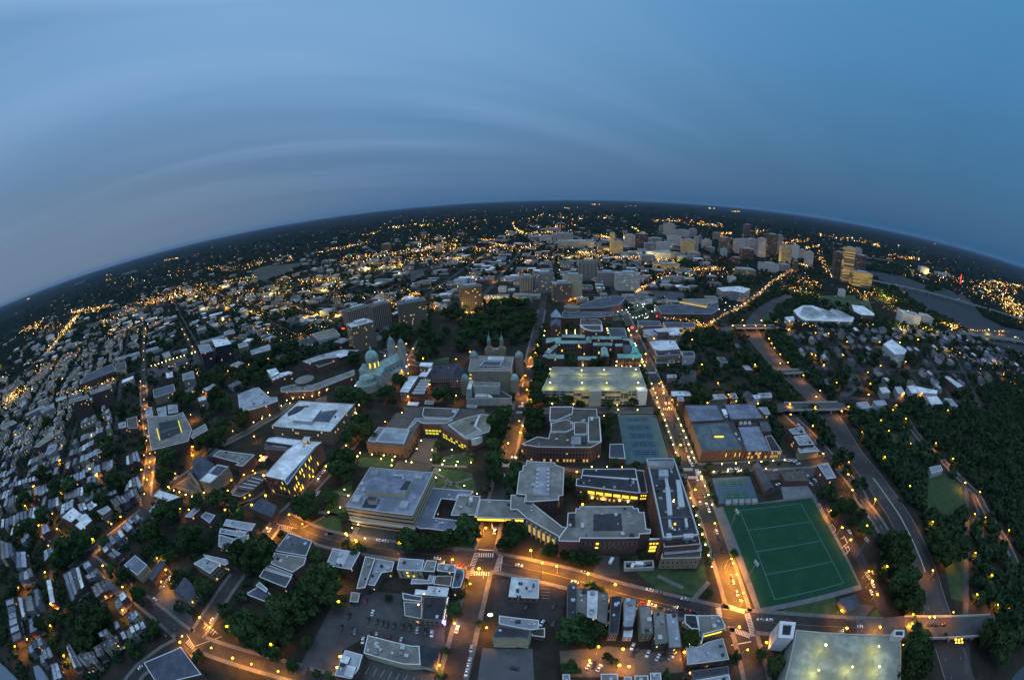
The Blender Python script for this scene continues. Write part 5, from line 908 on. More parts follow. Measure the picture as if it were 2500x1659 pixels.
# ------------------------------------------------------------------ row houses on the left
RH = random.Random(3)
NROW = [0]
CHIM = None
def row_house(q, h, desc, wall, rf, near, group):
    """one narrow house: q = front-left, front-right, back-right, back-left of its roof in world metres"""
    c = cent(q); root = empty('row_house', (*c, 0)); root['category'] = 'row house'; root['group'] = group
    L = rel(q, c); b = MB(); b.wall(L, 0, h + .35); b.build('wall', WALL[wall], root)
    tilt = RH.choice([0,0, .5, .9]); lo = L if area(L) > 0 else L[::-1]
    b = MB(); n = len(lo); b.face([(p[0] * .985, p[1] * .985, h - (tilt * .5 if (p == L[2] or p == L[3]) else 0)) for p in lo]); b.build('roof', ROOF[rf], root)
    I = inset(L, .3); b = MB()
    for i in range(n):
        j = (i + 1) % n; f = [(*L[i], h + .36),(*L[j], h + .36),(*I[j], h + .36),(*I[i], h + .36)]; b.face(f if area(L) > 0 else f[::-1])
        f = [(*I[i], h + .36),(*I[j], h + .36),(*I[j], h - .6),(*I[i], h - .6)]; b.face(f if area(L) > 0 else f[::-1])
    b.build('parapet', M_COPED if RH.random() < .6 else ROOF[rf], root)
    p = ((L[0][0] * .8 + L[3][0] * .2),(L[0][1] * .8 + L[3][1] * .2)); b = MB(); b.box((0,0), .8, .6,0,1.9); b.build('chimney', WALL['brickp'], root, (p[0] * .82, p[1] * .82, h - .3))
    if near:
        for a, d in ((L[0], L[1]),(L[2], L[3])):
            w = math.dist(a, d); dx, dy = (d[0] - a[0]) / w, (d[1] - a[1]) / w; s = 1 if area(L) > 0 else -1
            m = MB(); o = 1.0; m.box(((a[0] + d[0]) / 2 + dy * s * o, (a[1] + d[1]) / 2 - dx * s * o), w * .85,2.0,2.9,3.2, math.atan2(dy, dx)); m.build('porch_roof', ROOF[RH.choice(['grey', 'dgrey', 'slate'])], root)
        if RH.random() < .8:
            m = MB(); m.box((RH.uniform(-.8, .8), RH.uniform(-1.5,1.5)),1.2,1.0, h - .1, h + .9); m.build('roof_vent', M_MECH, root)
    occupy(q, 1); TOLABEL.append((root, desc, c[0], c[1], group)); NROW[0] += 1
    return root
RCOL = [('lgrey', 'pale grey roofed'),('lgrey', 'pale grey roofed'),('grey', 'grey roofed'),('grey', 'grey roofed'),('silver', 'silver roofed'),('silver', 'silver roofed'),('white', 'white roofed'),('dgrey', 'dark roofed'),('blue', 'blue-grey roofed')]
RWALL = ['house', 'house', 'brickd', 'houseg', 'house', 'brickd', 'housec', 'houseg']
def row(t, q, n, h=8.5, world=False, jit=.18, cols=RCOL, group='row houses of the left-hand streets'):
    """n houses side by side between q0-q1 (one long edge) and q3-q2 (the other)"""
    P = q if world else quad_at(t, q, h)
    if not (1.5 < math.dist(P[0], P[1]) < 400): return
    mid = lambda a, b, k: (a[0] + (b[0] - a[0]) * k, a[1] + (b[1] - a[1]) * k)
    for i in range(n):
        if NROW[0] >= 290: return
        k0, k1 = i / n, (i + 1) / n - .015; a, b, c, d = mid(P[0], P[1], k0), mid(P[0], P[1], k1), mid(P[3], P[2], k1), mid(P[3], P[2], k0)
        e = RH.uniform(-jit, jit * .3); c, d = mid(c, b, -e) if e > 0 else mid(b, c, 1 + e), mid(d, a, -e) if e > 0 else mid(a, d, 1 + e)
        e = RH.uniform(0, jit * .3); a2, b2 = mid(a, d, e), mid(b, c, e); rf, dsc = RH.choice(cols); ct = cent([a, b, c, d])
        row_house([a2, b2, c, d], h + RH.uniform(-.8,1.0), dsc + ' row house', RH.choice(RWALL), rf, math.hypot(*ct) < 420, group)
A_ROWS = [([(40,325),(215,265),(225,330),(25,395)],8),([(230,250),(330,218),(335,285),(240,312)],4),([(415,205),(585,125),(588,190),(415,268)],8),([(435,290),(575,240),(570,300),(440,340)],6),([(62,228),(288,152),(290,192),(60,258)],10),([(10,470),(190,405),(192,475),(5,540)],7),([(205,390),(270,376),(270,485),(186,465)],3),([(330,335),(400,310),(405,382),(330,408)],3),([(3,612),(85,640),(95,745),(10,738)],3),([(110,690),(180,690),(190,800),(110,800)],2),([(130,842),(215,802),(235,860),(135,895)],3),([(275,512),(322,496),(350,552),(290,582)],2),([(130,592),(185,552),(212,590),(150,640)],2),([(300,690),(350,652),(372,700),(305,760)],2),([(530,372),(580,350),(602,400),(555,420)],2),([(585,362),(640,336),(676,375),(610,412)],2),([(745,340),(935,255),(945,300),(800,390)],8),([(680,300),(800,262),(800,290),(700,330)],4),([(865,230),(942,165),(975,236),(850,276)],4),([(865,40),(942,0),(972,80),(868,100)],4),([(630,110),(682,86),(690,140),(635,150)],2),([(700,85),(775,60),(775,130),(705,145)],3),([(690,655),(820,530),(862,578),(722,702)],5),([(822,520),(942,428),(966,462),(872,552)],5),([(735,715),(780,670),(832,700),(790,742)],2),([(315,880),(350,866),(380,1040),(345,1052)],1),([(430,840),(545,790),(582,930),(490,1030)],4),([(560,770),(602,746),(626,782),(580,812)],1),([(580,860),(665,800),(692,842),(610,882)],3),([(620,925),(730,868),(792,932),(662,1012)],4),([(775,1035),(850,960),(886,1012),(800,1086)],2),([(95,1010),(145,1280),(85,1310),(35,1030)],6),([(195,1150),(270,1110),(296,1212),(208,1256)],2),([(186,1340),(280,1270),(302,1330),(200,1386)],3),([(265,1402),(340,1336),(372,1410),(280,1462)],3),([(230,950),(262,940),(270,1050),(245,1062)],1),([(120,1000),(152,1000),(172,1130),(150,1142)],1),([(170,995),(216,990),(242,1112),(190,1118)],1),([(668,1248),(730,1215),(750,1260),(690,1282)],2),([(785,1175),(812,1165),(832,1216),(800,1242)],1),([(862,1125),(936,1090),(958,1130),(890,1186)],3),([(690,1310),(800,1256),(820,1312),(720,1372)],3),([(822,1250),(980,1160),(1002,1206),(850,1302)],5),([(636,1342),(690,1316),(716,1402),(670,1412)],2),([(510,1392),(640,1370),(682,1452),(590,1482)],5),([(450,1330),(480,1322),(575,1480),(510,1506)],3),([(345,1455),(400,1450),(440,1568),(370,1600)],2)]
for q, n in A_ROWS: row('a', q, n, h=8.0)
AB = lambda nm, lb, q, rf, h, **k: building(nm, lb, k.pop('cat', 'house'), 'a', q, h=h, rf=rf, ch=.3, **k)
AB('courtyard_apartment', 'white flat roof bent around a narrow light court among the left row houses', [(425,455),(500,386),(562,436),(590,430),(632,476),(556,542),(514,510),(545,482),(520,462),(490,490)], 'white', 9, wall='brick', cat='apartment building', lm='white bent-roof apartments', nv=4)
AB('corner_block', 'grey roofed brick block with columns beside the bent white roof', [(665,412),(738,376),(762,402),(705,440)], 'lgrey', 10, wall='tan', cat='apartment building', lm='grey columned block')
AB('house', 'big blue-grey roofed house at the corner near the two huge trees', [(850,782),(926,715),(1010,782),(942,852)], 'blue', 8, wall='housec', lm='big blue-grey roofed house')
AB('house', 'white-roofed block right of the two huge trees', [(1328,770),(1400,730),(1512,772),(1440,842)], 'lgrey', 9, wall='tan', lm='white block by the huge trees', nv=3)
AB('house', 'narrow pale roof behind the white block by the huge trees', [(1392,708),(1560,745),(1580,760),(1545,785),(1412,735)], 'lgrey', 9, wall='house')
for k_, (q_, lb_) in enumerate((([(1550,468),(1752,500),(1722,548),(1530,512)], 'upper of the pale stacked roofs right of the huge trees'),([(1512,530),(1692,560),(1662,592),(1500,562)], 'middle of the pale stacked roofs right of the huge trees'),([(1500,572),(1602,602),(1560,690),(1498,652)], 'lower left of the pale stacked roofs right of the huge trees'),([(1606,600),(1706,572),(1690,640),(1590,700)], 'broken grey roof beneath the pale stacked roofs'))): AB('house', lb_, q_, ['lgrey', 'silver', 'lgrey', 'grey'][k_],9, wall='house', nv=2)
AB('house', 'pale roofed house just left of the hipped slate hall', [(1375,450),(1410,420),(1476,442),(1436,496)], 'blue', 7)
AB('house', 'grey roofed house lit orange from behind near the arcade', [(1265,452),(1335,386),(1370,400),(1310,456)], 'lgrey', 7)
AB('house', 'white-roofed block with a round roof tank left of the gabled church front', [(1055,310),(1090,270),(1236,315),(1150,346)], 'white', 7, wall='house')
AB('house', 'small pale roofed house tucked behind the two huge trees', [(1020,415),(1070,362),(1096,386),(1060,430)], 'lgrey', 7)
pitched('gabled_house', 'dark gabled house with parked cars along one side', 'house', 'a', [(1015,872),(1090,748),(1136,770),(1042,890)], h=5.5, rise=3, wall='brickp', rf='slate', lf=True)
pitched('gabled_house', 'grey gabled house with glowing windows beside the wide lot', 'house', 'a', [(1192,965),(1262,862),(1350,950),(1290,1032)], h=6.5, rise=4, wall='housec', rf='slate', lf=True, lm='gabled house with glowing windows', wins=[(1,1,3, dict(lit=1.0, wfrac=.3, hfrac=.4)),(2,1,3, dict(lit=.5, wfrac=.3, hfrac=.4))])
AB('flat_store', 'big dark blue flat roof at the lower left beside the street corner', [(985,1450),(1240,1342),(1382,1530),(1080,1600)], 'slate', 7, wall='brickp', cat='store', lm='big dark blue flat roof')
# the left-hand city between the houses and the railway
EB = lambda nm, lb, q, rf='lgrey', h=12, hp=None, wall='brick', **k: building(nm, lb, k.pop('cat', 'apartment building'), 'e', q, h=None if hp else h, hp=hp, wall=wall, rf=rf, ch=.4, **k)
EB('apartment_slab', 'left one of the two tall brown brick slabs', [(527,866),(672,826),(682,850),(536,892)], 'grey', hp=((600,872),(640,1030)), wall='brickd', lm='twin brown slabs')
EB('apartment_slab', 'right one of the two tall brown brick slabs', [(686,800),(842,750),(852,773),(696,824)], 'grey', hp=((775,800),(812,940)), wall='brickd')
EB('court_apartments', 'square apartment block around a dark court with glowing side stairs', [(1130,1010),(1172,990),(1330,985),(1402,960),(1470,1090),(1442,1182),(1160,1252),(1138,1130)], 'grey', 15, wall='brickd', lm='glowing court apartments', nv=6, units=[('roof_well', [(1215,1042),(1362,1012),(1392,1112),(1228,1176)], .3, M_DARK, ROOF['tar']),('lit_stair', [(1196,1082),(1202,1080),(1226,1166),(1219,1170)], .9, M_LITG, None),('lit_stair', [(1361,1022),(1367,1020),(1393,1108),(1387,1110)], .9, M_LITG, None),('roof_walk', [(1225,1108),(1375,1062),(1378,1068),(1228,1114)], .4, M_COPED, None)])  # inner court is a flat dark panel on the roof, shade painted in
EB('apartment_wing', 'grey roofed brick wing right of the glowing court apartments', [(1440,1122),(1570,1050),(1592,1096),(1474,1162)], 'grey', hp=((1550,1110),(1560,1205)), wall='brickp')
for k_, (q_, lb_) in enumerate((([(1115,926),(1162,920),(1172,990),(1120,1005)], 'leftmost pale roof above the glowing court apartments'),([(1200,932),(1270,914),(1276,985),(1215,992)], 'middle pale roof above the glowing court apartments'),([(1284,906),(1356,902),(1362,960),(1290,972)], 'rightmost pale roof above the glowing court apartments'))): EB('apartment_wing', lb_, q_, 'lgrey', 12, nv=2)
EB('dark_office', 'left half of the dark glass office with a pale roof rim', [(1515,448),(1600,436),(1626,490),(1540,512)], 'lgrey', hp=((1560,510),(1578,640)), wall='dark', cat='office building', lm='dark glass office')
EB('dark_office', 'right taller half of the dark glass office topped by white machinery', [(1620,406),(1740,396),(1772,436),(1650,462)], 'white', hp=((1700,455),(1720,585)), wall='dark', cat='office building', nv=4)
EB('dark_warehouse', 'long dark roofed warehouse left of the orange avenue', [(660,668),(862,590),(886,640),(612,745)], 'slate', 9, wall='brickp', cat='warehouse', lm='long dark warehouse')
EB('beige_block', 'beige flat roofed block at the end of the long dark warehouse', [(880,590),(962,570),(966,640),(886,645)], 'brown', 8, wall='tan', cat='warehouse')
EB('freight_platform', 'long striped station roof behind the beige block', [(885,545),(1065,495),(1070,510),(890,565)], 'lgrey', 7, wall='concp', cat='station')
EB('freight_platform', 'long thin shed roof right of the orange avenue', [(1118,480),(1240,448),(1246,462),(1120,502)], 'lgrey', 7, wall='concp', cat='station')
for q_, rf_, lb_ in (([(195,975),(330,905),(345,922),(190,985)], 'lgrey', 'long pale roof left of the twin brown slabs'),([(310,945),(410,888),(412,920),(320,965)], 'lgrey', 'pale roof between the long pale roof and the twin slabs'),([(425,855),(505,830),(512,850),(432,880)], 'silver', 'bright small roof above the twin brown slabs'),([(260,1225),(400,1100),(416,1150),(300,1225)], 'tan', 'yellowish sloping roof among the dark left houses'),([(345,1280),(375,1215),(435,1205),(425,1250),(380,1282)], 'lgrey', 'pale oval-looking roof beside the yellowish sloping one'),([(1270,660),(1320,650),(1325,690),(1275,700)], 'white', 'white open-fronted roof beside the lit train lot'),([(1395,668),(1480,645),(1490,700),(1400,712)], 'lgrey', 'pale clustered roofs right of the lit train lot'),([(1170,790),(1330,745),(1340,800),(1180,850)], 'slate', 'slate roofed block along the orange avenue'),([(970,1010),(1048,990),(1056,1080),(980,1085)], 'brown', 'brown roofed block left of the orange avenue'),([(905,1045),(962,1030),(966,1075),(910,1085)], 'lgrey', 'pale blue roof beside the brown roofed block'),([(1515,850),(1575,832),(1580,862),(1522,878)], 'white', 'white-roofed house among the trees near the gallery'),([(2040,640),(2110,622),(2140,660),(2080,690)], 'white', 'white zigzag roof beside the round gallery bay'),([(1820,440),(1880,420),(1905,450),(1830,470)], 'lgrey', 'pale boxed roof right of the dark glass office'),([(1915,490),(2060,440),(2080,480),(1930,520)], 'lgrey', 'long pale roof right of the dark glass office'),([(1715,345),(1790,330),(1800,355),(1720,372)], 'lgrey', 'pale roof above the dark glass office'),([(1530,420),(1715,370),(1720,385),(1535,435)], 'lgrey', 'long thin pale roof above the dark glass office'),([(1600,215),(1700,190),(1702,202),(1605,228)], 'white', 'distant white shed roof by the railway woods'),([(0,690),(60,690),(50,730),(0,720)], 'tan', 'yellow lit roof at the left edge of the view'),([(150,900),(190,870),(200,890),(165,925)], 'lgrey', 'small pale roof near the left edge'),([(0,1060),(100,1020),(130,1040),(20,1095)], 'grey', 'grey roof near the left edge below the long pale roof')):
    EB('city_block', lb_, q_, rf_, 9 + (len(lb_) % 4), wall=['brick', 'brickd', 'tan', 'conc'][len(lb_) % 4], nv=2, cat='building')

# ------------------------------------------------------------------ middle distance and the towers
HEAD = math.radians(90 - 8.4)
def tower(t, x0, x1, yt, yb, wall='grid', rf='grey', depth=None, label='', name='office_tower', cat='office tower', rot=0.0, top=None, lm=None, h=None):
    xm = (x0 + x1) / 2; b = at(t, xm, yb); p = at(t, xm, yb); dist = math.hypot(*p)
    a0, a1 = ray(t, x0,(yt + yb) / 2), ray(t, x1,(yt + yb) / 2); ang = abs(math.atan2(a0[0], a0[1]) - math.atan2(a1[0], a1[1])); w = ang * dist
    hh = h or height(t, (xm, yt),(xm, yb)); d = depth or max(12, min(w * .8,40)); th = math.atan2(-p[0], p[1]) * (0.55) + rot
    fx, fy = p[0] / dist, p[1] / dist; c = (p[0] + fx * d * .5, p[1] + fy * d * .5)
    r = tag(empty(name, (c[0], c[1],0), th), label, cat); m = MB(); q = [(-w / 2,-d / 2),(w / 2,-d / 2),(w / 2, d / 2),(-w / 2, d / 2)]
    m.wall(q, 0, hh); m.build('wall', WALL[wall] if isinstance(wall, str) else wall, r); m = MB(); m.cap(inset(q, .3), hh - .8); m.build('roof', ROOF[rf], r)
    m = MB(); I = inset(q, .5)
    for i in range(4): j = (i + 1) % 4; m.face([(*q[i], hh),(*q[j], hh),(*I[j], hh),(*I[i], hh)]); m.face([(*I[i], hh),(*I[j], hh),(*I[j], hh - .9),(*I[i], hh - .9)])
    m.build('parapet', M_STONE, r); m = MB(); m.box((w * .05,0), w * .5, d * .45, hh - .8, hh + (3.5 if hh > 25 else 2)); m.build('penthouse', M_MECH if not top else ROOF[top], r)
    for k in range(3 if hh > 12 else 1): m = MB(); m.box((0,0),2.2,1.8,0,1.5); m.build('air_handler', M_MECH, r, (w * (-.38 + .36 * k), d * (.36 if k % 2 else -.36), hh - .8))
    ca, sa = math.cos(th), math.sin(th); occupy([(c[0] + ca * x - sa * y, c[1] + sa * x + ca * y) for x, y in q],1)
    if lm: LANDMARKS.append((lm, *c))
    return r, w, d, hh
T = tower
T('f', 812,1000,130,330, 'gridb', 'white', 26, 'brown brick apartment tower with a white patched roof above the cathedral', 'apartment_tower', 'apartment tower', .5, 'white', 'white-patched apartment tower')
T('f', 962,1120,-20,180, 'flute', 'brown', 24, 'brown fluted apartment tower behind the white-patched one', 'apartment_tower', 'apartment tower', .6, None, 'fluted apartment tower')
T('f', 765,965,12,150, 'flute', 'brown', 26, 'wide brown fluted tower with pale top bands at the left', 'apartment_tower', 'apartment tower', .6)
T('r', -105,215,1215,1540, 'gridb', 'slate', 24, 'dark brick apartment tower left of the great park', 'apartment_tower', 'apartment tower', .3, None, 'dark brick park tower')
T('r', 585,845,1040,1330, 'balcony', 'dgrey', 22, 'slim brown balcony tower at the far edge of the park', 'apartment_tower', 'apartment tower', .25, None, 'brown balcony tower')
T('r', 1278,1420,930,1135, 'fins', 'grey', 30, 'pale finned apartment block left of its darker middle wing', 'apartment_tower', 'apartment tower', .1)
T('r', 1425,1660,890,1110, 'conc', 'brown', 30, 'wide dark middle wing of the pale finned apartments', 'apartment_tower', 'apartment tower', .1, None, 'pale finned apartments')
T('r', 1640,1860,1002,1210, 'gridb', 'lgrey', 24, 'tan gridded block in front of the blank yellow-lit tower', 'apartment_tower', 'apartment tower', .1)
T('r', 1770,1985,915,1180, 'creamp', 'grey', 26, 'blank cream tower glowing yellow at its foot', 'apartment_tower', 'apartment tower', -.2, None, 'blank cream tower')
T('r', 1942,2160,745,935, 'fins', 'brown', 30, 'pale square apartment tower with a stepped crown right of the brick mills', 'apartment_tower', 'apartment tower', 0, None, 'stepped-crown apartment tower')
T('r', 2165,2361,880,1035, 'conc', 'grey', 30, 'left half of the broad pale hospital-like block', 'office_tower', 'office building')
T('s', 0,285,890,1085, 'grid', 'lgrey', 34, 'right half of the broad pale block with a glowing entrance', 'office_tower', 'office building', 0, None, 'broad pale block')
T('r', 2310,2361,420,655, 'gridy', 'grey', 26, 'yellow lit slim tower left of the grey-violet office', 'office_tower', 'office tower')
T('r', 1565,1745,365,410, 'conc', 'lgrey', 40, 'pale slab building on the far hill behind the medical blocks', 'office_tower', 'hospital')
T('r', 1365,1500,460,510, 'conc', 'lgrey', 40, 'low pale left block of the far medical group', 'office_tower', 'hospital')
T('r', 1500,1640,450,520, 'grid', 'lgrey', 40, 'pale middle block of the far medical group', 'office_tower', 'hospital', 0, None, 'far medical group')
T('r', 1645,1885,425,515, 'gridg', 'lgrey', 40, 'pale framed right block of the far medical group', 'office_tower', 'hospital')
T('r', 1700,2120,520,590, 'conc', 'tan', 90, 'huge low flat hall below the far medical group', 'office_tower', 'hall')
T('r', 1900,1990,410,440, 'brickd', 'grey', 30, 'small dark red block right of the far medical group', 'office_tower', 'building')
for k_, a_ in enumerate(((515,570,335,402, 'conc', 'pale low slab left of the stone tower'),(565,690,312,468, 'grid', 'broad stone tower with a white crown, tallest at the left of downtown'),(695,860,385,465, 'grid', 'pale square office right of the stone tower'),(860,942,372,465, 'gridg', 'grey curved-looking office beside the pale square one'),(1135,1206,415,495, 'conc', 'small pale block in the middle of downtown'),(1484,1562,320,482, 'gridd', 'tall dark tower with pale corner piers, the tallest downtown'),(1200,1312,470,655, 'gridb', 'brown arched-looking office block in the middle of downtown'),(1312,1356,485,655, 'gridd', 'slim black office right of the brown block'),(1358,1436,490,650, 'grid', 'pale office behind the slim black one'),(1436,1502,485,605, 'white', 'bright white blank slab'),(1504,1640,488,665, 'gridg', 'wide grey office right of the bright white slab'),(1440,1590,600,725, 'brick', 'brown brick block below the bright white slab'),(1640,1732,478,695, 'gridg', 'grey tower left of the broad dark one'),(1734,1858,430,695, 'gridd', 'broad dark grey tower with a lit rim'),(1856,1922,440,675, 'gridg', 'pale grey tower leaning on the broad dark one'),(1900,2022,570,765, 'gridy', 'yellow lit office tower at the right of downtown'),(2022,2112,558,725, 'white', 'light grey office behind the yellow lit tower'),(2050,2106,740,855, 'brick', 'slim brick tower beside the lit avenue'),(2186,2276,634,805, 'grid', 'pale office tower at the right edge of downtown'),(2112,2186,610,725, 'gridg', 'grey office between two pale towers'),(250,382,430,595, 'gridd', 'dark brown office block at the left of downtown'),(105,232,440,585, 'gridg', 'grey-violet office at the left of downtown'),(0,92,515,660, 'gridy', 'yellow lit office left of the grey-violet one'),(380,540,480,565, 'conc', 'pale government block behind the dark brown office'),(345,470,540,625, 'conc', 'low pale block in front of the dark brown office'),(470,632,535,632, 'grid', 'long pale library-like block'),(610,762,462,565, 'grid', 'pale stepped block under the stone tower'),(765,915,495,645, 'gridy', 'yellow stone office with a pale crown'),(915,962,468,645, 'gridg', 'slim grey office right of the yellow stone one'),(960,1002,450,565, 'gridg', 'slim grey slab behind the middle blocks'),(1002,1112,500,595, 'grid', 'pale wide block in the middle distance of downtown'),(1060,1152,585,645, 'conc', 'low pale block with a dark dome-like roof'),(1218,1292,605,695, 'white', 'white square house-like block in front of the brown block'),(1350,1442,700,765, 'brick', 'low brick block with a red-lit front'),(300,462,680,745, 'conc', 'low cream block at the left of downtown'),(355,642,640,712, 'white', 'long white block behind the low cream one'),(640,742,648,720, 'conc', 'pale block at the end of the long white one'),(720,842,690,755, 'conc', 'columned pale building with lit windows'),(842,982,648,722, 'conc', 'wide pale block right of the columned building'),(1655,1882,775,865, 'white', 'long low white block by the lit avenue'),(1880,2012,780,855, 'conc', 'low finned block beside the slim brick tower'),(1390,1612,838,925, 'tan', 'long low tan block above the dark trees'),(435,742,780,842, 'lit', 'old building with glowing arched windows'),(1300,1392,925,990, 'white', 'white house with dark windows'),(1062,1172,920,985, 'brick', 'brick block with a pale blue roof'))):
    x0, x1, yt, yb, wl, lb = a_; T('s', x0, x1, yt, yb, wl, 'lgrey' if k_ % 3 else 'grey', None, lb, 'office_tower', 'office tower' if yb - yt > 90 else 'office building', 0.0, None, {1: 'white-crowned stone tower', 5: 'tallest dark tower', 9: 'bright white slab', 13: 'broad dark downtown tower', 15: 'yellow-lit office tower', 42: 'building with glowing arches'}.get(k_))
T('t', 140,250,635,940, 'gridd', 'grey', 30, 'dark office tower with a lit rim, left of the glowing golden tower', cat='office tower', lm='dark riverside towers')
T('t', 238,368,578,985, facade('golden_tower_facade', (.30, .24, .15),(.08, .06, .03),4.2,40.0,1.0, .5, .72,(1.0, .62, .18), .5), 'lgrey', 20, 'tall glowing golden tower striped with lit floors', cat='office tower', top='white', lm='glowing golden tower')
T('t', 368,520,670,890, 'gridd', 'grey', 34, 'dark wide office right of the golden tower with an orange lit rim', cat='office tower')
T('t', 382,480,590,690, 'gridg', 'lgrey', 34, 'pale glass tower behind the dark wide office', cat='office tower')
T('t', 345,585,868,1035, facade('lit_striped_facade', (.25, .2, .12),(.1, .07, .03),4.0,30,1.0, .42, .6,(1.0, .66, .14), .4), 'lgrey', 40, 'low office with bright yellow striped floors at the foot of the golden tower', cat='office building')
T('t', 215,290,1070,1150, 'white', 'white', 14, 'small white monument-like building on the green hill', 'memorial_building', 'memorial')
T('t', 890,1130,1345,1475, 'white', 'white', 40, 'left of two white gridded offices near the river', cat='office building', lm='white riverside offices')
T('t', 1142,1272,1370,1475, 'white', 'white', 34, 'right of two white gridded offices near the river', cat='office building')
T('t', 1138,1252,808,885, 'white', 'lgrey', 40, 'lone pale block across the river', cat='building'); T('t', 1330,1420,870,905, 'white', 'lgrey', 40, 'pale shed across the river', cat='building'); T('t', 1405,1450,880,915, 'white', 'lgrey', 40, 'pale gabled block across the river', cat='building'); T('t', 1450,1500,885,925, 'white', 'lgrey', 40, 'pale block right of the gabled one across the river', cat='building')
T('q', 2045,2150,545,630, 'brick', 'lgrey', 30, 'lone brick apartment slab far out among trees', 'apartment_tower', 'apartment tower', 0, None, 'lone far brick slab')
SB = lambda nm, lb, q, rf='lgrey', h=12, hp=None, wall='brick', t='s', **k: building(nm, lb, k.pop('cat', 'building'), t, q, h=None if hp else h, hp=hp, wall=wall, rf=rf, ch=.4, **k)
SB('apartment_complex', 'four storey grey apartments with a white ribbed roof by the expressway', [(1180,1050),(1300,1040),(1440,1032),(1565,1062),(1490,1112),(1390,1090),(1250,1090)], 'white', hp=((1300,1095),(1300,1200)), wall='gridg', cat='apartment building', lm='white-ribbed apartments', nv=8)
SB('engineering_hall', 'long dark roofed brick hall with a bright lit rooftop beam', [(480,1260),(760,1240),(1080,1270),(1190,1200),(1200,1300),(1120,1352),(545,1350)], 'slate', hp=((800,1352),(805,1425)), wall='brickp', lm='long brick engineering hall', units=[('lit_beam', [(750,1205),(800,1200),(1075,1240),(1060,1262)],3.0, M_LITDIM, ROOF['tan'])], nv=5)
SB('engineering_hall', 'pale gravel roof beyond the bright lit rooftop beam', [(780,1180),(1180,1180),(1190,1215),(1080,1240),(800,1200)], 'tan', 12, wall='brickp')
SB('engineering_hall', 'dark roofed business hall left of the lamp-dotted lawn', [(-190,1180),(0,1140),(140,1160),(60,1240),(-120,1280),(-420,1290),(-380,1240)], 'slate', 14, wall='brickp', lm='dark business hall', nv=5)
building('courtyard_hall', 'long brick hall with a pale cornice above the curved white roof', 'campus building', 'n', [(430,190),(640,180),(1180,190),(1160,232),(1000,262),(430,275)], h=12, wall='brick', rf='slate', cope=M_STONE, lm='long corniced hall', nv=4)
rotunda('n', 568,112,13,20, 'rotunda', 'round stone rotunda stacked with pale cornices', 3, 'tanp', 'tan')
pitched('clock_hall', 'steep dark roofed brick hall in front of the small pyramid tower', 'campus building', 'n', [(275,250),(408,245),(402,395),(258,395)], hp=((330,395),(330,530)), rise=4, wall='brick', rf='slate', lf=False, lm='steep dark-roofed hall')
c_ = at('n', 340,240,20); o_ = tag(empty('pyramid_tower', (*c_, 0)), 'small brick tower under a pale pyramid skylight roof', 'tower'); m_ = MB(); m_.box((0,0),15,15,0,20); m_.build('wall', WALL['brickp'], o_); m_ = MB(); m_.face([(-8,-8,20),(8,-8,20),(0,0,31)]); m_.face([(8,-8,20),(8,8,20),(0,0,31)]); m_.face([(8,8,20),(-8,8,20),(0,0,31)]); m_.face([(-8,8,20),(-8,-8,20),(0,0,31)]); m_.build('roof', ROOF['silver'], o_); LANDMARKS.append(('pale pyramid tower', *c_))
building('curved_hall', 'brick hall with a curved white roof edge', 'campus building', 'n', [(680,378),(1005,376),(1015,470),(850,468),(760,445),(705,415)], h=12, wall='brick', rf='brown', cope=M_COPE, ch=1.2, ct=2.5, lm='curved white-edged hall', nv=5)
building('dark_flat_hall', 'dark flat roof right of the curved white edged hall', 'campus building', 'n', [(1090,422),(1330,422),(1362,545),(1120,540)], h=10, wall='brick', rf='slate')
building('courtyard_hall', 'brick ledge building with rooftop fans behind the curved hall', 'campus building', 'n', [(690,292),(940,288),(1000,330),(1000,372),(690,372)], h=13, wall='brick', rf='brown', nv=6)
for lb_, q_, rf_, h_, wl_ in (('long slate roof at the far street corner', [(1512,312),(1832,318),(1866,388),(1532,392)], 'slate', 11, 'store'),('long slate roof with a pale ridge above the lit forecourt', [(1882,332),(2350,342),(2342,402),(1922,412)], 'slate', 11, 'lit'),('white L-shaped roof on grey walls behind the street', [(1745,432),(2092,410),(2152,516),(1980,518),(1958,470),(1802,472)], 'white', 13, 'brickw'),('pale curved old house left of the white L-shaped roof', [(1600,440),(1740,430),(1800,500),(1680,520),(1620,490)], 'lgrey', 10, 'housew'),('white patchy roof of the corner block facing the copper halls', [(1682,620),(1830,595),(2052,595),(2122,720),(1842,745),(1740,715)], 'white', 13, 'brickw'),('dark front roof joined to the white patchy roof', [(1742,722),(2122,724),(2160,800),(1802,826)], 'tar', 11, 'brickw'),('dark roofed wing with white columns at the right', [(2152,755),(2322,755),(2346,826),(2170,832)], 'slate', 11, 'housew'),('low blue-lit shopfront under the dark front roof', [(1770,870),(2040,875),(2050,915),(1780,920)], 'tar', 5, 'store'),('white-roofed shop above the brick storefront', [(1996,1330),(2275,1328),(2292,1394),(2010,1396)], 'white', 7, 'brick'),('small grey roof below the white-roofed shop', [(2090,1415),(2170,1410),(2186,1470),(2092,1470)], 'lgrey', 6, 'brick'),('small grey shop with a bright white sign box', [(1940,1090),(2070,1090),(2080,1130),(1945,1135)], 'lgrey', 6, 'tan')):
    building('street_block', lb_, 'building', 'n', q_, h=h_, wall=wl_, rf=rf_, ch=.35, nv=3, lm='white patchy corner roof' if 'patchy roof of' in lb_ else None)
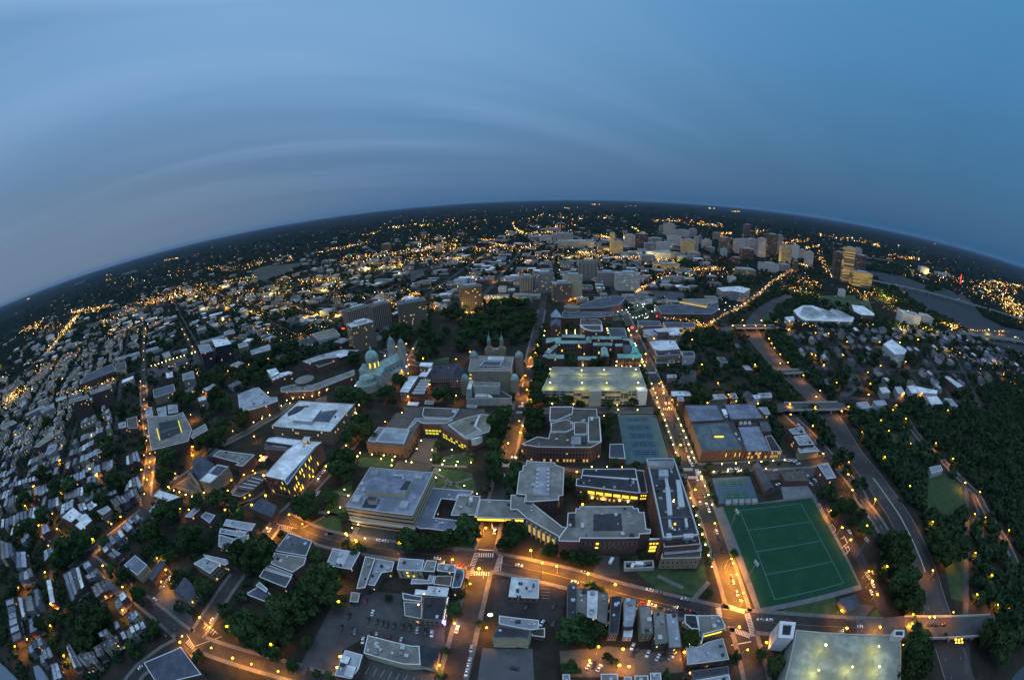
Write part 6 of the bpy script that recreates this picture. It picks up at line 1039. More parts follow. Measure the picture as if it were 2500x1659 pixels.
for lb_, q_, rf_ in (('left of two joined pale flats behind the gym', [(412,22),(560,15),(600,85),(440,98)], 'lgrey'),('right of two joined pale flats behind the gym', [(562,15),(690,10),(748,70),(602,85)], 'lgrey'),('small tan house with an orange lamp behind the gym', [(770,5),(860,0),(895,70),(825,70)], 'lgrey'),('white gabled house behind the tall trees by the gym', [(1085,25),(1210,20),(1225,70),(1130,80)], 'white'),('pale apartment roof above the gym trees', [(1180,0),(1370,-10),(1390,55),(1240,65)], 'lgrey'),('pale roofed shed beside the gym trees', [(1196,205),(1310,200),(1362,300),(1280,300)], 'lgrey')):
    building('flats', lb_, 'house', 'o', q_, h=8, wall='housew' if 'white' in lb_ else 'tan', rf=rf_, ch=.3, nv=2)
HB = lambda lb, q, rf='white', h=10, wall='white', hp=None, **k: building(k.pop('name', 'office_complex'), lb, k.pop('cat', 'office building'), 'h', q, h=None if hp else h, hp=hp, wall=wall, rf=rf, ch=.5, **k)
HB('sprawling white ribbed roof complex below the green hill', [(390,165),(455,130),(520,130),(640,170),(660,152),(815,215),(800,245),(470,235),(420,205)], 'white', 9, 'conc', lm='white ribbed complex', units=[('roof_tier', [(455,140),(515,138),(600,190),(520,210),(440,180)],4, WALL['whitep'], ROOF['lgrey']),('roof_tier', [(575,160),(640,165),(720,210),(640,215)],3, WALL['whitep'], ROOF['lgrey']),('roof_tier', [(650,155),(700,160),(800,210),(740,215)],3, WALL['whitep'], ROOF['lgrey'])])
HB('tall white office with dark terraces at the end of the ribbed complex', [(795,125),(880,135),(955,188),(952,200),(860,195),(812,170)], 'white', hp=((900,200),(905,248)), wall='gridd')
HB('small white sloped annex left of the ribbed complex', [(330,212),(390,205),(400,230),(350,240)], 'white', 8)
HB('white warehouse-like house with a dark gable on the hillside', [(1015,400),(1075,365),(1180,440),(1165,470),(1095,470)], 'white', 12, 'white', name='hillside_hall', cat='house')
HB('long narrow white-topped flats above the dark wood', [(1440,625),(1465,622),(1570,690),(1535,702)], 'white', 12, 'brickp', name='hillside_flats', cat='apartment building', lm='long white-topped flats')
for lb_, q_ in (('grey flat roof nearest the expressway bridge on the hillside', [(828,808),(905,800),(928,840),(872,848)]),('grey flat roof second from the expressway bridge on the hillside', [(945,795),(1022,790),(1042,822),(975,828)]),('pale roof in the hillside terrace left of the long flats', [(985,702),(1040,698),(1066,735),(1010,742)]),('pale shed roof beside the hillside terrace', [(1095,698),(1140,695),(1168,740),(1120,745)]),('pale double roof in the middle of the hillside terrace', [(1180,690),(1230,685),(1270,738),(1215,742)]),('pale double roof right of the hillside terrace', [(1235,690),(1330,710),(1395,720),(1390,748),(1270,735)]),('white striped terrace roof above the dark wood', [(1315,765),(1390,760),(1432,815),(1350,820)]),('purple-grey terrace roof beside the dark wood', [(1440,775),(1490,780),(1535,830),(1500,835)])):
    HB(lb_, q_, 'lgrey' if 'grey' in lb_ else 'white', 8, 'housew', name='terrace_house', cat='house')
# bridges over the expressway
def bridge(t, a, b, w, z, label, pier=True):
    A, B_ = at(t, *a, z), at(t, *b, z); c = ((A[0] + B_[0]) / 2,(A[1] + B_[1]) / 2); l = math.dist(A, B_); an = math.atan2(B_[1] - A[1], B_[0] - A[0]); r = tag(empty('road_bridge', (*c, 0), an), label, 'bridge')
    m = MB(); m.box((0,0), l, w, z - 1.3, z); m.build('deck', WALL['concp'], r); m = MB(); m.face([(-l/2,-w/2 + .8, z + .01),(l/2,-w/2 + .8, z + .01),(l/2, w/2 - .8, z + .01),(-l/2, w/2 - .8, z + .01)]); m.build('road_surface', M_ASPHL, r)
    for s in (-1,1): m = MB(); m.box((0,0), l, .4,0,1.1); m.build('railing', M_STONE, r, (0, s * (w / 2 - .2), z))
    for x in (-.28,0, .28) if pier else (): m = MB(); m.box((0,0),1.4, w * .8,0, z - 1.3); m.build('pier', WALL['concp'], r, (x * l, 0,0))
    for s in (-1,1): m = MB(); m.face([(s * l / 2,-w / 2, z),(s * (l / 2 + 34),-w / 2, .03),(s * (l / 2 + 34), w / 2, .03),(s * l / 2, w / 2, z)][::s]); m.build('ramp', M_ASPHL, r)
    LANDMARKS.append((label.split(' over')[0].split(' carrying')[0], *c))
    return r, c, an, l
BR1 = bridge('h', (-20,278),(270,276),15,6.0, 'farthest orange-lit road bridge over the expressway')
BR2 = bridge('h', (318,590),(462,584),11,5.5, 'narrow middle road bridge over the expressway')
BR3 = bridge('h', (345,832),(720,826),17,6.0, 'wide road bridge over the expressway by the townhouses')
BR4 = bridge('d', (1390,1112),(2100,1092),17,6.5, 'nearest orange-lit road bridge over the expressway')
def river_bridge(t, pts, w, z, label):
    P = [at(t, *p, z) for p in pts]; c = cent(P); r = tag(empty('river_bridge', (*c, 0)), label, 'bridge'); Q = rel(P, c); m = ribbon(Q, w, z); o = m.build('deck', M_WALK, r); m = MB(); A, B_ = offset_line(Q, w / 2), offset_line(Q, -w / 2)
    for i in range(len(Q) - 1):
        for E in (A, B_): m.face([(*E[i], z - 2.0),(*E[i + 1], z - 2.0),(*E[i + 1], z + .9),(*E[i], z + .9)])
    m.build('girder', WALL['concp'], r)
    for p in resample(Q, 50): k = MB(); k.box((0,0),3, w * .8,0, z - 2); k.build('pier', WALL['concp'], r, (p[0], p[1],0))
river_bridge('t', [(590,955),(800,1000),(1000,1040),(1250,1095),(1500,1160),(1750,1235),(2000,1300),(2250,1385),(2361,1400)],16,12, 'long low bridge crossing the river past the wooded island')
river_bridge('h', [(1560,318),(1700,340),(1850,355),(2000,378)],18,8, 'lamp-lined bridge at the river bank on the right')
river_bridge('t', [(440,690),(600,705),(800,735),(860,745)],14,12, 'far upstream bridge beside the golden tower')

# ------------------------------------------------------------------ ordinary blocks that fill the street grid
COUNT = dict(house=0, block=0)
def fill_block(x, y, w, d, h, th, wall, rf, name, desc, cat, group, pitch=False):
    root = empty(name, (x, y, 0), th); root['category'] = cat; root['group'] = group; q = [(-w/2,-d/2),(w/2,-d/2),(w/2, d/2),(-w/2, d/2)]
    m = MB(); m.wall(q, 0, h + (.4 if not pitch else 0)); m.build('wall', WALL[wall], root); m = MB()
    if pitch: gable(m, q, h, min(w, d) * .32, w > d)
    else: m.cap(inset(q, .25), h)
    m.build('roof', ROOF[rf], root)
    if not pitch: m = MB(); I = inset(q, .35); [m.face([(*q[i], h + .4),(*q[(i+1)%4], h + .4),(*I[(i+1)%4], h + .4),(*I[i], h + .4)]) for i in range(4)]; m.build('parapet', M_COPED if RH.random() < .5 else M_STONE, root)
    if math.hypot(x, y) < 900:
        m = MB(); m.box((0,0),1.6,1.2,0,1.3); m.build('chimney' if pitch else 'roof_vent', M_MECH if not pitch else WALL['brickp'], root, (w * .22, d * .1, h - .1 + (min(w, d) * .2 if pitch else 0)))
        if w * d > 260 and not pitch: m = MB(); m.box((0,0), w * .2, d * .2,0,2.0); m.build('stair_box', WALL[wall] if wall.endswith('p') else M_MECH, root, (-w * .2,-d * .15, h - .1))
    ca, sa = math.cos(th), math.sin(th); occupy([(x + ca * a - sa * b, y + sa * a + ca * b) for a, b in q],1); TOLABEL.append((root, desc, x, y, group)); return root
def free_rect(x, y, w, d, th, bits=1 | 2 | 8):
    ca, sa = math.cos(th), math.sin(th)
    for a in (-.5,0, .5):
        for b in (-.5,0, .5):
            if taken(x + ca * a * w - sa * b * d, y + sa * a * w + ca * b * d, bits): return False
    return True
PARKW = [at('m', *p) for p in ((560,20),(900,-200),(1900,-420),(2400,-330),(2350,120),(1950,120),(1400,250),(900,290))]
occupy(PARKW, 8)
CAMPUS = [at('l', -300,1300), at('l', 100,950), at('f', -100,700), at('f', 440,420), at('m', 560,300), at('m', 2300,200), at('n', 200,200), at('n', 1200,180), at('g', 1240,780), at('g', 1700,1350), at('c', 1900,950), at('c', 0,560), at('b', 200,230)]
occupy(CAMPUS, 8)
FRBLOCK = [at('b', -100,250), at('b', 400,330), at('b', 1850,480), at('c', 1900,1000), at('c', 2050,1700), at('b', -300,1800)]; occupy(FRBLOCK, 8)
RIGHTCORR = [at('h', 330,850), at('h', 780,830), at('h', 1140,1568), at('d', 1900,1000), at('d', 2400,1600), at('d', 0,1600), at('d', 0,0), at('o', 0,300)]; occupy(RIGHTCORR, 8)
WOODP = [at('h', 1140,830), at('h', 1560,740), at('h', 1996,650), at('h', 2300,700), at('h', 2300,1800), at('d', 2300,1300), at('d', 1900,900), at('d', 1450,0), at('h', 900,900)]; occupy(WOODP, 8)
def fill(region, th, n, kind, step, rnd, bright=0.3):
    xs = [p[0] for p in region]; ys = [p[1] for p in region]; k = 0; tries = 0
    while k < n and tries < n * 14:
        tries += 1; x, y = rnd.uniform(min(xs), max(xs)), rnd.uniform(min(ys), max(ys))
        if not inside((x, y), region): continue
        if kind == 'house': w, d, h = rnd.uniform(7.5,10), rnd.uniform(11,17), rnd.uniform(6,8.5)
        elif kind == 'row': w, d, h = rnd.uniform(5.5,7.5), rnd.uniform(13,19), rnd.uniform(7.5,9.5)
        else: w, d, h = rnd.uniform(14,34) * step, rnd.uniform(12,28) * step, rnd.choice([4.5,5.5,7,9,12]) * (1 if step < 1.5 else 1.2)
        if not free_rect(x, y, w + 2.5, d + 2.5, th): continue
        if COUNT['house' if kind != 'block' else 'block'] >= (286 if kind != 'block' else 298): return
        COUNT['house' if kind != 'block' else 'block'] += 1; k += 1
        rf, ds = rnd.choice([('white', 'white-roofed'),('lgrey', 'pale grey roofed'),('lgrey', 'pale grey roofed'),('grey', 'grey roofed'),('silver', 'silver roofed'),('dgrey', 'dark roofed'),('brown', 'brown roofed'),('tar', 'black-roofed'),('slate', 'slate roofed')]) if rnd.random() > bright else rnd.choice([('white', 'white-roofed'),('lgrey', 'pale grey roofed'),('silver', 'silver roofed')])
        wl = rnd.choice(['house', 'houseg', 'housew', 'housec', 'brickd']) if kind != 'block' else rnd.choice(['brick', 'brickd', 'tan', 'conc', 'store', 'white'])
        if kind != 'block': fill_block(x, y, w, d, h, th, wl, rf if kind == 'row' else rnd.choice([rf, 'slate', 'dgrey']), 'house', ds + ' house' if kind == 'row' else 'small ' + ds + ' house', 'house', 'houses of the outer streets', kind == 'house' and rnd.random() < .6)
        else: fill_block(x, y, w, d, h, th, wl, rf, 'city_building', ds + (' low building' if h < 8 else ' taller building'), 'building', 'ordinary buildings of the street grid', rnd.random() < .08)
rf1 = random.Random(21)
GRID = math.radians(-8.4)
FANROT = math.atan2(FD[1], FD[0])
OREG = [at('h', 360,330), at('h', 980,300), at('h', 1560,330), at('h', 1900,480), at('h', 1996,640), at('h', 1560,740), at('h', 1150,820), at('h', 740,800), at('h', 480,560)]
FANNEAR = [(-470,-40),(-200,40),(-200,200),(-330,230),(-480,330),(-900,700),(-1100,520),(-760,40)]
ROWMASS = []
def street_rows():
    for a0 in (60,125,190,255,320,385,450,515,580,650,720,790,860):
        for sgn in (1,-1):
            b = -430.0
            while b < -15:
                b += rf1.uniform(5.6,7.4) + (4 if rf1.random() < .07 else 0); d = rf1.uniform(14,19); x, y = fan(a0 + sgn * (7.5 + d / 2), b); w = 6.2; th = math.atan2(FN[1], FN[0])
                if y < 0 or not free_rect(x, y, w * .8, d, th): continue
                h = rf1.uniform(7.2,9.6); rf, ds = rf1.choice(RCOL)
                if COUNT['house'] < 140: COUNT['house'] += 1; fill_block(x, y, w, d, h, th, rf1.choice(RWALL), rf, 'house', ds + ' terraced house', 'house', 'houses of the outer streets')
                elif rf1.random() < .62: ROWMASS.append((x, y, w, d, h, th, rf1.choice([1,3,4,4]))); occupy([(x + math.cos(th) * p - math.sin(th) * q, y + math.sin(th) * p + math.cos(th) * q) for p, q in ((-3,-8),(3,-8),(3,8),(-3,8))],1)
street_rows()
fill(OREG, math.radians(-20),140, 'house', 1, rf1, .7)
RCARY = [at('g', 1250,420), at('g', 1560,160), at('g', 1900,230), at('g', 2190,640), at('g', 2190,800), at('g', 1480,740)]
fill(RCARY, GRID, 22, 'house', 1, rf1, .5)
BEYOND = [(-480,330),(-330,420),(-200,560),(-120,760),(-420,960),(-1150,900),(-1250,640)]
fill(BEYOND, FANROT + .3,85, 'block', .75, rf1, .22)
MIDN = [(-560,700),(-150,700),(0,760),(150,900),(120,1500),(-500,1500),(-800,1100)]
fill(MIDN, GRID, 100, 'block', .95, rf1, .25)
MIDE = [(60,760),(330,760),(420,1000),(600,1500),(800,1900),(200,1900),(100,1300)]
fill(MIDE, GRID, 70, 'block', 1.0, rf1, .25)
FARL = [(-1200,600),(-500,900),(-700,1500),(-1700,1500),(-2200,900),(-1800,500)]
fill(FARL, FANROT, 60, 'block', 1.3, rf1, .15)
# the unnumbered mass of far roofs: one object
def box_mass(name, items, mats, label):
    bm = MB(); mi = []
    for x, y, w, d, h, th, k in items:
        n0 = len(bm.f); bm.box((x, y), w, d, 0, h, th, False); mi += [0] * 4 + [k]
    me = bm.mesh(name); o = D.objects.new(name, me); COL.objects.link(o)
    for m in mats: me.materials.append(m)
    me.polygons.foreach_set('material_index', np.array(mi, dtype=np.int32)); tag(o, label, kind='stuff'); return o
far = []
for _ in range(9000):
    rr = random.Random(_ + 77); a = rr.uniform(-1.45,1.35); d = 750 * math.exp(rr.uniform(0,1.9)); x, y = d * math.sin(a), d * math.cos(a)
    dens = (.48 if -1.2 < a < .45 else .2) * math.exp(-max(0, d - 1200) / 800.0)
    if rr.random() > dens or y < 120: continue
    if a > .52 and d < 2300: continue
    if taken(x, y, 1 | 2 | 8,9): continue
    w, dd = rr.uniform(9,26) * (1 + d / 3500), rr.uniform(9,20) * (1 + d / 3500); far.append((x, y, w, dd, rr.choice([4,5,6,7,9]) * (1 + d / 9000), FANROT if x < -600 else GRID, rr.choice([1,3,2,3,4,4])))
box_mass('distant_buildings', far + ROWMASS, [WALL['conc'], ROOF['lgrey'], ROOF['white'], ROOF['grey'], ROOF['dgrey']], 'countless small pale roofs spreading towards the horizon')
# ------------------------------------------------------------------ trees
def leaf_material(name, c0, c1, seed):
    m, nt, b = mat(name); N, L = nt.nodes, nt.links
    g = N.new('ShaderNodeNewGeometry'); t = N.new('ShaderNodeTexNoise'); t.inputs['Scale'].default_value = .35; t.inputs['Detail'].default_value = 3; L.new(g.outputs['Position'], t.inputs['Vector'])
    t2 = N.new('ShaderNodeTexNoise'); t2.inputs['Scale'].default_value = .05; L.new(g.outputs['Position'], t2.inputs['Vector'])
    a = N.new('ShaderNodeMath'); a.operation = 'MULTIPLY_ADD'; L.new(t2.outputs[0], a.inputs[0]); a.inputs[1].default_value = .8; L.new(t.outputs[0], a.inputs[2])
    r = N.new('ShaderNodeMapRange'); r.inputs[1].default_value = .62; r.inputs[2].default_value = 1.15; L.new(a.outputs[0], r.inputs[0])
    x = N.new('ShaderNodeMix'); x.data_type = 'RGBA'; L.new(r.outputs[0], x.inputs[0]); x.inputs[6].default_value = rgba(c0); x.inputs[7].default_value = rgba(c1)
    oi = N.new('ShaderNodeObjectInfo'); hs = N.new('ShaderNodeHueSaturation'); mr = N.new('ShaderNodeMapRange'); mr.inputs[3].default_value = .7; mr.inputs[4].default_value = 1.35; L.new(oi.outputs['Random'], mr.inputs[0]); L.new(mr.outputs[0], hs.inputs['Value'])
    mh = N.new('ShaderNodeMapRange'); mh.inputs[3].default_value = .475; mh.inputs[4].default_value = .515; L.new(oi.outputs['Random'], mh.inputs[0]); L.new(mh.outputs[0], hs.inputs['Hue'])
    L.new(x.outputs[2], hs.inputs['Color']); L.new(hs.outputs[0], b.inputs['Base Color']); b.inputs['Roughness'].default_value = .8; b.inputs['Specular IOR Level'].default_value = 0.02
    return m
M_LEAF = leaf_material('foliage', (.013, .034, .011),(.052, .086, .028),1); M_LEAFY = leaf_material('lighter_foliage', (.026, .050, .011),(.070, .102, .028),2); M_BARK = plain('bark', (.06, .045, .035), .9)
M_WOOD = leaf_material('woodland_foliage', (.011, .025, .011),(.038, .060, .025),3)
def crown_arrays(r_, blobs, per, leaf, squash=.8, flat=.0):
    """leaf quads spread over overlapping clumps inside a unit-ish crown of radius 1 whose foot is at z = 0"""
    V = []
    for k in range(blobs):
        if k == 0: c = np.array([0,0, .85]); br = .62
        else:
            a = r_.uniform(0,6.283); q = r_.uniform(.35, .86); zz = r_.uniform(.35,1.45); q *= (1 - .45 * max(0, zz - .8)); c = np.array([q * math.cos(a), q * math.sin(a), zz * squash]); br = r_.uniform(.16, .38)
        n = r_.normal(size=(per, 3)); n[:, 2] += .35; n /= np.linalg.norm(n, axis=1)[:, None]
        p = c + n * br * r_.uniform(.72,1.06, size=(per, 1)) * np.array([1,1, .85])
        o = n + r_.normal(size=(per, 3)) * .55; o /= np.linalg.norm(o, axis=1)[:, None]
        x = np.cross(o, r_.normal(size=(per, 3))); x /= np.linalg.norm(x, axis=1)[:, None]; y = np.cross(o, x)
        s = leaf * r_.uniform(.6,1.3, size=(per, 1)); V.append(np.stack([p - x * s - y * s, p + x * s - y * s * .8, p + x * s * .8 + y * s, p - x * s * .9 + y * s], axis=1))
    return np.concatenate(V)
def quads_mesh(name, Q):
    n = len(Q); me = D.meshes.new(name); me.vertices.add(4 * n); me.vertices.foreach_set('co', Q.reshape(-1).astype(np.float32)); me.loops.add(4 * n); me.loops.foreach_set('vertex_index', np.arange(4 * n, dtype=np.int32)); me.polygons.add(n); me.polygons.foreach_set('loop_start', np.arange(0,4 * n, 4, dtype=np.int32)); me.update(); me.validate(); return me
CROWNS = [quads_mesh('crown', crown_arrays(np.random.default_rng(k),17 + k % 5,150, .055, .78 + .1 * (k % 3))) for k in range(7)]
def trunk_mesh():
    b = MB(); b.tube((0,0,0),(.01, .02, .55), .06, .04,8); b.tube((.01, .02, .5),(.28, .1,1.0), .03, .012,6); b.tube((.01, .02, .5),(-.2, .22,1.05), .03, .012,6); b.tube((.01, .02, .52),(-.08,-.3,1.1), .03, .012,6); b.tube((0, .02, .5),(.02, .0,1.3), .03, .01,6); return b.mesh('trunk')
TRUNK = trunk_mesh()
for me_ in CROWNS: me_.materials.append(M_LEAF)
TRUNK.materials.append(M_BARK)
TREES = [0]; OVER = []; tr_ = random.Random(9)
def tree(x, y, r, label=None, light=False, sc=None, group='trees of the streets and yards', desc=None):
    if TREES[0] >= 300: OVER.append((x, y, r, 1.0)); return
    TREES[0] += 1; t = empty('tree', (x, y, 0), tr_.uniform(0,6.28)); t['category'] = 'tree'; t['group'] = group
    k = D.objects.new('trunk', TRUNK); COL.objects.link(k); k.parent = t; k.scale = (r, r, r * 1.05)
    c = D.objects.new('crown', CROWNS[tr_.randrange(7)]); COL.objects.link(c); c.parent = t; z = sc or tr_.uniform(.85,1.1); c.scale = (r * tr_.uniform(.92,1.1), r * tr_.uniform(.92,1.1), r * z); c.location = (0,0, r * .34)
    if light: c.material_slots[0].link = 'OBJECT'; c.material_slots[0].material = M_LEAFY
    a = 6.2832 / 8; occupy([(x + r * .6 * math.cos(a * i), y + r * .6 * math.sin(a * i)) for i in range(8)],4)
    if label: t['label'] = label
    else: TOLABEL.append((t, desc or ('huge dark tree' if r > 9.5 else 'large leafy tree' if r > 6.5 else 'small round tree' if r < 4 else 'leafy tree'), x, y, group))
    return t
def ptree(t, x, y, rp, **k):
    g = at(t, x, y, 6); e = at(t, x + rp, y, 6); f = at(t, x, y, 6); r = max(2.6, min(12.5, math.dist(g, e) * (1.05 if t in 'ab' else 1.28))); p = at(t, x, y, r * 1.1); tree(p[0], p[1], r, **k)
TL = dict(a=[(1040,560,150),(1290,580,170),(1130,400,80),(1650,720,100),(1400,930,60),(1700,1180,140),(1880,1200,120),(1580,1200,60),(550,1220,95),(640,1180,70),(430,650,70),(500,640,60),(560,620,50),(1130,180,52),(1780,640,80),(700,340,45),(380,250,40),(300,180,45),(470,230,40),(620,250,40),(160,330,35),(280,440,40),(780,210,60),(950,990,50),(840,850,50),(760,800,40),(1060,1200,45),(900,1350,50),(270,1180,40),(140,520,40),(700,1100,50),(640,1120,50),(380,1150,45),(560,1320,50),(1480,320,60),(1350,340,50),(1600,350,40),(1620,440,45),(1350,1400,40),(1830,1380,40),(720,620,40),(390,750,40),(60,980,30),(1180,720,30)],
 b=[(480,130,105),(580,520,66),(900,470,80),(430,900,175),(600,750,150),(690,880,110),(250,960,130),(740,640,78),(120,480,105),(50,580,85),(100,1190,130),(300,1100,110),(1340,370,110),(1470,420,85),(1590,400,90),(1700,370,80),(1820,300,110),(1720,960,85),(1780,830,50),(1650,1310,42),(2190,400,95),(2270,330,70),(380,1430,58),(575,1490,36),(690,1510,45),(220,1330,75),(1600,1500,22),(500,1230,60),(830,440,50),(290,350,30),(700,40,70),(800,200,40),(1800,740,40),(1930,1080,26),(1180,870,28)],
 c=[(180,290,80),(100,420,62),(430,490,36),(490,465,48),(600,520,40),(690,530,50),(770,545,62),(850,540,50),(690,1140,125),(810,1140,110),(640,1200,70),(910,1010,50),(1640,1205,72),(1785,830,36),(655,1450,72),(820,775,46),(900,810,34),(955,1350,34),(2215,1340,46),(2325,1400,48),(2020,1350,40),(1680,140,24),(1700,230,25),(1725,315,25),(1748,398,26),(1772,480,26),(1802,562,26),(1250,520,30),(1090,545,28),(1180,540,26),(2000,510,34),(1640,1120,50),(1010,1400,30),(1440,1500,40)],
 d=[(890,130,78),(1320,440,100),(1340,560,110),(1400,700,115),(1420,850,95),(1455,950,60),(1470,1230,85),(1510,1370,100),(1450,1480,100),(1560,1200,55),(1850,430,70),(1720,480,90),(1660,390,60),(200,1340,44),(330,1400,62),(290,1460,50),(2150,1120,75),(2180,1260,90),(1060,300,50),(1030,180,36),(1230,600,38),(1200,690,34),(960,240,30),(2080,1200,60),(1280,800,30)],
 e=[(1680,700,100),(1640,820,85),(1720,900,75),(1850,1010,68,1),(1650,1150,95),(1690,1040,60),(1280,1290,80),(840,1250,85),(1360,850,50),(1440,860,55),(1940,650,60),(350,1030,40),(930,930,40),(800,1180,45),(1560,1180,60),(2000,560,55),(1250,430,30),(1100,1170,22),(1085,1240,24)],
 f=[(740,660,82),(820,645,78),(900,690,55),(880,850,70),(910,950,95,1),(830,930,60),(740,1150,105),(720,1245,80),(440,1500,88),(1180,560,50),(1150,160,65),(1080,220,55),(1230,190,50),(1060,630,55),(1510,650,68),(620,1430,45),(780,1000,55),(1120,720,40),(330,60,45),(250,330,60),(300,400,45),(1380,350,50),(1720,1130,40),(1480,1040,34),(1460,1140,32),(100,540,70),(830,380,45),(1330,390,36)],
 g=[(380,530,70),(360,610,60),(345,690,58),(330,830,62),(320,900,58),(310,985,52),(40,860,66),(110,800,56),(60,960,66),(20,1060,60),(170,1300,58),(190,1215,48),(30,1160,70),(910,830,40),(880,905,48),(870,985,46),(600,1330,46),(700,1440,40),(1660,1220,30),(940,1180,30),(1100,1210,30),(800,1430,36),(30,1280,60),(1420,1170,26),(1270,800,24),(1640,690,50),(1580,640,55),(420,700,36)],
 n=[(320,1430,74),(520,1440,78),(690,1500,62),(1105,1510,74),(1465,1470,68),(540,820,70),(590,900,70),(900,910,60),(1000,900,60),(850,940,45),(1580,950,34),(1610,1020,38),(1640,1090,38),(1662,1160,38),(1675,1235,34),(1130,780,40),(110,700,40),(80,900,100),(180,960,70),(120,1060,80),(1080,360,60),(560,350,60),(1370,390,36),(2250,480,80),(2200,640,80),(1610,560,36),(2300,1300,60),(1120,880,36)],
 o=[(1440,450,95),(1470,540,90),(1420,200,70),(1400,330,70),(2230,1390,120),(470,1130,34),(640,1130,30),(860,1120,30),(1030,1110,44),(480,1300,45),(520,1450,50),(1145,985,30),(1310,985,34),(1490,985,30),(110,1220,40)],
 h=[(750,1140,54),(600,1060,38),(860,1350,48),(770,1260,36),(690,1200,34),(580,980,30),(1170,1000,36),(930,1000,50),(1290,1160,55),(1300,420,50),(1210,470,50),(880,480,50),(960,470,45),(700,640,60),(740,580,40),(1420,620,36),(1240,770,55),(1640,620,36),(960,640,50),(1080,640,45),(280,600,45),(360,700,50),(100,480,50),(250,290,36)])
def scatter(region, n, r0, r1, rnd, group, bits=1 | 2 | 4, **k):
    xs = [p[0] for p in region]; ys = [p[1] for p in region]; i = 0; tries = 0
    while i < n and tries < n * 25:
        tries += 1; x, y = rnd.uniform(min(xs), max(xs)), rnd.uniform(min(ys), max(ys))
        if not inside((x, y), region) or taken(x, y, bits, 2): continue
        tree(x, y, rnd.uniform(r0, r1), group=group, **k); i += 1
rt = random.Random(4)
scatter(PARKW, 78,8.5,13, rt, 'great trees of the park', bits=2, desc='great park tree')
for t_, l_ in TL.items():
    for q_ in l_: ptree(t_, *q_[:3], light=len(q_) > 3)
# woodland and the countless smaller trees: one mass
LOW = [crown_arrays(np.random.default_rng(50 + k),6,26, .15, .85) for k in range(4)]; FARC = [crown_arrays(np.random.default_rng(60 + k),4,14, .26, .85) for k in range(4)]
def tree_mass(name, spots, label, m):
    out = []
    for x, y, r, z in spots:
        q = (LOW if x * x + y * y < 810000 else FARC)[rt.randrange(4)]; a = rt.uniform(0,6.28); ca, sa = math.cos(a), math.sin(a); p = q.copy() * np.array([r, r, r * z]); X = p[..., 0] * ca - p[..., 1] * sa + x; Y = p[..., 0] * sa + p[..., 1] * ca + y; out.append(np.stack([X, Y, p[..., 2]], axis=-1))
    me = quads_mesh(name, np.concatenate(out)); me.materials.append(m); o = D.objects.new(name, me); COL.objects.link(o); tag(o, label, kind='stuff'); return o
def spots_in(region, n, r0, r1, bits, margin=2.0, far=False):
    xs = [p[0] for p in region]; ys = [p[1] for p in region]; S_ = []; tries = 0
    while len(S_) < n and tries < n * 10:
        tries += 1; x, y = rt.uniform(min(xs), max(xs)), rt.uniform(min(ys), max(ys))
        if inside((x, y), region) and not taken(x, y, bits, margin): S_.append((x, y, rt.uniform(r0, r1), rt.uniform(.85,1.15)))
    return S_
WD = [p for p in WOODP]
LAWNKEEP = [pixels('h', [(1290,1330),(1420,1280),(1560,1380),(1590,1500),(1480,1568),(1300,1568)]), pixels('d', [(1580,-60),(1800,-40),(1825,180),(1700,200),(1580,110)]), pixels('h', [(1000,1010),(1230,1040),(1240,1130),(1100,1140)]), pixels('d', [(1640,560),(1860,520),(1870,900),(1760,880)])]
for q_ in LAWNKEEP: occupy(q_, 16)
ws = spots_in(WD, 2300,4.5,8.0,1 | 2 | 16,3)
STRIP = [at('h', 0,420), at('h', 60,430), at('h', 200,560), at('h', 330,690), at('h', 440,800), at('h', 420,830), at('h', 300,800), at('h', 180,650)]
STRIP2 = [at('h', 230,330), at('h', 320,330), at('h', 440,480), at('h', 700,760), at('h', 600,800), at('h', 480,640), at('h', 330,560)]
STRIP3 = [at('h', 440,860), at('h', 520,860), at('h', 680,1080), at('h', 660,1130), at('h', 560,1010)]; STRIP4 = [at('h', 700,1100), at('h', 760,1200), at('h', 900,1420), at('d', 1080,60), at('d', 1250,280), at('d', 1180,260), at('d', 960,20), at('h', 700,1190)]
STRIP5 = [at('d', 1100,260), at('d', 1180,300), at('d', 1330,600), at('d', 1400,950), at('d', 1300,960), at('d', 1200,560)]
for q_, n_ in ((STRIP, 160),(STRIP2,220),(STRIP3,60),(STRIP4,60),(STRIP5,40)): ws += spots_in(q_, n_, 3.6,6.2,1 | 2,2.5)
ws += spots_in(OREG, 400,3.2,6.2,1 | 2,1.0); ws += spots_in([at('h', 180,160), at('h', 300,60), at('h', 560,40), at('h', 560,120), at('h', 360,210), at('h', 260,250)],160,4,6,1 | 2,3); ws += spots_in([at('h', 400,236), at('h', 960,240), at('h', 1340,260), at('h', 1560,300), at('h', 1000,300), at('h', 320,290)],220,3.5,6,1 | 2,2)
ws += spots_in([at('t', 560,1040), at('t', 860,1040), at('t', 1250,1310), at('t', 1640,1500), at('t', 1400,1480), at('t', 1100,1340), at('t', 700,1180)],300,5,9,1 | 2 | 8,5); ws += spots_in([at('t', 1220,1045), at('t', 1370,1040), at('t', 1410,1080), at('t', 1260,1095)],60,6,10,0,0); ws += spots_in([at('t', 900,860), at('t', 1160,960), at('t', 1200,1000), at('t', 940,920), at('t', 560,850), at('t', 600,800)],120,8,13,0,0); ws += spots_in([at('t', 1700,1230), at('t', 1950,1330), at('t', 2300,1480), at('t', 2361,1560), at('t', 2000,1460), at('t', 1800,1320)],220,6,10,8,0)
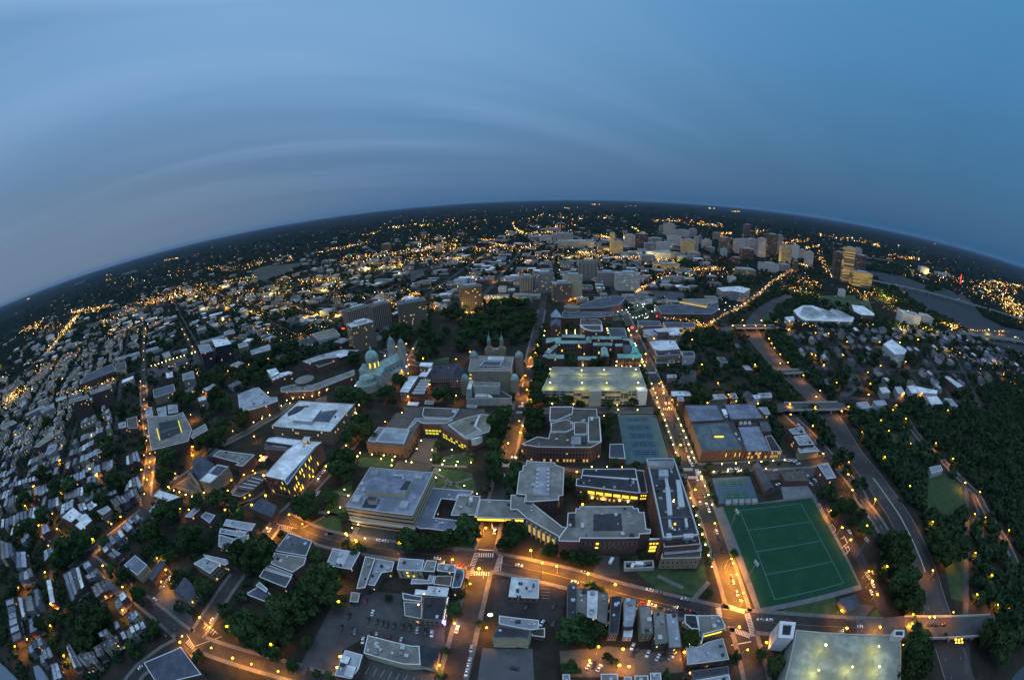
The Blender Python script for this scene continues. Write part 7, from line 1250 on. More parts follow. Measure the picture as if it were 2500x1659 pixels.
ws += spots_in([at('s', 1760,990), at('s', 1890,1010), at('s', 2040,1180), at('s', 2300,1200), at('s', 1900,1330), at('s', 1500,1300), at('s', 1680,1100)],200,4,7,1 | 2,3); ws += spots_in([at('s', 1280,880), at('s', 1650,930), at('s', 1560,1030), at('s', 1290,990)],90,5,8,1 | 2,3); ws += spots_in([at('s', 740,740), at('s', 870,740), at('s', 900,850), at('s', 750,840)],60,6,10,1 | 2,3)
ws += spots_in([at('h', 730,845), at('h', 900,850), at('h', 1140,1090), at('h', 1290,1330), at('h', 1320,1568), at('h', 1200,1568), at('h', 1020,1290), at('h', 860,1060)],230,4.2,7.5,1 | 2 | 16,2.5) + spots_in([at('d', 1440,0), at('d', 1560,0), at('d', 1640,300), at('d', 1760,520), at('d', 1640,600), at('d', 1540,300)],70,4,7,1 | 2 | 16,2.5)
tree_mass('woodland', ws, 'dark woodland on the hillside, river banks and expressway verges', M_WOOD)
ys_ = OVER + spots_in(FANNEAR, 560,2.8,6.2,1 | 2,1.5) + spots_in(BEYOND, 420,3.5,7.5,1 | 2,2) + spots_in(RCARY, 200,3.6,7,1 | 2,1.5) + spots_in([at('b', -250,300), at('b', 200,300), at('b', 700,900), at('b', 250,1300), at('a', 1300,1000), at('a', 900,700)],50,3,6,1 | 2,1.5) + spots_in([at('a', 0,600), at('a', 400,500), at('a', 760,880), at('a', 1000,1300), at('a', 700,1560), at('a', 0,1560)],230,2.2,4.2,1 | 2,1.2) + spots_in([at('e', 1460,600), at('e', 1900,520), at('e', 2100,640), at('e', 1850,1250), at('e', 1600,1200)],120,3.5,6,1 | 2 | 8,2) + spots_in([at('f', 0,150), at('f', 700,100), at('f', 760,300), at('f', 200,420), at('f', -200,560)],110,3,6,1 | 2,2)
for k in range(60):
    p = (mainx(60 + 9 * k) + rt.choice([-9.5,9.5]),60 + 9 * k)
    if 170 < p[1] < 640 and not taken(*p, 1,2): ys_.append((p[0] + rt.uniform(-2,2), p[1], rt.uniform(4.8,7.2),1))
for k in range(90):
    p = (caryx(190 + 8 * k) + rt.choice([-9.5,9.5]),190 + 8 * k)
    if not taken(*p, 1,1.5): ys_.append((*p, rt.uniform(1.7,2.8),1))
for pts, w, _ in [(p, 7.5,0) for p in FANROADS]:
    for sgn in (1,-1):
        for p in resample(offset_line(pts, sgn * 5.6),8.5):
            if rt.random() < .62 and not taken(*p, 1, .5) and 60 < math.hypot(*p) < 1400: ys_.append((p[0], p[1], rt.uniform(2.4,4.4),1.0))
fw = []
for k in range(15000):
    a = rt.uniform(-1.5,1.35); d = 560 * math.exp(rt.uniform(0,2.35)); x, y = d * math.sin(a), d * math.cos(a)
    if y < 60 or taken(x, y, 1 | 2 | 8,3): continue
    n = math.sin(x * .0061 + 1.3) * math.sin(y * .0053 + .4) + .55 * math.sin(x * .017 + y * .013) + .35 * math.sin(x * .031 - y * .027)
    if n < (-.45 if d > 1800 else -.2): continue
    fw.append((x, y, rt.uniform(4.5,8.5) * (1 + max(0, d - 1200) / 2400), rt.uniform(.75,1.0)))
tree_mass('street_tree_canopy', ys_ + fw[:9500], 'countless small dark trees between the roofs', M_WOOD)

# ------------------------------------------------------------------ lamps
def lamp_meshes():
    b = MB(); b.tube((0,0,0),(0,0,9), .14, .09,8); b.tube((0,0,8.9),(1.9,0,9.4), .07, .06,6); b.box((0,0), .5, .5,0, .5); pole = b.mesh('street_lamp_pole'); pole.materials.append(M_POLEG)
    b = MB(); b.lathe((0,0),[(0,-.32),(.42,-.22),(.62,0),(.42, .2),(0, .26)],10); head = b.mesh('lamp_head')
    b = MB(); b.lathe((0,0),[(.22,0),(.2, .4),(.08, .5),(.07,4.0),(.16,4.1)],8); pp = b.mesh('path_lamp_post'); pp.materials.append(M_POLE)
    b = MB(); b.lathe((0,0),[(.12,-.42),(.4,-.2),(.46, .08),(.28, .38),(0, .5)],10); gl = b.mesh('globe')
    return pole, head, pp, gl
POLE, HEAD_M, PPOST, GLOBE = lamp_meshes()
LIGHTS = {}
def light_data(kind, power):
    k = (kind, power)
    if k not in LIGHTS:
        l = D.lights.new('lamp_light', 'SPOT' if kind in ('sod', 'deck') else 'POINT'); l.energy = power; l.color = {'sod': (1.0, .35, .022), 'pale': (1.0, .74, .22), 'wht': (.92, .95,1.0), 'deck': (1.0, .93, .14), 'red': (1, .05, .03)}[kind]; l.shadow_soft_size = .4
        if l.type == 'SPOT': l.spot_size = math.radians(146); l.spot_blend = .7
        LIGHTS[k] = l
    return LIGHTS[k]
NL = dict(street_lamp=0, path_lamp=0, light=0)
EM = dict(sod=M_SOD, pale=M_SOFT, wht=M_WHT, deck=M_SOFT, red=M_RED)
def slot(o, m): o.material_slots[0].link = 'OBJECT'; o.material_slots[0].material = m
HEAD_M.materials.append(M_SOD); GLOBE.materials.append(M_SOFT)
def near_dir(x, y):
    best = (1e9,0.0)
    for pts, w, _ in ROADS:
        for a, b in zip(pts, pts[1:]):
            dx, dy = b[0] - a[0], b[1] - a[1]; l2 = dx * dx + dy * dy or 1; t = max(0, min(1,((x - a[0]) * dx + (y - a[1]) * dy) / l2)); px_, py_ = a[0] + t * dx, a[1] + t * dy; d = math.hypot(x - px_, y - py_)
            if d < best[0]: best = (d, math.atan2(py_ - y, px_ - x), math.atan2(dy, dx))
    return best
def street_lamp(x, y, kind='sod', power=5200, z=0, label=None, h=1.0, gsc=None, desc=None):
    if NL['street_lamp'] >= 298: FARL_.append((x, y, z + 9, .7, kind if kind != 'deck' else 'pale')); LATE.append((x, y, z + 8.6, kind, power)); return
    NL['street_lamp'] += 1; d = near_dir(x, y); an = d[1]; o = D.objects.new('street_lamp', POLE); COL.objects.link(o); o.location = (x, y, z); o.rotation_euler = (0,0, an); o['category'] = 'street lamp'; o['group'] = 'street lamps'; o.scale = (1,1, h)
    dist = math.hypot(x, y, H); g = gsc or max(1.0, dist / 470.0) * tr_.uniform(.7,1.15)
    k = D.objects.new('lamp_head', HEAD_M); COL.objects.link(k); k.parent = o; g *= 1.12; k.location = (1.9,0,9.25); k.scale = (g, g, g / h); slot(k, EM[kind])
    if power and dist < 1000: l = D.objects.new('lamp_light', light_data(kind, power)); COL.objects.link(l); l.parent = o; l.location = (1.9,0,8.75); NL['light'] += 1
    if label: o['label'] = label
    else: TOLABEL.append((o, desc or {'sod': 'orange street lamp', 'pale': 'pale yellow street lamp', 'wht': 'white street lamp', 'deck': 'white deck lamp', 'red': 'red lamp'}[kind], x, y, 'street lamps'))
    return o
def path_lamp(x, y, kind='pale', power=620, label=None):
    if NL['path_lamp'] >= 298: return
    NL['path_lamp'] += 1; o = D.objects.new('path_lamp', PPOST); COL.objects.link(o); o.location = (x, y, 0); o['category'] = 'path lamp'; o['group'] = 'path lamps of the campus'
    dist = math.hypot(x, y, H); g = max(.9, dist / 480.0) * tr_.uniform(.75,1.1) * (.7 if kind == 'wht' else 1); k = D.objects.new('globe', GLOBE); COL.objects.link(k); k.parent = o; k.location = (0,0,4.3); k.scale = (g, g, g); slot(k, EM[kind])
    if dist < 800: l = D.objects.new('lamp_light', light_data(kind, power)); COL.objects.link(l); l.parent = o; l.location = (0,0,4.9); NL['light'] += 1
    TOLABEL.append((o, 'pale globe path lamp' if kind == 'pale' else 'white globe path lamp', x, y, 'path lamps of the campus')); return o
FARL_ = []; LATE = []
def SL(t, pts, **k):
    for p in pts: q = at(t, p[0], p[1],8.5); street_lamp(*q, **k)
def PLm(t, pts, **k):
    for p in pts: q = at(t, p[0], p[1],4.3); path_lamp(*q, **k)
PLm('j', [(935,622),(1153,636),(870,738),(1095,755),(1075,893),(1267,910),(1375,750),(1460,922),(1240,962),(1437,975),(1205,1043),(1147,1150),(1557,1268),(225,818),(395,832),(553,848),(357,885),(518,900),(718,916),(795,930),(508,977),(55,797),(15,845),(38,107),(1742,1385),(1655,932),(655,222)])
PLm('i', [(242,440),(297,528),(180,697),(12,765),(440,940),(355,990),(283,1098),(537,1143)])
PLm('k', [(283,40),(523,138),(563,175),(453,208),(305,328),(205,372),(100,418),(733,102),(750,60),(848,86),(1445,200),(1410,305),(1458,810),(1425,852),(1203,1505),(600,118),(940,45),(1030,8)])
PLm('l', [(127,1027),(203,1053),(280,1083),(360,1108),(880,272),(825,175),(838,195),(757,167),(785,255),(943,1295),(985,1295)])
PLm('c', [(1640,50),(1663,118),(1688,193),(1712,270),(1737,350),(1762,433),(1788,521),(1817,615),(1785,25),(1817,105),(1635,1250)])
PLm('g', [(1226,583),(1240,620),(1255,655),(1265,690),(1270,725),(1283,765),(1310,818),(1327,862),(1340,905),(1355,950),(1372,995),(1390,1048),(1410,1108),(1150,395),(1155,420),(1173,447),(1430,850),(1452,905),(1468,943),(1490,995),(1507,1047),(1533,1105),(1550,1152),(1633,1365),(1660,1433),(1690,1508),(1700,1255),(1810,1250),(1910,1245),(768,1220),(885,1220),(1000,1222),(1113,1222),(963,747),(970,783),(1118,783),(862,830),(628,740),(465,738),(105,780),(70,1147),(955,445),(1135,445),(767,1458),(855,1468),(980,1480),(1043,1488),(332,735),(240,907),(185,1148)])
PLm('n', [(1063,388),(1073,420),(1083,452),(1093,487),(1107,530),(195,390),(187,430),(178,458),(168,522),(490,447),(490,470),(490,493),(617,445),(617,470),(617,493),(1380,427),(1393,455),(1420,517),(1325,452),(1337,480),(1480,640),(1495,668),(1578,868),(1592,905),(1612,948),(1212,900),(1290,962),(1415,965),(728,950),(1250,518)])
PLm('s', [(40,1325),(88,1308),(137,1303),(165,1278),(200,1243),(230,1213),(265,1253),(330,1265),(325,1240),(345,1237),(403,1277),(415,1250),(397,1210),(460,1187),(483,1227),(468,1253),(467,1287),(465,1308),(433,1322),(400,1335),(360,1348),(323,1363),(288,1377),(250,1393),(213,1390),(178,1352),(155,1330),(385,1383),(375,1393),(352,1397),(520,1162),(577,1153),(605,1182),(545,1203),(1208,1297),(1272,1305),(1245,1238),(1283,1220),(1330,1260),(1383,1268),(1415,1250)], kind='wht')
PLm('o', [(447,1022),(665,1015),(865,1005),(1057,995),(1235,982),(1405,970),(1570,957),(262,930),(230,843),(185,732),(148,632),(110,538),(75,445),(1300,1083),(552,1128),(748,1117)])
PLm('e', [(1158,605),(1185,597),(1213,588),(1242,578),(1270,568),(1298,558),(1327,550),(1355,541),(1383,532),(1411,524),(1440,515),(1468,507),(1495,498)])
for x_, y_ in ((280,1010),(705,1015),(1030,1012),(1465,1015),(255,1195),(712,1198),(1068,1198),(1520,1195)):
    q_ = at('n', x_, y_, DECK[2] + 6.0); o_ = street_lamp(q_[0], q_[1], 'deck', 3000, DECK[2] + .02, h=.68, desc='tall deck lamp')
for x_, y_ in ((728,1287),(1167,1298),(948,1468),(1170,1466),(695,1461)):
    q_ = at('d', x_, y_, 17.0); street_lamp(q_[0], q_[1], 'deck', 1800,11.02, h=.68, desc='tall garage roof lamp')

SL('k', [(993,948),(873,1090),(745,1240),(318,1005),(198,1060),(95,1037),(220,1313),(40,1438)], power=2600, h=.7); SL('k', [(1340,517),(1300,705),(112,593)], power=3000, h=.8)
SL('l', [(867,870),(785,990),(655,1077),(507,1035),(857,1147),(745,1235),(1090,1180),(1270,1055),(1247,803),(1143,777),(1110,738),(995,787),(485,1307),(325,1238)], power=1700, h=.62); SL('l', [(362,476),(362,584),(72,1000),(1225,590),(235,1270),(160,830)], power=6500)
SL('j', [(437,315),(1630,778)], power=3000, h=.7); SL('i', [(2240,1000),(1020,1225),(250,1113)], power=7000)
SL('b', [(455,285),(345,205),(195,308),(1275,432),(1955,300),(1700,583),(1950,640),(900,420)], power=24000); SL('b', [(750,722),(610,680),(790,915),(218,1235)], power=6500); SL('b', [(770,1310),(745,1400)], power=3000, h=.6)
SL('c', [(330,470),(545,600),(785,700),(1010,790),(1290,930),(410,610)], power=24000); SL('c', [(1965,595),(1995,690),(2050,840),(2075,895),(1952,560)], power=29000); SL('c', [(2012,1122),(2080,1310),(1860,262)], power=8000); SL('c', [(875,1285),(1080,1305),(1050,1440),(1130,1450),(1590,1330),(1620,1480),(800,1400)], power=4200, h=.7)
SL('g', [(288,387),(347,352),(362,287),(246,525),(285,635),(295,700),(228,875),(238,962),(110,1043)], power=17000); SL('g', [(1312,575),(1395,712),(1432,1058),(1120,185),(1190,360),(1253,243),(1272,586),(1330,660),(1345,770),(1590,1300),(1540,1400)], power=12000); SL('g', [(652,1250),(533,1215),(697,1500)], power=3000, h=.65); SL('g', [(722,350),(935,262),(1020,268)], power=2600, h=.8); SL('g', [(1545,250),(1665,735),(1745,583),(1800,668),(2027,740),(1620,440),(1860,720)], power=4000)
SL('m', [(707,100),(792,162),(866,214),(1033,212),(895,297),(685,250),(695,318),(715,382),(620,455),(705,493),(524,592),(490,735),(730,770),(992,635),(1350,300),(1725,168),(1528,205),(455,215),(580,138),(2265,283),(2198,512),(2263,697),(1310,765),(1070,720),(1395,640)], power=6500); SL('m', [(405,265),(680,400),(60,640)], kind='wht', power=900)
SL('h', [(30,232),(175,237),(228,362),(246,395),(266,428),(307,472),(290,535),(360,528),(467,617),(115,542),(585,725),(540,768),(735,868),(783,838),(361,892),(375,818),(533,838),(516,973),(878,1012),(785,1222),(605,1172),(760,1310),(787,1418),(968,1478),(1035,1185),(1210,1387),(1200,1097),(1375,1092),(1495,1200),(1575,1362),(1697,1433),(1045,1005),(990,930),(1075,858),(1165,918),(1097,822),(1472,866),(1575,840),(1280,738),(1163,748),(918,758),(917,675),(1002,555),(900,595),(1165,522),(541,320),(628,325),(759,382),(515,467),(541,477),(727,475),(607,550),(687,665),(1128,387),(985,383),(1255,367)], power=8000)
SL('d', [(1147,62),(1082,280),(1620,250),(1623,652),(1248,614),(1763,522),(1973,512),(2247,318),(2110,695),(1988,855),(2138,918),(2238,952),(1968,193),(2030,210)], power=6500)
for x_ in (-40,40,120,200,280,360): q_ = at('h', x_, 274,14); street_lamp(*q_, 'sod', 22000,6 if x_ < 250 else 0)
SL('d', [(1368,1292),(1440,1110),(900,1150),(1175,1140)], power=8500)
for x_, y_ in ((1445,1040),(1777,1020),(1580,1062),(1622,1060)): q_ = at('d', x_, y_, 14.5); street_lamp(*q_, 'sod', 7000,6.5); SL('d', [(770,140),(860,280),(930,380),(1110,720),(1150,830),(1080,640)], power=3200, h=.7); SL('d', [(880,932),(270,1325),(285,1212)], power=2400, h=.6)
for x_, y_ in ((1800,1215),(1825,1218),(1850,1212),(1805,1240),(1830,1240),(1855,1238)): q_ = at('d', x_, y_, 9); FARL_.append((q_[0], q_[1],9, .8, 'sod'))
SL('a', [(404,70),(290,115),(605,130),(655,165),(235,243),(425,285),(175,373),(108,545),(258,518),(400,530),(833,460),(770,510),(632,600),(697,800),(1088,728),(1150,806),(1118,888),(832,947),(320,830),(120,943),(350,1060),(833,1107),(349,1212),(186,1307),(100,1355),(1385,1150),(1590,1440),(1565,1188),(1250,1322),(430,1400),(960,135),(1000,185),(1020,197),(1160,255),(1230,283),(990,297),(333,650),(360,432),(725,1000),(1440,1210),(1450,1350),(1250,1270)], power=14000); SL('b', [(1597,1430),(1722,1085),(1985,1120),(1850,760)], power=17000); SL('b', [(50,1420),(270,1480)], power=22000)
SL('e', [(1113,320),(1105,380),(1103,430),(1100,492),(1100,560),(1075,725),(1098,760),(1103,865),(1108,937),(1068,1028),(1117,1085),(1122,1178),(1148,1277),(1103,1290),(1143,1382),(1168,1420),(1393,325),(1415,365),(1440,403),(1472,457),(478,702),(683,770),(780,740),(870,705),(750,797),(228,1083),(118,1130),(475,1217),(320,1385),(452,1332),(263,1525),(730,1440),(783,1208),(700,1133),(1555,805),(1460,980),(1470,1225),(1470,1290),(1745,645),(1905,595),(2053,550)], power=40000)
# lights too many and too far to number
def far_lights(name, items, label):
    octa = np.array([(1,0,0),(0,1,0),(-1,0,0),(0,-1,0),(0,0,1),(0,0,-1)], dtype=np.float64); F = [(0,1,4),(1,2,4),(2,3,4),(3,0,4),(1,0,5),(2,1,5),(3,2,5),(0,3,5)]; kinds = ['sod', 'pale', 'wht', 'red', 'grn']; V = []; FF = []; MI = []
    for x, y, z, r, k in items:
        i = len(V) * 6; V.append(octa * r + np.array((x, y, z))); FF += [tuple(i + q for q in f) for f in F]; MI += [kinds.index(k)] * 8
    me = D.meshes.new(name); me.from_pydata(np.concatenate(V).tolist(),[], FF)
    for m in (glow('distant_sodium_lamp', (1.0, .42, .035),7.0), glow('distant_pale_lamp', (1.0, .72, .26),7.0), M_WHT, M_RED, M_GRN): me.materials.append(m)
    me.polygons.foreach_set('material_index', np.array(MI, dtype=np.int32)); o = D.objects.new(name, me); COL.objects.link(o); tag(o, label, kind='stuff'); return o
fl = random.Random(31); FLI = [(x, y, z, r * max(1, math.hypot(x, y) / 620), k) for x, y, z, r, k in FARL_]
def fcol(): return fl.choices(['sod', 'pale', 'wht', 'red', 'grn'],[64,27,6.5,1.8, .7])[0]
def strew(t, pts, n, w, k=None, s=1.0):
    L = [math.dist(a, b) for a, b in zip(pts, pts[1:])]; tot = sum(L)
    for _ in range(int(n * 1.7)):
        u = fl.uniform(0, tot); i = 0
        while u > L[i]: u -= L[i]; i += 1
        a, b = pts[i], pts[i + 1]; x, y = a[0] + (b[0] - a[0]) * u / L[i] + fl.gauss(0, w), a[1] + (b[1] - a[1]) * u / L[i] + fl.gauss(0, w)
        d = ray(t, x, y)
        if d[2] > -.006: continue
        q = at(t, x, y, 8); FLI.append((q[0], q[1],8, s * math.hypot(*q) / 1300.0 * fl.choice([.26, .3, .36, .44, .55, .95]), k or fcol()))
for t_, p_, n_, w_ in (('p', [(820,1330),(1000,1300),(1260,1250)],60,9),('p', [(700,1560),(800,1480),(900,1360)],60,10),('p', [(1150,1460),(1400,1360),(1800,1200),(2361,1080)],130,26),('p', [(1600,1200),(1900,1150),(2361,1020)],90,30),('p', [(1250,1540),(1340,1530)],8,5),('p', [(1200,1000),(1700,900),(2300,860)],30,30),('p', [(300,1540),(500,1420)],40,14),('p', [(1900,735),(2050,705)],16,3),('p', [(290,1190),(345,1165)],4,3),
    ('q', [(0,1170),(200,1000),(600,930)],80,26),('q', [(20,830),(420,810),(760,720),(1010,690)],70,16),('q', [(0,1200),(600,1170),(1200,1080),(1600,1000)],150,60),('q', [(780,960),(1570,960)],50,18),('q', [(1300,640),(1800,540),(1970,500)],50,10),('q', [(1450,740),(1900,680),(2361,640)],90,30),('q', [(1600,820),(2361,780)],80,40),('q', [(1400,1130),(2000,1150),(2361,1100)],60,40),('q', [(1060,1270),(1260,1340),(1420,1400)],22,6),('q', [(2050,1200),(2230,1250),(2300,1180)],40,14),('q', [(2100,350),(2361,340)],26,8),('q', [(1770,445),(2000,410)],18,5),('q', [(520,1310),(640,1380)],14,8),('q', [(1200,1500),(1420,1500)],12,20),
    ('r', [(0,610),(300,600),(600,560)],110,36),('r', [(0,700),(400,700),(760,740)],60,30),('r', [(0,480),(200,480),(640,500)],40,26),('r', [(980,550),(1120,560)],28,7),('r', [(820,500),(980,500)],14,7),('r', [(700,620),(1200,590),(1500,560)],90,24),('r', [(1250,720),(1700,690),(2361,660)],110,30),('r', [(1900,640),(2100,640)],34,8),('r', [(2150,440),(2320,470)],40,9),('r', [(1100,430),(1560,410),(1880,400)],60,12),('r', [(1190,300),(1210,360),(1310,415)],40,6),('r', [(1340,330),(1800,345),(1980,290)],34,12),('r', [(40,330),(240,315)],30,8),('r', [(100,300),(900,280)],40,34),('r', [(1380,230),(2361,230)],40,26),('r', [(1770,130),(1860,132)],10,3),('r', [(2085,88),(2190,88)],8,2),('r', [(0,1130),(110,1100)],26,12),('r', [(230,1230),(420,1290),(500,1360)],30,16),('r', [(650,1340),(850,1300)],20,8),('r', [(1830,1190),(2000,1150)],22,8),('r', [(1200,880),(1800,830),(1900,900)],26,30),('r', [(650,900),(860,940),(1100,960)],20,26),('r', [(850,1150),(1030,1160)],16,14),('r', [(240,1060),(580,1010)],20,20),
    ('s', [(0,700),(250,700),(700,730)],60,20),('s', [(0,900),(500,920),(740,880)],50,26),('s', [(240,1110),(330,1040),(480,980)],60,8),('s', [(900,830),(1250,820)],60,16),('s', [(800,900),(1250,900),(1560,860)],40,26),('s', [(1040,1500),(1200,1390),(1450,1270),(1650,1130),(1830,970),(2060,830)],150,9),('s', [(1900,1010),(2361,1150)],40,22),('s', [(2100,950),(2361,1000)],40,26),('s', [(2130,770),(2250,800)],26,8),('s', [(200,350),(280,390),(350,405)],44,5),('s', [(440,270),(780,280)],40,10),('s', [(840,300),(1240,330)],60,16),('s', [(1210,430),(1350,420)],26,10),('s', [(1600,400),(1750,400)],18,20),('s', [(2200,590),(2361,560)],40,7),('s', [(1930,530),(2240,500)],40,12),('s', [(1080,130),(1155,135)],7,3),('s', [(1350,170),(1445,170)],12,2),('s', [(130,105),(260,112)],4,5),('s', [(900,1440),(1100,1500)],50,16),('s', [(560,1400),(960,1420)],22,8),('s', [(1870,1440),(2361,1480)],18,12),
    ('t', [(0,430),(180,470),(400,490),(760,580)],110,12),('t', [(620,560),(700,530)],12,5),('t', [(400,660),(860,720)],16,4),('t', [(800,660),(950,690),(1180,720)],60,8),('t', [(620,1060),(760,1150),(900,1200)],34,8),('t', [(300,1040),(600,1140),(460,1160)],26,20),('t', [(590,955),(1000,1040),(1500,1160),(1700,1200)],22,4),('t', [(1000,860),(1500,930),(1900,1000),(2361,1060)],120,26),('t', [(1950,970),(2361,1030)],60,9),('t', [(1900,1060),(1980,1080)],10,5),('t', [(2100,1040),(2200,1250),(2361,1380)],190,42),('t', [(1750,1030),(2100,1160),(2361,1300)],90,40),('t', [(1400,1450),(1600,1490),(1520,1540)],46,10),('t', [(700,1250),(900,1300),(1260,1390)],20,16),('t', [(850,1520),(1350,1510)],40,24),('t', [(1640,1525),(1900,1535),(2200,1555)],14,5),('t', [(0,1420),(640,1480)],16,12),('t', [(0,640),(60,800),(150,900)],40,16),('t', [(895,560),(925,562)],4,3),('t', [(1305,540),(1350,550)],2,2),
    ('e', [(340,520),(480,350),(600,190)],110,9),('e', [(540,195),(700,180),(850,140)],60,8),('e', [(230,650),(420,590),(640,470)],40,26),('e', [(10,930),(130,800),(240,770)],60,22),('e', [(0,700),(60,690)],12,10),('e', [(420,820),(600,800),(870,705)],40,9),('e', [(700,400),(900,320),(1300,200)],50,40),('e', [(1100,80),(1600,50),(2190,30)],80,30),('e', [(1900,180),(1990,220)],12,5),('e', [(1150,560),(1530,640)],18,14),('e', [(1700,280),(2190,300)],30,30),('e', [(150,340),(330,300),(460,290)],40,14),('h', [(1400,440),(1900,560),(1960,700)],34,26),('h', [(1608,300),(1870,306)],8,2),('h', [(1710,328),(1996,355)],9,4),('h', [(900,20),(1100,90)],30,12),('f', [(0,20),(400,60),(760,40)],50,30),('f', [(60,200),(500,210)],22,30)):
    strew(t_, p_, n_, w_)
for k in range(3600):
    a = fl.uniform(-1.52,1.38); d = 1100 * math.exp(fl.uniform(0,2.4)); x, y = d * math.sin(a), d * math.cos(a)
    if y < 100 or fl.random() > 1.25 * math.exp(-max(0, d - 900) / 2600) or taken(x, y, 8 | 1): continue
    FLI.append((x, y, 8, d / 1700.0 * fl.uniform(.28, .7), fcol()))
dl_ = far_lights('distant_lights', FLI, 'countless orange and white lights of the far city')
for x, y, z, r, k in fl.sample([q for q in FLI if q[4] in ('sod', 'pale') and 520 < math.hypot(q[0], q[1]) < 2600],230):      # a random few get an added strong light for the glow of the streets
    l = D.objects.new('lamp_light', light_data(k, 26000 if math.hypot(x, y) < 1100 else 52000)); COL.objects.link(l); l.parent = dl_; l.location = (x, y, z + 3)
for x, y, z, k, p in LATE: l = D.objects.new('lamp_light', light_data(k, p)); COL.objects.link(l); l.parent = dl_; l.location = (x, y, z)

# ------------------------------------------------------------------ cars
def car_meshes():
    def loft(sections, bm):
        for A, B_ in zip(sections, sections[1:]):
            n = len(A)
            for i in range(n - 1): bm.face([A[i], A[i + 1], B_[i + 1], B_[i]])
    b = MB(); prof = [(-2.25, .30, .62),(-2.2, .30, .88),(-1.5, .28, .98),(.75, .28, .95),(1.9, .28, .82),(2.25, .32, .66)]
    secs = [[(x, -.86, zb),(x, -.9, zb + (zt - zb) * .6),(x, -.8, zt),(x, .8, zt),(x, .9, zb + (zt - zb) * .6),(x, .86, zb)] for x, zb, zt in prof]
    loft([s[::-1] for s in secs], b); b.face(secs[0]); b.face(secs[-1][::-1]);
    roof = [(-1.0,-.62,1.44),(.25,-.62,1.45),(.25, .62,1.45),(-1.0, .62,1.44)]; b.face(roof); body = b.mesh('car_body')
    g = MB(); base = [(-1.75,-.8, .95),(1.05,-.8, .95),(1.05, .8, .95),(-1.75, .8, .95)]
    for i in range(4): j = (i + 1) % 4; g.face([base[i], base[j], roof[j], roof[i]])
    glass = g.mesh('windows'); glass.materials.append(M_GLASS)
    w = MB(); w.tube((0,-.1,0),(0, .1,0), .33, .33,10); wheel = w.mesh('wheel'); wheel.materials.append(M_BLACK)
    l = MB(); l.box((0,0), .08, .34,-.08, .08); lens = l.mesh('light_lens'); lens.materials.append(M_GLASS); return body, glass, wheel, lens
CBODY, CGLASS, CWHEEL, CLENS = car_meshes()
PAINT = {k: mat_ for k, mat_ in ((n, noisy(n + '_car_paint', [q * .93 for q in c], c, 2.0, .32,2, spec=.5, metal=mt)) for n, c, mt in (('white', (.72, .72, .73),0),('silver', (.42, .44, .46), .4),('grey', (.16, .17, .18), .3),('black', (.012, .012, .014),0),('dark blue', (.02, .035, .09), .2),('dark red', (.17, .015, .015), .1),('tan', (.30, .25, .18), .2)))}
CBODY.materials.append(PAINT['white']); CARS = [0]; rc = random.Random(6)
def car(x, y, an, col, lit=0, z=.03, label=None, what='parked'):
    if CARS[0] >= 296: return
    CARS[0] += 1; o = D.objects.new('car', None); COL.objects.link(o); o.location = (x, y, z); o.rotation_euler = (0,0, an); o['category'] = 'car'; o['group'] = 'cars of the streets and lots'; o.empty_display_size = .5
    def part(nm, me, loc=(0,0,0), m=None):
        k = D.objects.new(nm, me); COL.objects.link(k); k.parent = o; k.location = loc
        if m: slot(k, m)
        return k
    part('body', CBODY, m=PAINT[col]); part('windows', CGLASS); d = math.hypot(x, y)
    if d < 330:
        for sx in (-1.35,1.4):
            for sy in (-.8, .8): part('wheel', CWHEEL, (sx, sy, .33))
    for sy in (-.62, .62):
        if d < 330 or lit: part('headlight', CLENS, (2.26, sy, .66), M_SOFT if lit else None); part('tail_light', CLENS, (-2.27, sy, .72), M_RED if lit else PAINT['dark red'])
    if lit and d < 420: l = D.objects.new('headlight_beam', light_data('wht', 260)); COL.objects.link(l); l.parent = o; l.location = (3.4,0, .8)
    if label: o['label'] = label
    else: TOLABEL.append((o, f'{col} car, ' + ('lights on' if lit else what), x, y, 'cars of the streets and lots'))
    return o
def CA(t, pts, lit=0, perp=None, what='parked', dz=.03):
    for p in pts:
        x, y = at(t, p[0], p[1], .7 + (dz if dz > 1 else 0)); d = near_dir(x, y); an = d[2] + (math.pi if rc.random() < .5 else 0) + (perp or 0) + rc.uniform(-.05, .05)
        car(x, y, an, p[2] if len(p) > 2 else rc.choice(['white', 'silver', 'grey', 'black', 'black', 'dark blue', 'dark red', 'tan']), lit, dz, None, what)
W_, K_, G_, S_, R_ = 'white', 'black', 'grey', 'silver', 'dark red'
CA('c', [(228,603, W_),(685,742, W_),(1303,803, W_)], what='driving'); CA('c', [(763,657, S_),(1390,825, G_),(1590,880, S_),(1855,325, W_),(1868,372, K_),(1792,150, W_),(1775,105, S_),(1785,125, G_),(1905,482, K_),(1832,520, K_),(1990,738, S_),(2022,832, S_),(1978,700, G_),(1395,950, K_),(1450,970, G_),(1725,998, K_),(1785,1008, K_)]); CA('c', [(1255,915, R_),(1325,930, S_),(1565,957, K_),(1670,985, K_)], lit=1)
CA('c', [(290,945, K_),(515,940, K_),(512,1082, K_),(415,1080, W_),(190,1450, K_),(1163,1272, W_),(1168,1332, K_),(1210,1290, K_),(1288,1332, W_),(1372,1360, W_),(1415,1362, K_),(1470,1356, G_),(1500,1336, W_),(800,1428, W_),(888,1448, W_),(840,1420, K_)], perp=1.45, what='in a yard')
CA('b', [(2050,325, W_),(1665,580, K_),(1740,1130, W_)], lit=1); CA('b', [(2068,432, S_),(1578,545, W_),(1770,602, R_),(1100,395, W_),(1150,402, W_),(1860,1290, S_),(1843,1395, W_),(1832,1440, W_),(1820,1487, W_)])
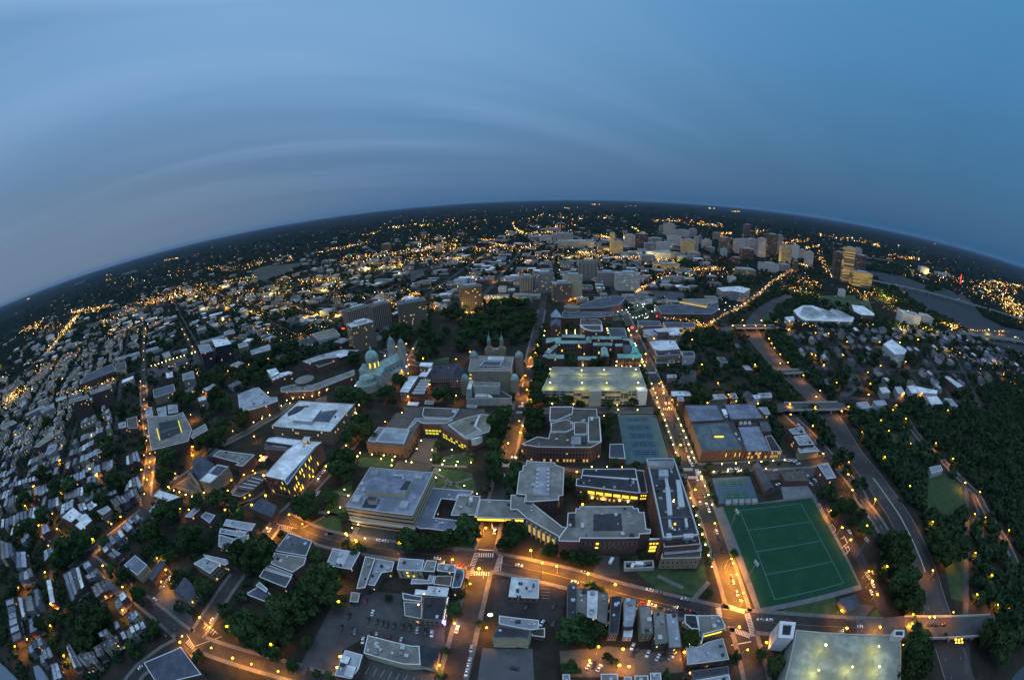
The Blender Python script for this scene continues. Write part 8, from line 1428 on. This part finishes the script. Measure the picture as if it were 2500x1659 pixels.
CA('b', [(1045,995, W_),(1005,1055, K_),(1080,1068, K_),(1125,1080, K_),(1165,1090, K_),(1220,1098, K_),(1290,1108, K_),(1350,1118, K_),(785,1118, K_),(880,1138, K_),(850,1022, K_),(990,900, R_),(965,1222, W_),(1020,1176, R_),(1078,1182, S_),(1280,1222, S_),(1180,1204, R_),(1413,1138, S_),(1480,1152, K_),(1532,1166, W_),(900,1150, G_)], perp=.2, what='in the lot')
CA('d', [(900,1142, K_)], lit=1); CA('d', [(1015,1106, W_),(415,1056, R_),(190,1052, S_),(265,1052, W_),(790,205, K_),(835,283, K_),(905,295, K_),(925,326, W_),(880,356, K_),(945,370, G_),(1120,765, W_),(1085,700, S_),(1068,680, S_),(1100,720, G_),(1105,825, W_),(1155,836, G_),(750,150, S_),(1110,655, K_),(1340,65, K_),(1265,742, S_)])
CA('d', [(1590,1096, K_),(1642,1094, K_),(1702,1090, R_),(1690,1180, K_),(1728,1178, K_)], dz=6.55, what='on the bridge')
CA('o', [(1655,968, W_),(1722,976, W_),(1770,1012, W_),(1440,1105, W_),(1475,1305, W_),(1890,1190, W_),(2010,1245, W_),(1950,1300, W_),(2030,1300, G_),(1620,960, S_)], perp=.3); CA('o', [(550,1135, S_),(600,1132, G_),(700,1150, K_),(780,1085, W_),(860,1148, K_),(880,1078, S_)]); CA('o', [(395,1128, R_),(945,1108, G_)], lit=1)
CA('g', [(1450,975),(1465,1010),(1475,1040),(1480,1065),(1490,1090),(1510,1150, W_),(1520,1180, W_),(1535,1200, W_),(1455,940),(1345,690),(1360,730),(1320,640),(1300,560),(1290,610),(1225,300),(1240,350),(1250,390),(1260,480),(1270,530),(1555,1355, K_),(1630,1440, K_),(1575,1310),(1395,860),(1410,910)]); CA('g', [(1590,1470, R_),(1605,1300, W_),(1310,600, W_),(1335,735, W_),(1190,355, S_),(1185,420, S_),(175,1148, W_),(235,738, W_)], lit=1)
CA('k', [(990,1050, W_),(940,1118, W_)], lit=1); CA('k', [(915,1330, W_),(925,1312, S_)])
CA('a', [(1450,1160, W_),(960,1480, W_),(935,935, W_),(890,905, S_),(1060,1012, W_),(1050,1055, R_),(1845,540, W_),(1130,1262, R_),(1160,1240, K_),(1190,1215, K_)]); CA('a', [(1062,912),(1080,890),(1100,868),(1120,848),(1140,828),(1090,950),(1110,930),(1130,908),(1150,885),(1168,862)], perp=.8, what='in the narrow lot')
CA('e', [(1112,910, R_),(1100,630, R_),(1085,500, R_),(1130,1150, W_),(1150,1340, W_),(1112,760, W_),(1230,1478, R_),(1160,1505, W_)], lit=1); CA('m', [(1340,635, W_),(2180,865, W_)], lit=0); CA('m', [(2180,640),(2200,560),(2190,600)])
CA('l', [(160,850, S_),(140,878, W_),(120,905, G_),(200,810, K_)]); CA('h', [(430,960, W_),(545,1085, S_),(1420,1205, S_),(440,870, W_),(410,900, K_),(1293,1078, R_),(1150,940, R_)])
def vehicle_box(name, label, cat, t, x, y, l, w, h, col, perp=0.0):
    p = at(t, x, y, .8); d = near_dir(*p); o = tag(empty(name, (*p, .03), d[2] + perp), label, cat); b = MB();
    if cat == 'van': b.prism([(-l/2,-w/2),(l/2 - .9,-w/2),(l/2 - .9, w/2),(-l/2, w/2)], .4, h); b.prism([(l/2 - .9,-w/2),(l/2,-w/2),(l/2, w/2),(l/2 - .9, w/2)], .4, h * .55)
    else: b.prism([(-l/2,-w/2),(l/2 - 2,-w/2),(l/2 - 2, w/2),(-l/2, w/2)], .9, h)
    b.build('body', PAINT[col], o); b = MB(); b.prism([(l/2 - (1.0 if cat == 'van' else 1.8),-w/2 + .1),(l/2 - .35,-w/2 + .1),(l/2 - .35, w/2 - .1),(l/2 - (1.0 if cat == 'van' else 1.8), w/2 - .1)], h * .5, h * .86); b.build('cab', M_GLASS if cat == 'van' else PAINT['grey'], o)
    for sx in (-l * .3, l * .32):
        for sy in (-w / 2 + .1, w / 2 - .1): k = D.objects.new('wheel', CWHEEL); COL.objects.link(k); k.parent = o; k.location = (sx, sy, .36)
vehicle_box('van', 'white van standing in the paved yard before the brick science building', 'van', 'c', 988,566,5.6,2.0,2.2, 'white', 1.5)
vehicle_box('box_truck', 'white box truck inside the pale walled service yard', 'truck', 'c', 1228,604,7.0,2.4,3.0, 'white', .2)
vehicle_box('van', 'small pale van beside the box truck in the walled service yard', 'van', 'c', 1164,606,4.6,1.9,2.1, 'white', 1.5)
vehicle_box('van', 'white van on the orange-lit lane beside the theatre', 'van', 'm', 1340,634,5.6,2.0,2.2, 'white')

# ------------------------------------------------------------------ masts, goals, signs, barriers
def mast(t, x, y, h, label, face):
    p = at(t, x, y, 0); o = tag(empty('floodlight_mast', (*p, 0), face), label, 'floodlight mast', 'floodlight masts of the green field'); b = MB(); b.tube((0,0,0),(0,0, h), .28, .15,10); b.build('pole', M_POLEG, o); b = MB()
    for z in (h - 1.6, h - .1): b.box((0,0), .15,4.2, z, z + .14)
    r = b.build('crossbar', M_POLEG, o)
    for z in (-1.45, .05):
        for k in range(4): q = MB(); q.tube((0,0,0),(.55,0,-.22), .30, .42,8); q.build('floodlight', M_COPE, r, (.1,-1.65 + 1.1 * k, h + z + .15))
mast('c', 1958,320,19, 'floodlight mast at the upper left of the green field', .1); mast('c', 2095,742,19, 'floodlight mast at the lower left of the green field', .1); mast('d', 800,190,17, 'floodlight mast at the upper right of the green field', 3.2); mast('d', 983,530,17, 'floodlight mast at the lower right of the green field', 3.2)
for k_, (a_, b_) in enumerate((((668,112),(690,155)),((772,285),(800,332)),((870,385),(895,440)),((870,460),(898,515)),((900,465),(915,495)))):
    A, B_ = at('d', *a_), at('d', *b_); c = ((A[0] + B_[0]) / 2,(A[1] + B_[1]) / 2); l = math.dist(A, B_); o = tag(empty('goal', (*c, 0), math.atan2(B_[1] - A[1], B_[0] - A[0])),['first', 'second', 'third', 'fourth', 'fifth'][k_] + ' white goal frame from the top along the right of the green field', 'goal', 'white goal frames beside the green field'); m = MB()
    m.tube((-l/2,0,0),(-l/2,0,2.4), .14, .14,6); m.tube((l/2,0,0),(l/2,0,2.4), .14, .14,6); m.tube((-l/2,0,2.4),(l/2,0,2.4), .14, .14,6); m.tube((-l/2,0,2.4),(-l/2,-2,0), .09, .09,6); m.tube((l/2,0,2.4),(l/2,-2,0), .09, .09,6); m.build('goal_frame', M_COPE, o)
bl = [p for p in HWC if 150 > p[1] > 60 or 60 < p[1] < 175]; m_ = MB(); c_ = cent(bl); A_, B2_ = offset_line(bl, .3), offset_line(bl, -.3)
for i_ in range(len(bl) - 1): m_.prism([(A_[i_][0] - c_[0], A_[i_][1] - c_[1]),(A_[i_ + 1][0] - c_[0], A_[i_ + 1][1] - c_[1]),(B2_[i_ + 1][0] - c_[0], B2_[i_ + 1][1] - c_[1]),(B2_[i_][0] - c_[0], B2_[i_][1] - c_[1])],0,1.0)
tag(m_.build('median_barrier', M_STONE, None, (*c_, 0)), 'pale concrete barrier running down the middle of the expressway', 'barrier')
p_ = at('b', 2015,1012,7); o_ = tag(empty('lit_sign', (*p_, 0), .15), 'glowing white rounded sign on a post beside the avenue', 'sign'); m_ = MB(); m_.tube((0,0,0),(0,0,6), .15, .15,8); m_.build('post', M_POLE, o_); m_ = MB(); m_.tube((0,-.25,7),(0, .25,7),1.35,1.35,20); m_.build('sign_face', glow('lit_sign_face', (.9,1, .85),3.0), o_)
for t_, x_, y_, z_, w_, h_, m, lb_ in (('n', 1440,410,6,8,3, M_RED, 'glowing red shop sign at the far street corner'),('q', 1595,1518,10,9,2, M_RED, 'glowing red sign on a white roof beside the fluted tower'),('t', 1632,960,22,8,60, M_RED, 'tall red lit tower sign across the river'),('s', 490,1375,6,4,2, M_RED, 'red light by the lamp-dotted lawn')):
    p_ = at(t_, x_, y_, z_); o_ = tag(empty('lit_sign', (*p_, 0)), lb_, 'sign'); m_ = MB(); m_.box((0,0), .6, .6,0, z_); m_.build('post', M_POLE, o_); m_ = MB(); s_ = .5 if h_ < 20 else .35; m_.box((0,0), w_ * s_, 1.0, z_ - h_ * .5, z_ + h_ * .5); m_.build('sign_face', m, o_)
# fences round the tall tennis line
for q_, lb_ in (([(960,815),(1262,815),(1370,1175),(1022,1210)], 'tall dark mesh fence around the line of blue tennis courts'),):
    P = pixels('g', q_); c = cent(P); o = tag(empty('court_fence', (*c, 0)), lb_, 'fence'); L = rel(P, c)
    for i in range(4):
        a, b = L[i], L[(i + 1) % 4]; k = max(2, int(math.dist(a, b) / 6)); m = MB()
        m.tube((*a, 3.4),(*b, 3.4), .06, .06,5, False); m.tube((*a, 1.7),(*b, 1.7), .05, .05,5, False); m.build('rail', M_POLE, o)
        for j in range(k): x, y = a[0] + (b[0] - a[0]) * j / k, a[1] + (b[1] - a[1]) * j / k; m = MB(); m.tube((0,0,0),(0,0,3.5), .07, .07,5); m.build('post', M_POLE, o, (x, y, 0))
# the aircraft's own rotor blades at the lower corners
def blade(t, a, b, d, w, label, m):
    ra, rb = ray(t, *a), ray(t, *b); A = Vector((ra[0] * d, ra[1] * d, H + ra[2] * d)); B_ = Vector((rb[0] * d, rb[1] * d, H + rb[2] * d)); u = (B_ - A).normalized(); v = u.cross(Vector((0,0,1))).normalized(); c = (A + B_) / 2; mb = MB(tuple(c)); n = 10; top = []; bot = []
    for i in range(n + 1):
        k = i / n; p = A.lerp(B_, k); ww = w * (.55 + .45 * math.sin(math.pi * min(1, k * 1.15))) * (1 if k < .93 else .6); top.append((p + v * ww, p - v * ww))
    for i in range(n):
        a0, b0 = top[i]; a1, b1 = top[i + 1]; z = Vector((0,0, .002)); mb.face([a0 + z, a1 + z, b1 + z, b0 + z]); mb.face([a0 - z, b0 - z, b1 - z, a1 - z]); mb.face([a0 - z, a1 - z, a1 + z, a0 + z]); mb.face([b0 + z, b1 + z, b1 - z, b0 - z])
    tag(mb.build('rotor_blade', m, None, tuple(c)), label, 'rotor blade')
M_ROT = plain('grey_plastic', (.20, .24, .30), .4)
blade('a', (-180,1400),(120,1590), .45, .010, 'pale blue-grey rotor blade tip entering at the bottom left corner', M_ROT)
blade('a', (255,1480),(360,1700), .45, .007, 'second smaller pale rotor blade at the bottom left corner', M_ROT)
blade('d', (1990,1910),(2760,1090), .45, .012, 'dark blue rotor blade cutting the bottom right corner', plain('dark_blue_plastic', (.05, .08, .11), .4))

# ------------------------------------------------------------------ evening air
m_h = D.materials.new('evening_haze'); m_h.use_nodes = True; nt_ = m_h.node_tree; nt_.nodes.clear(); o_ = nt_.nodes.new('ShaderNodeOutputMaterial'); v_ = nt_.nodes.new('ShaderNodeVolumePrincipled'); v_.inputs['Color'].default_value = (.34, .50, .70,1); v_.inputs['Density'].default_value = HAZE; v_.inputs['Anisotropy'].default_value = .0; nt_.links.new(v_.outputs[0], o_.inputs['Volume'])
hb = MB(); hb.box((0,0),2 * 44000,2 * 44000,-1.0,240.0); tag(hb.build('haze', m_h), 'thin blue evening haze over the far city', kind='stuff')

# ------------------------------------------------------------------ labels by what stands nearest
ORD = ['', 'nearest', 'second nearest', 'third nearest', 'fourth nearest', 'fifth nearest', 'sixth nearest', 'seventh nearest', 'eighth nearest', 'ninth nearest', 'tenth nearest', 'eleventh nearest', 'twelfth nearest']
buckets = {}
for o, desc, x, y, g in TOLABEL:
    lm = min(LANDMARKS, key=lambda q: math.hypot(q[1] - x, q[2] - y)); dx, dy = x - lm[1], y - lm[2]; n = math.hypot(lm[1], lm[2]) or 1; fx, fy = lm[1] / n, lm[2] / n; f = dx * fx + dy * fy; s = dx * fy - dy * fx
    side = ('right of' if s > 0 else 'left of') if abs(s) > abs(f) else ('beyond' if f > 0 else 'in front of')
    buckets.setdefault((desc, lm[0], side),[]).append((math.hypot(dx, dy), o, g))
for (desc, lm, side), l in buckets.items():
    l.sort(key=lambda q: q[0])
    for i, (d, o, g) in enumerate(l):
        t = f'{desc} {side} the {lm}' + (f', {ORD[i + 1]} to it' if len(l) > 1 and i < 12 else ', among the farther ones' if len(l) > 12 else '')
        o['label'] = t if len(t.split()) <= 16 else t.replace(' to it', '')
        if g and not o.get('group'): o['group'] = g
print('things', len([o for o in COL.objects if o.parent is None]), 'objects', len(COL.objects), 'rows', NROW, COUNT, 'trees', TREES, NL, 'cars', CARS, 'farlights', len(FLI), 'far', len(far), 'masses', len(ws), len(ys_), len(fw))
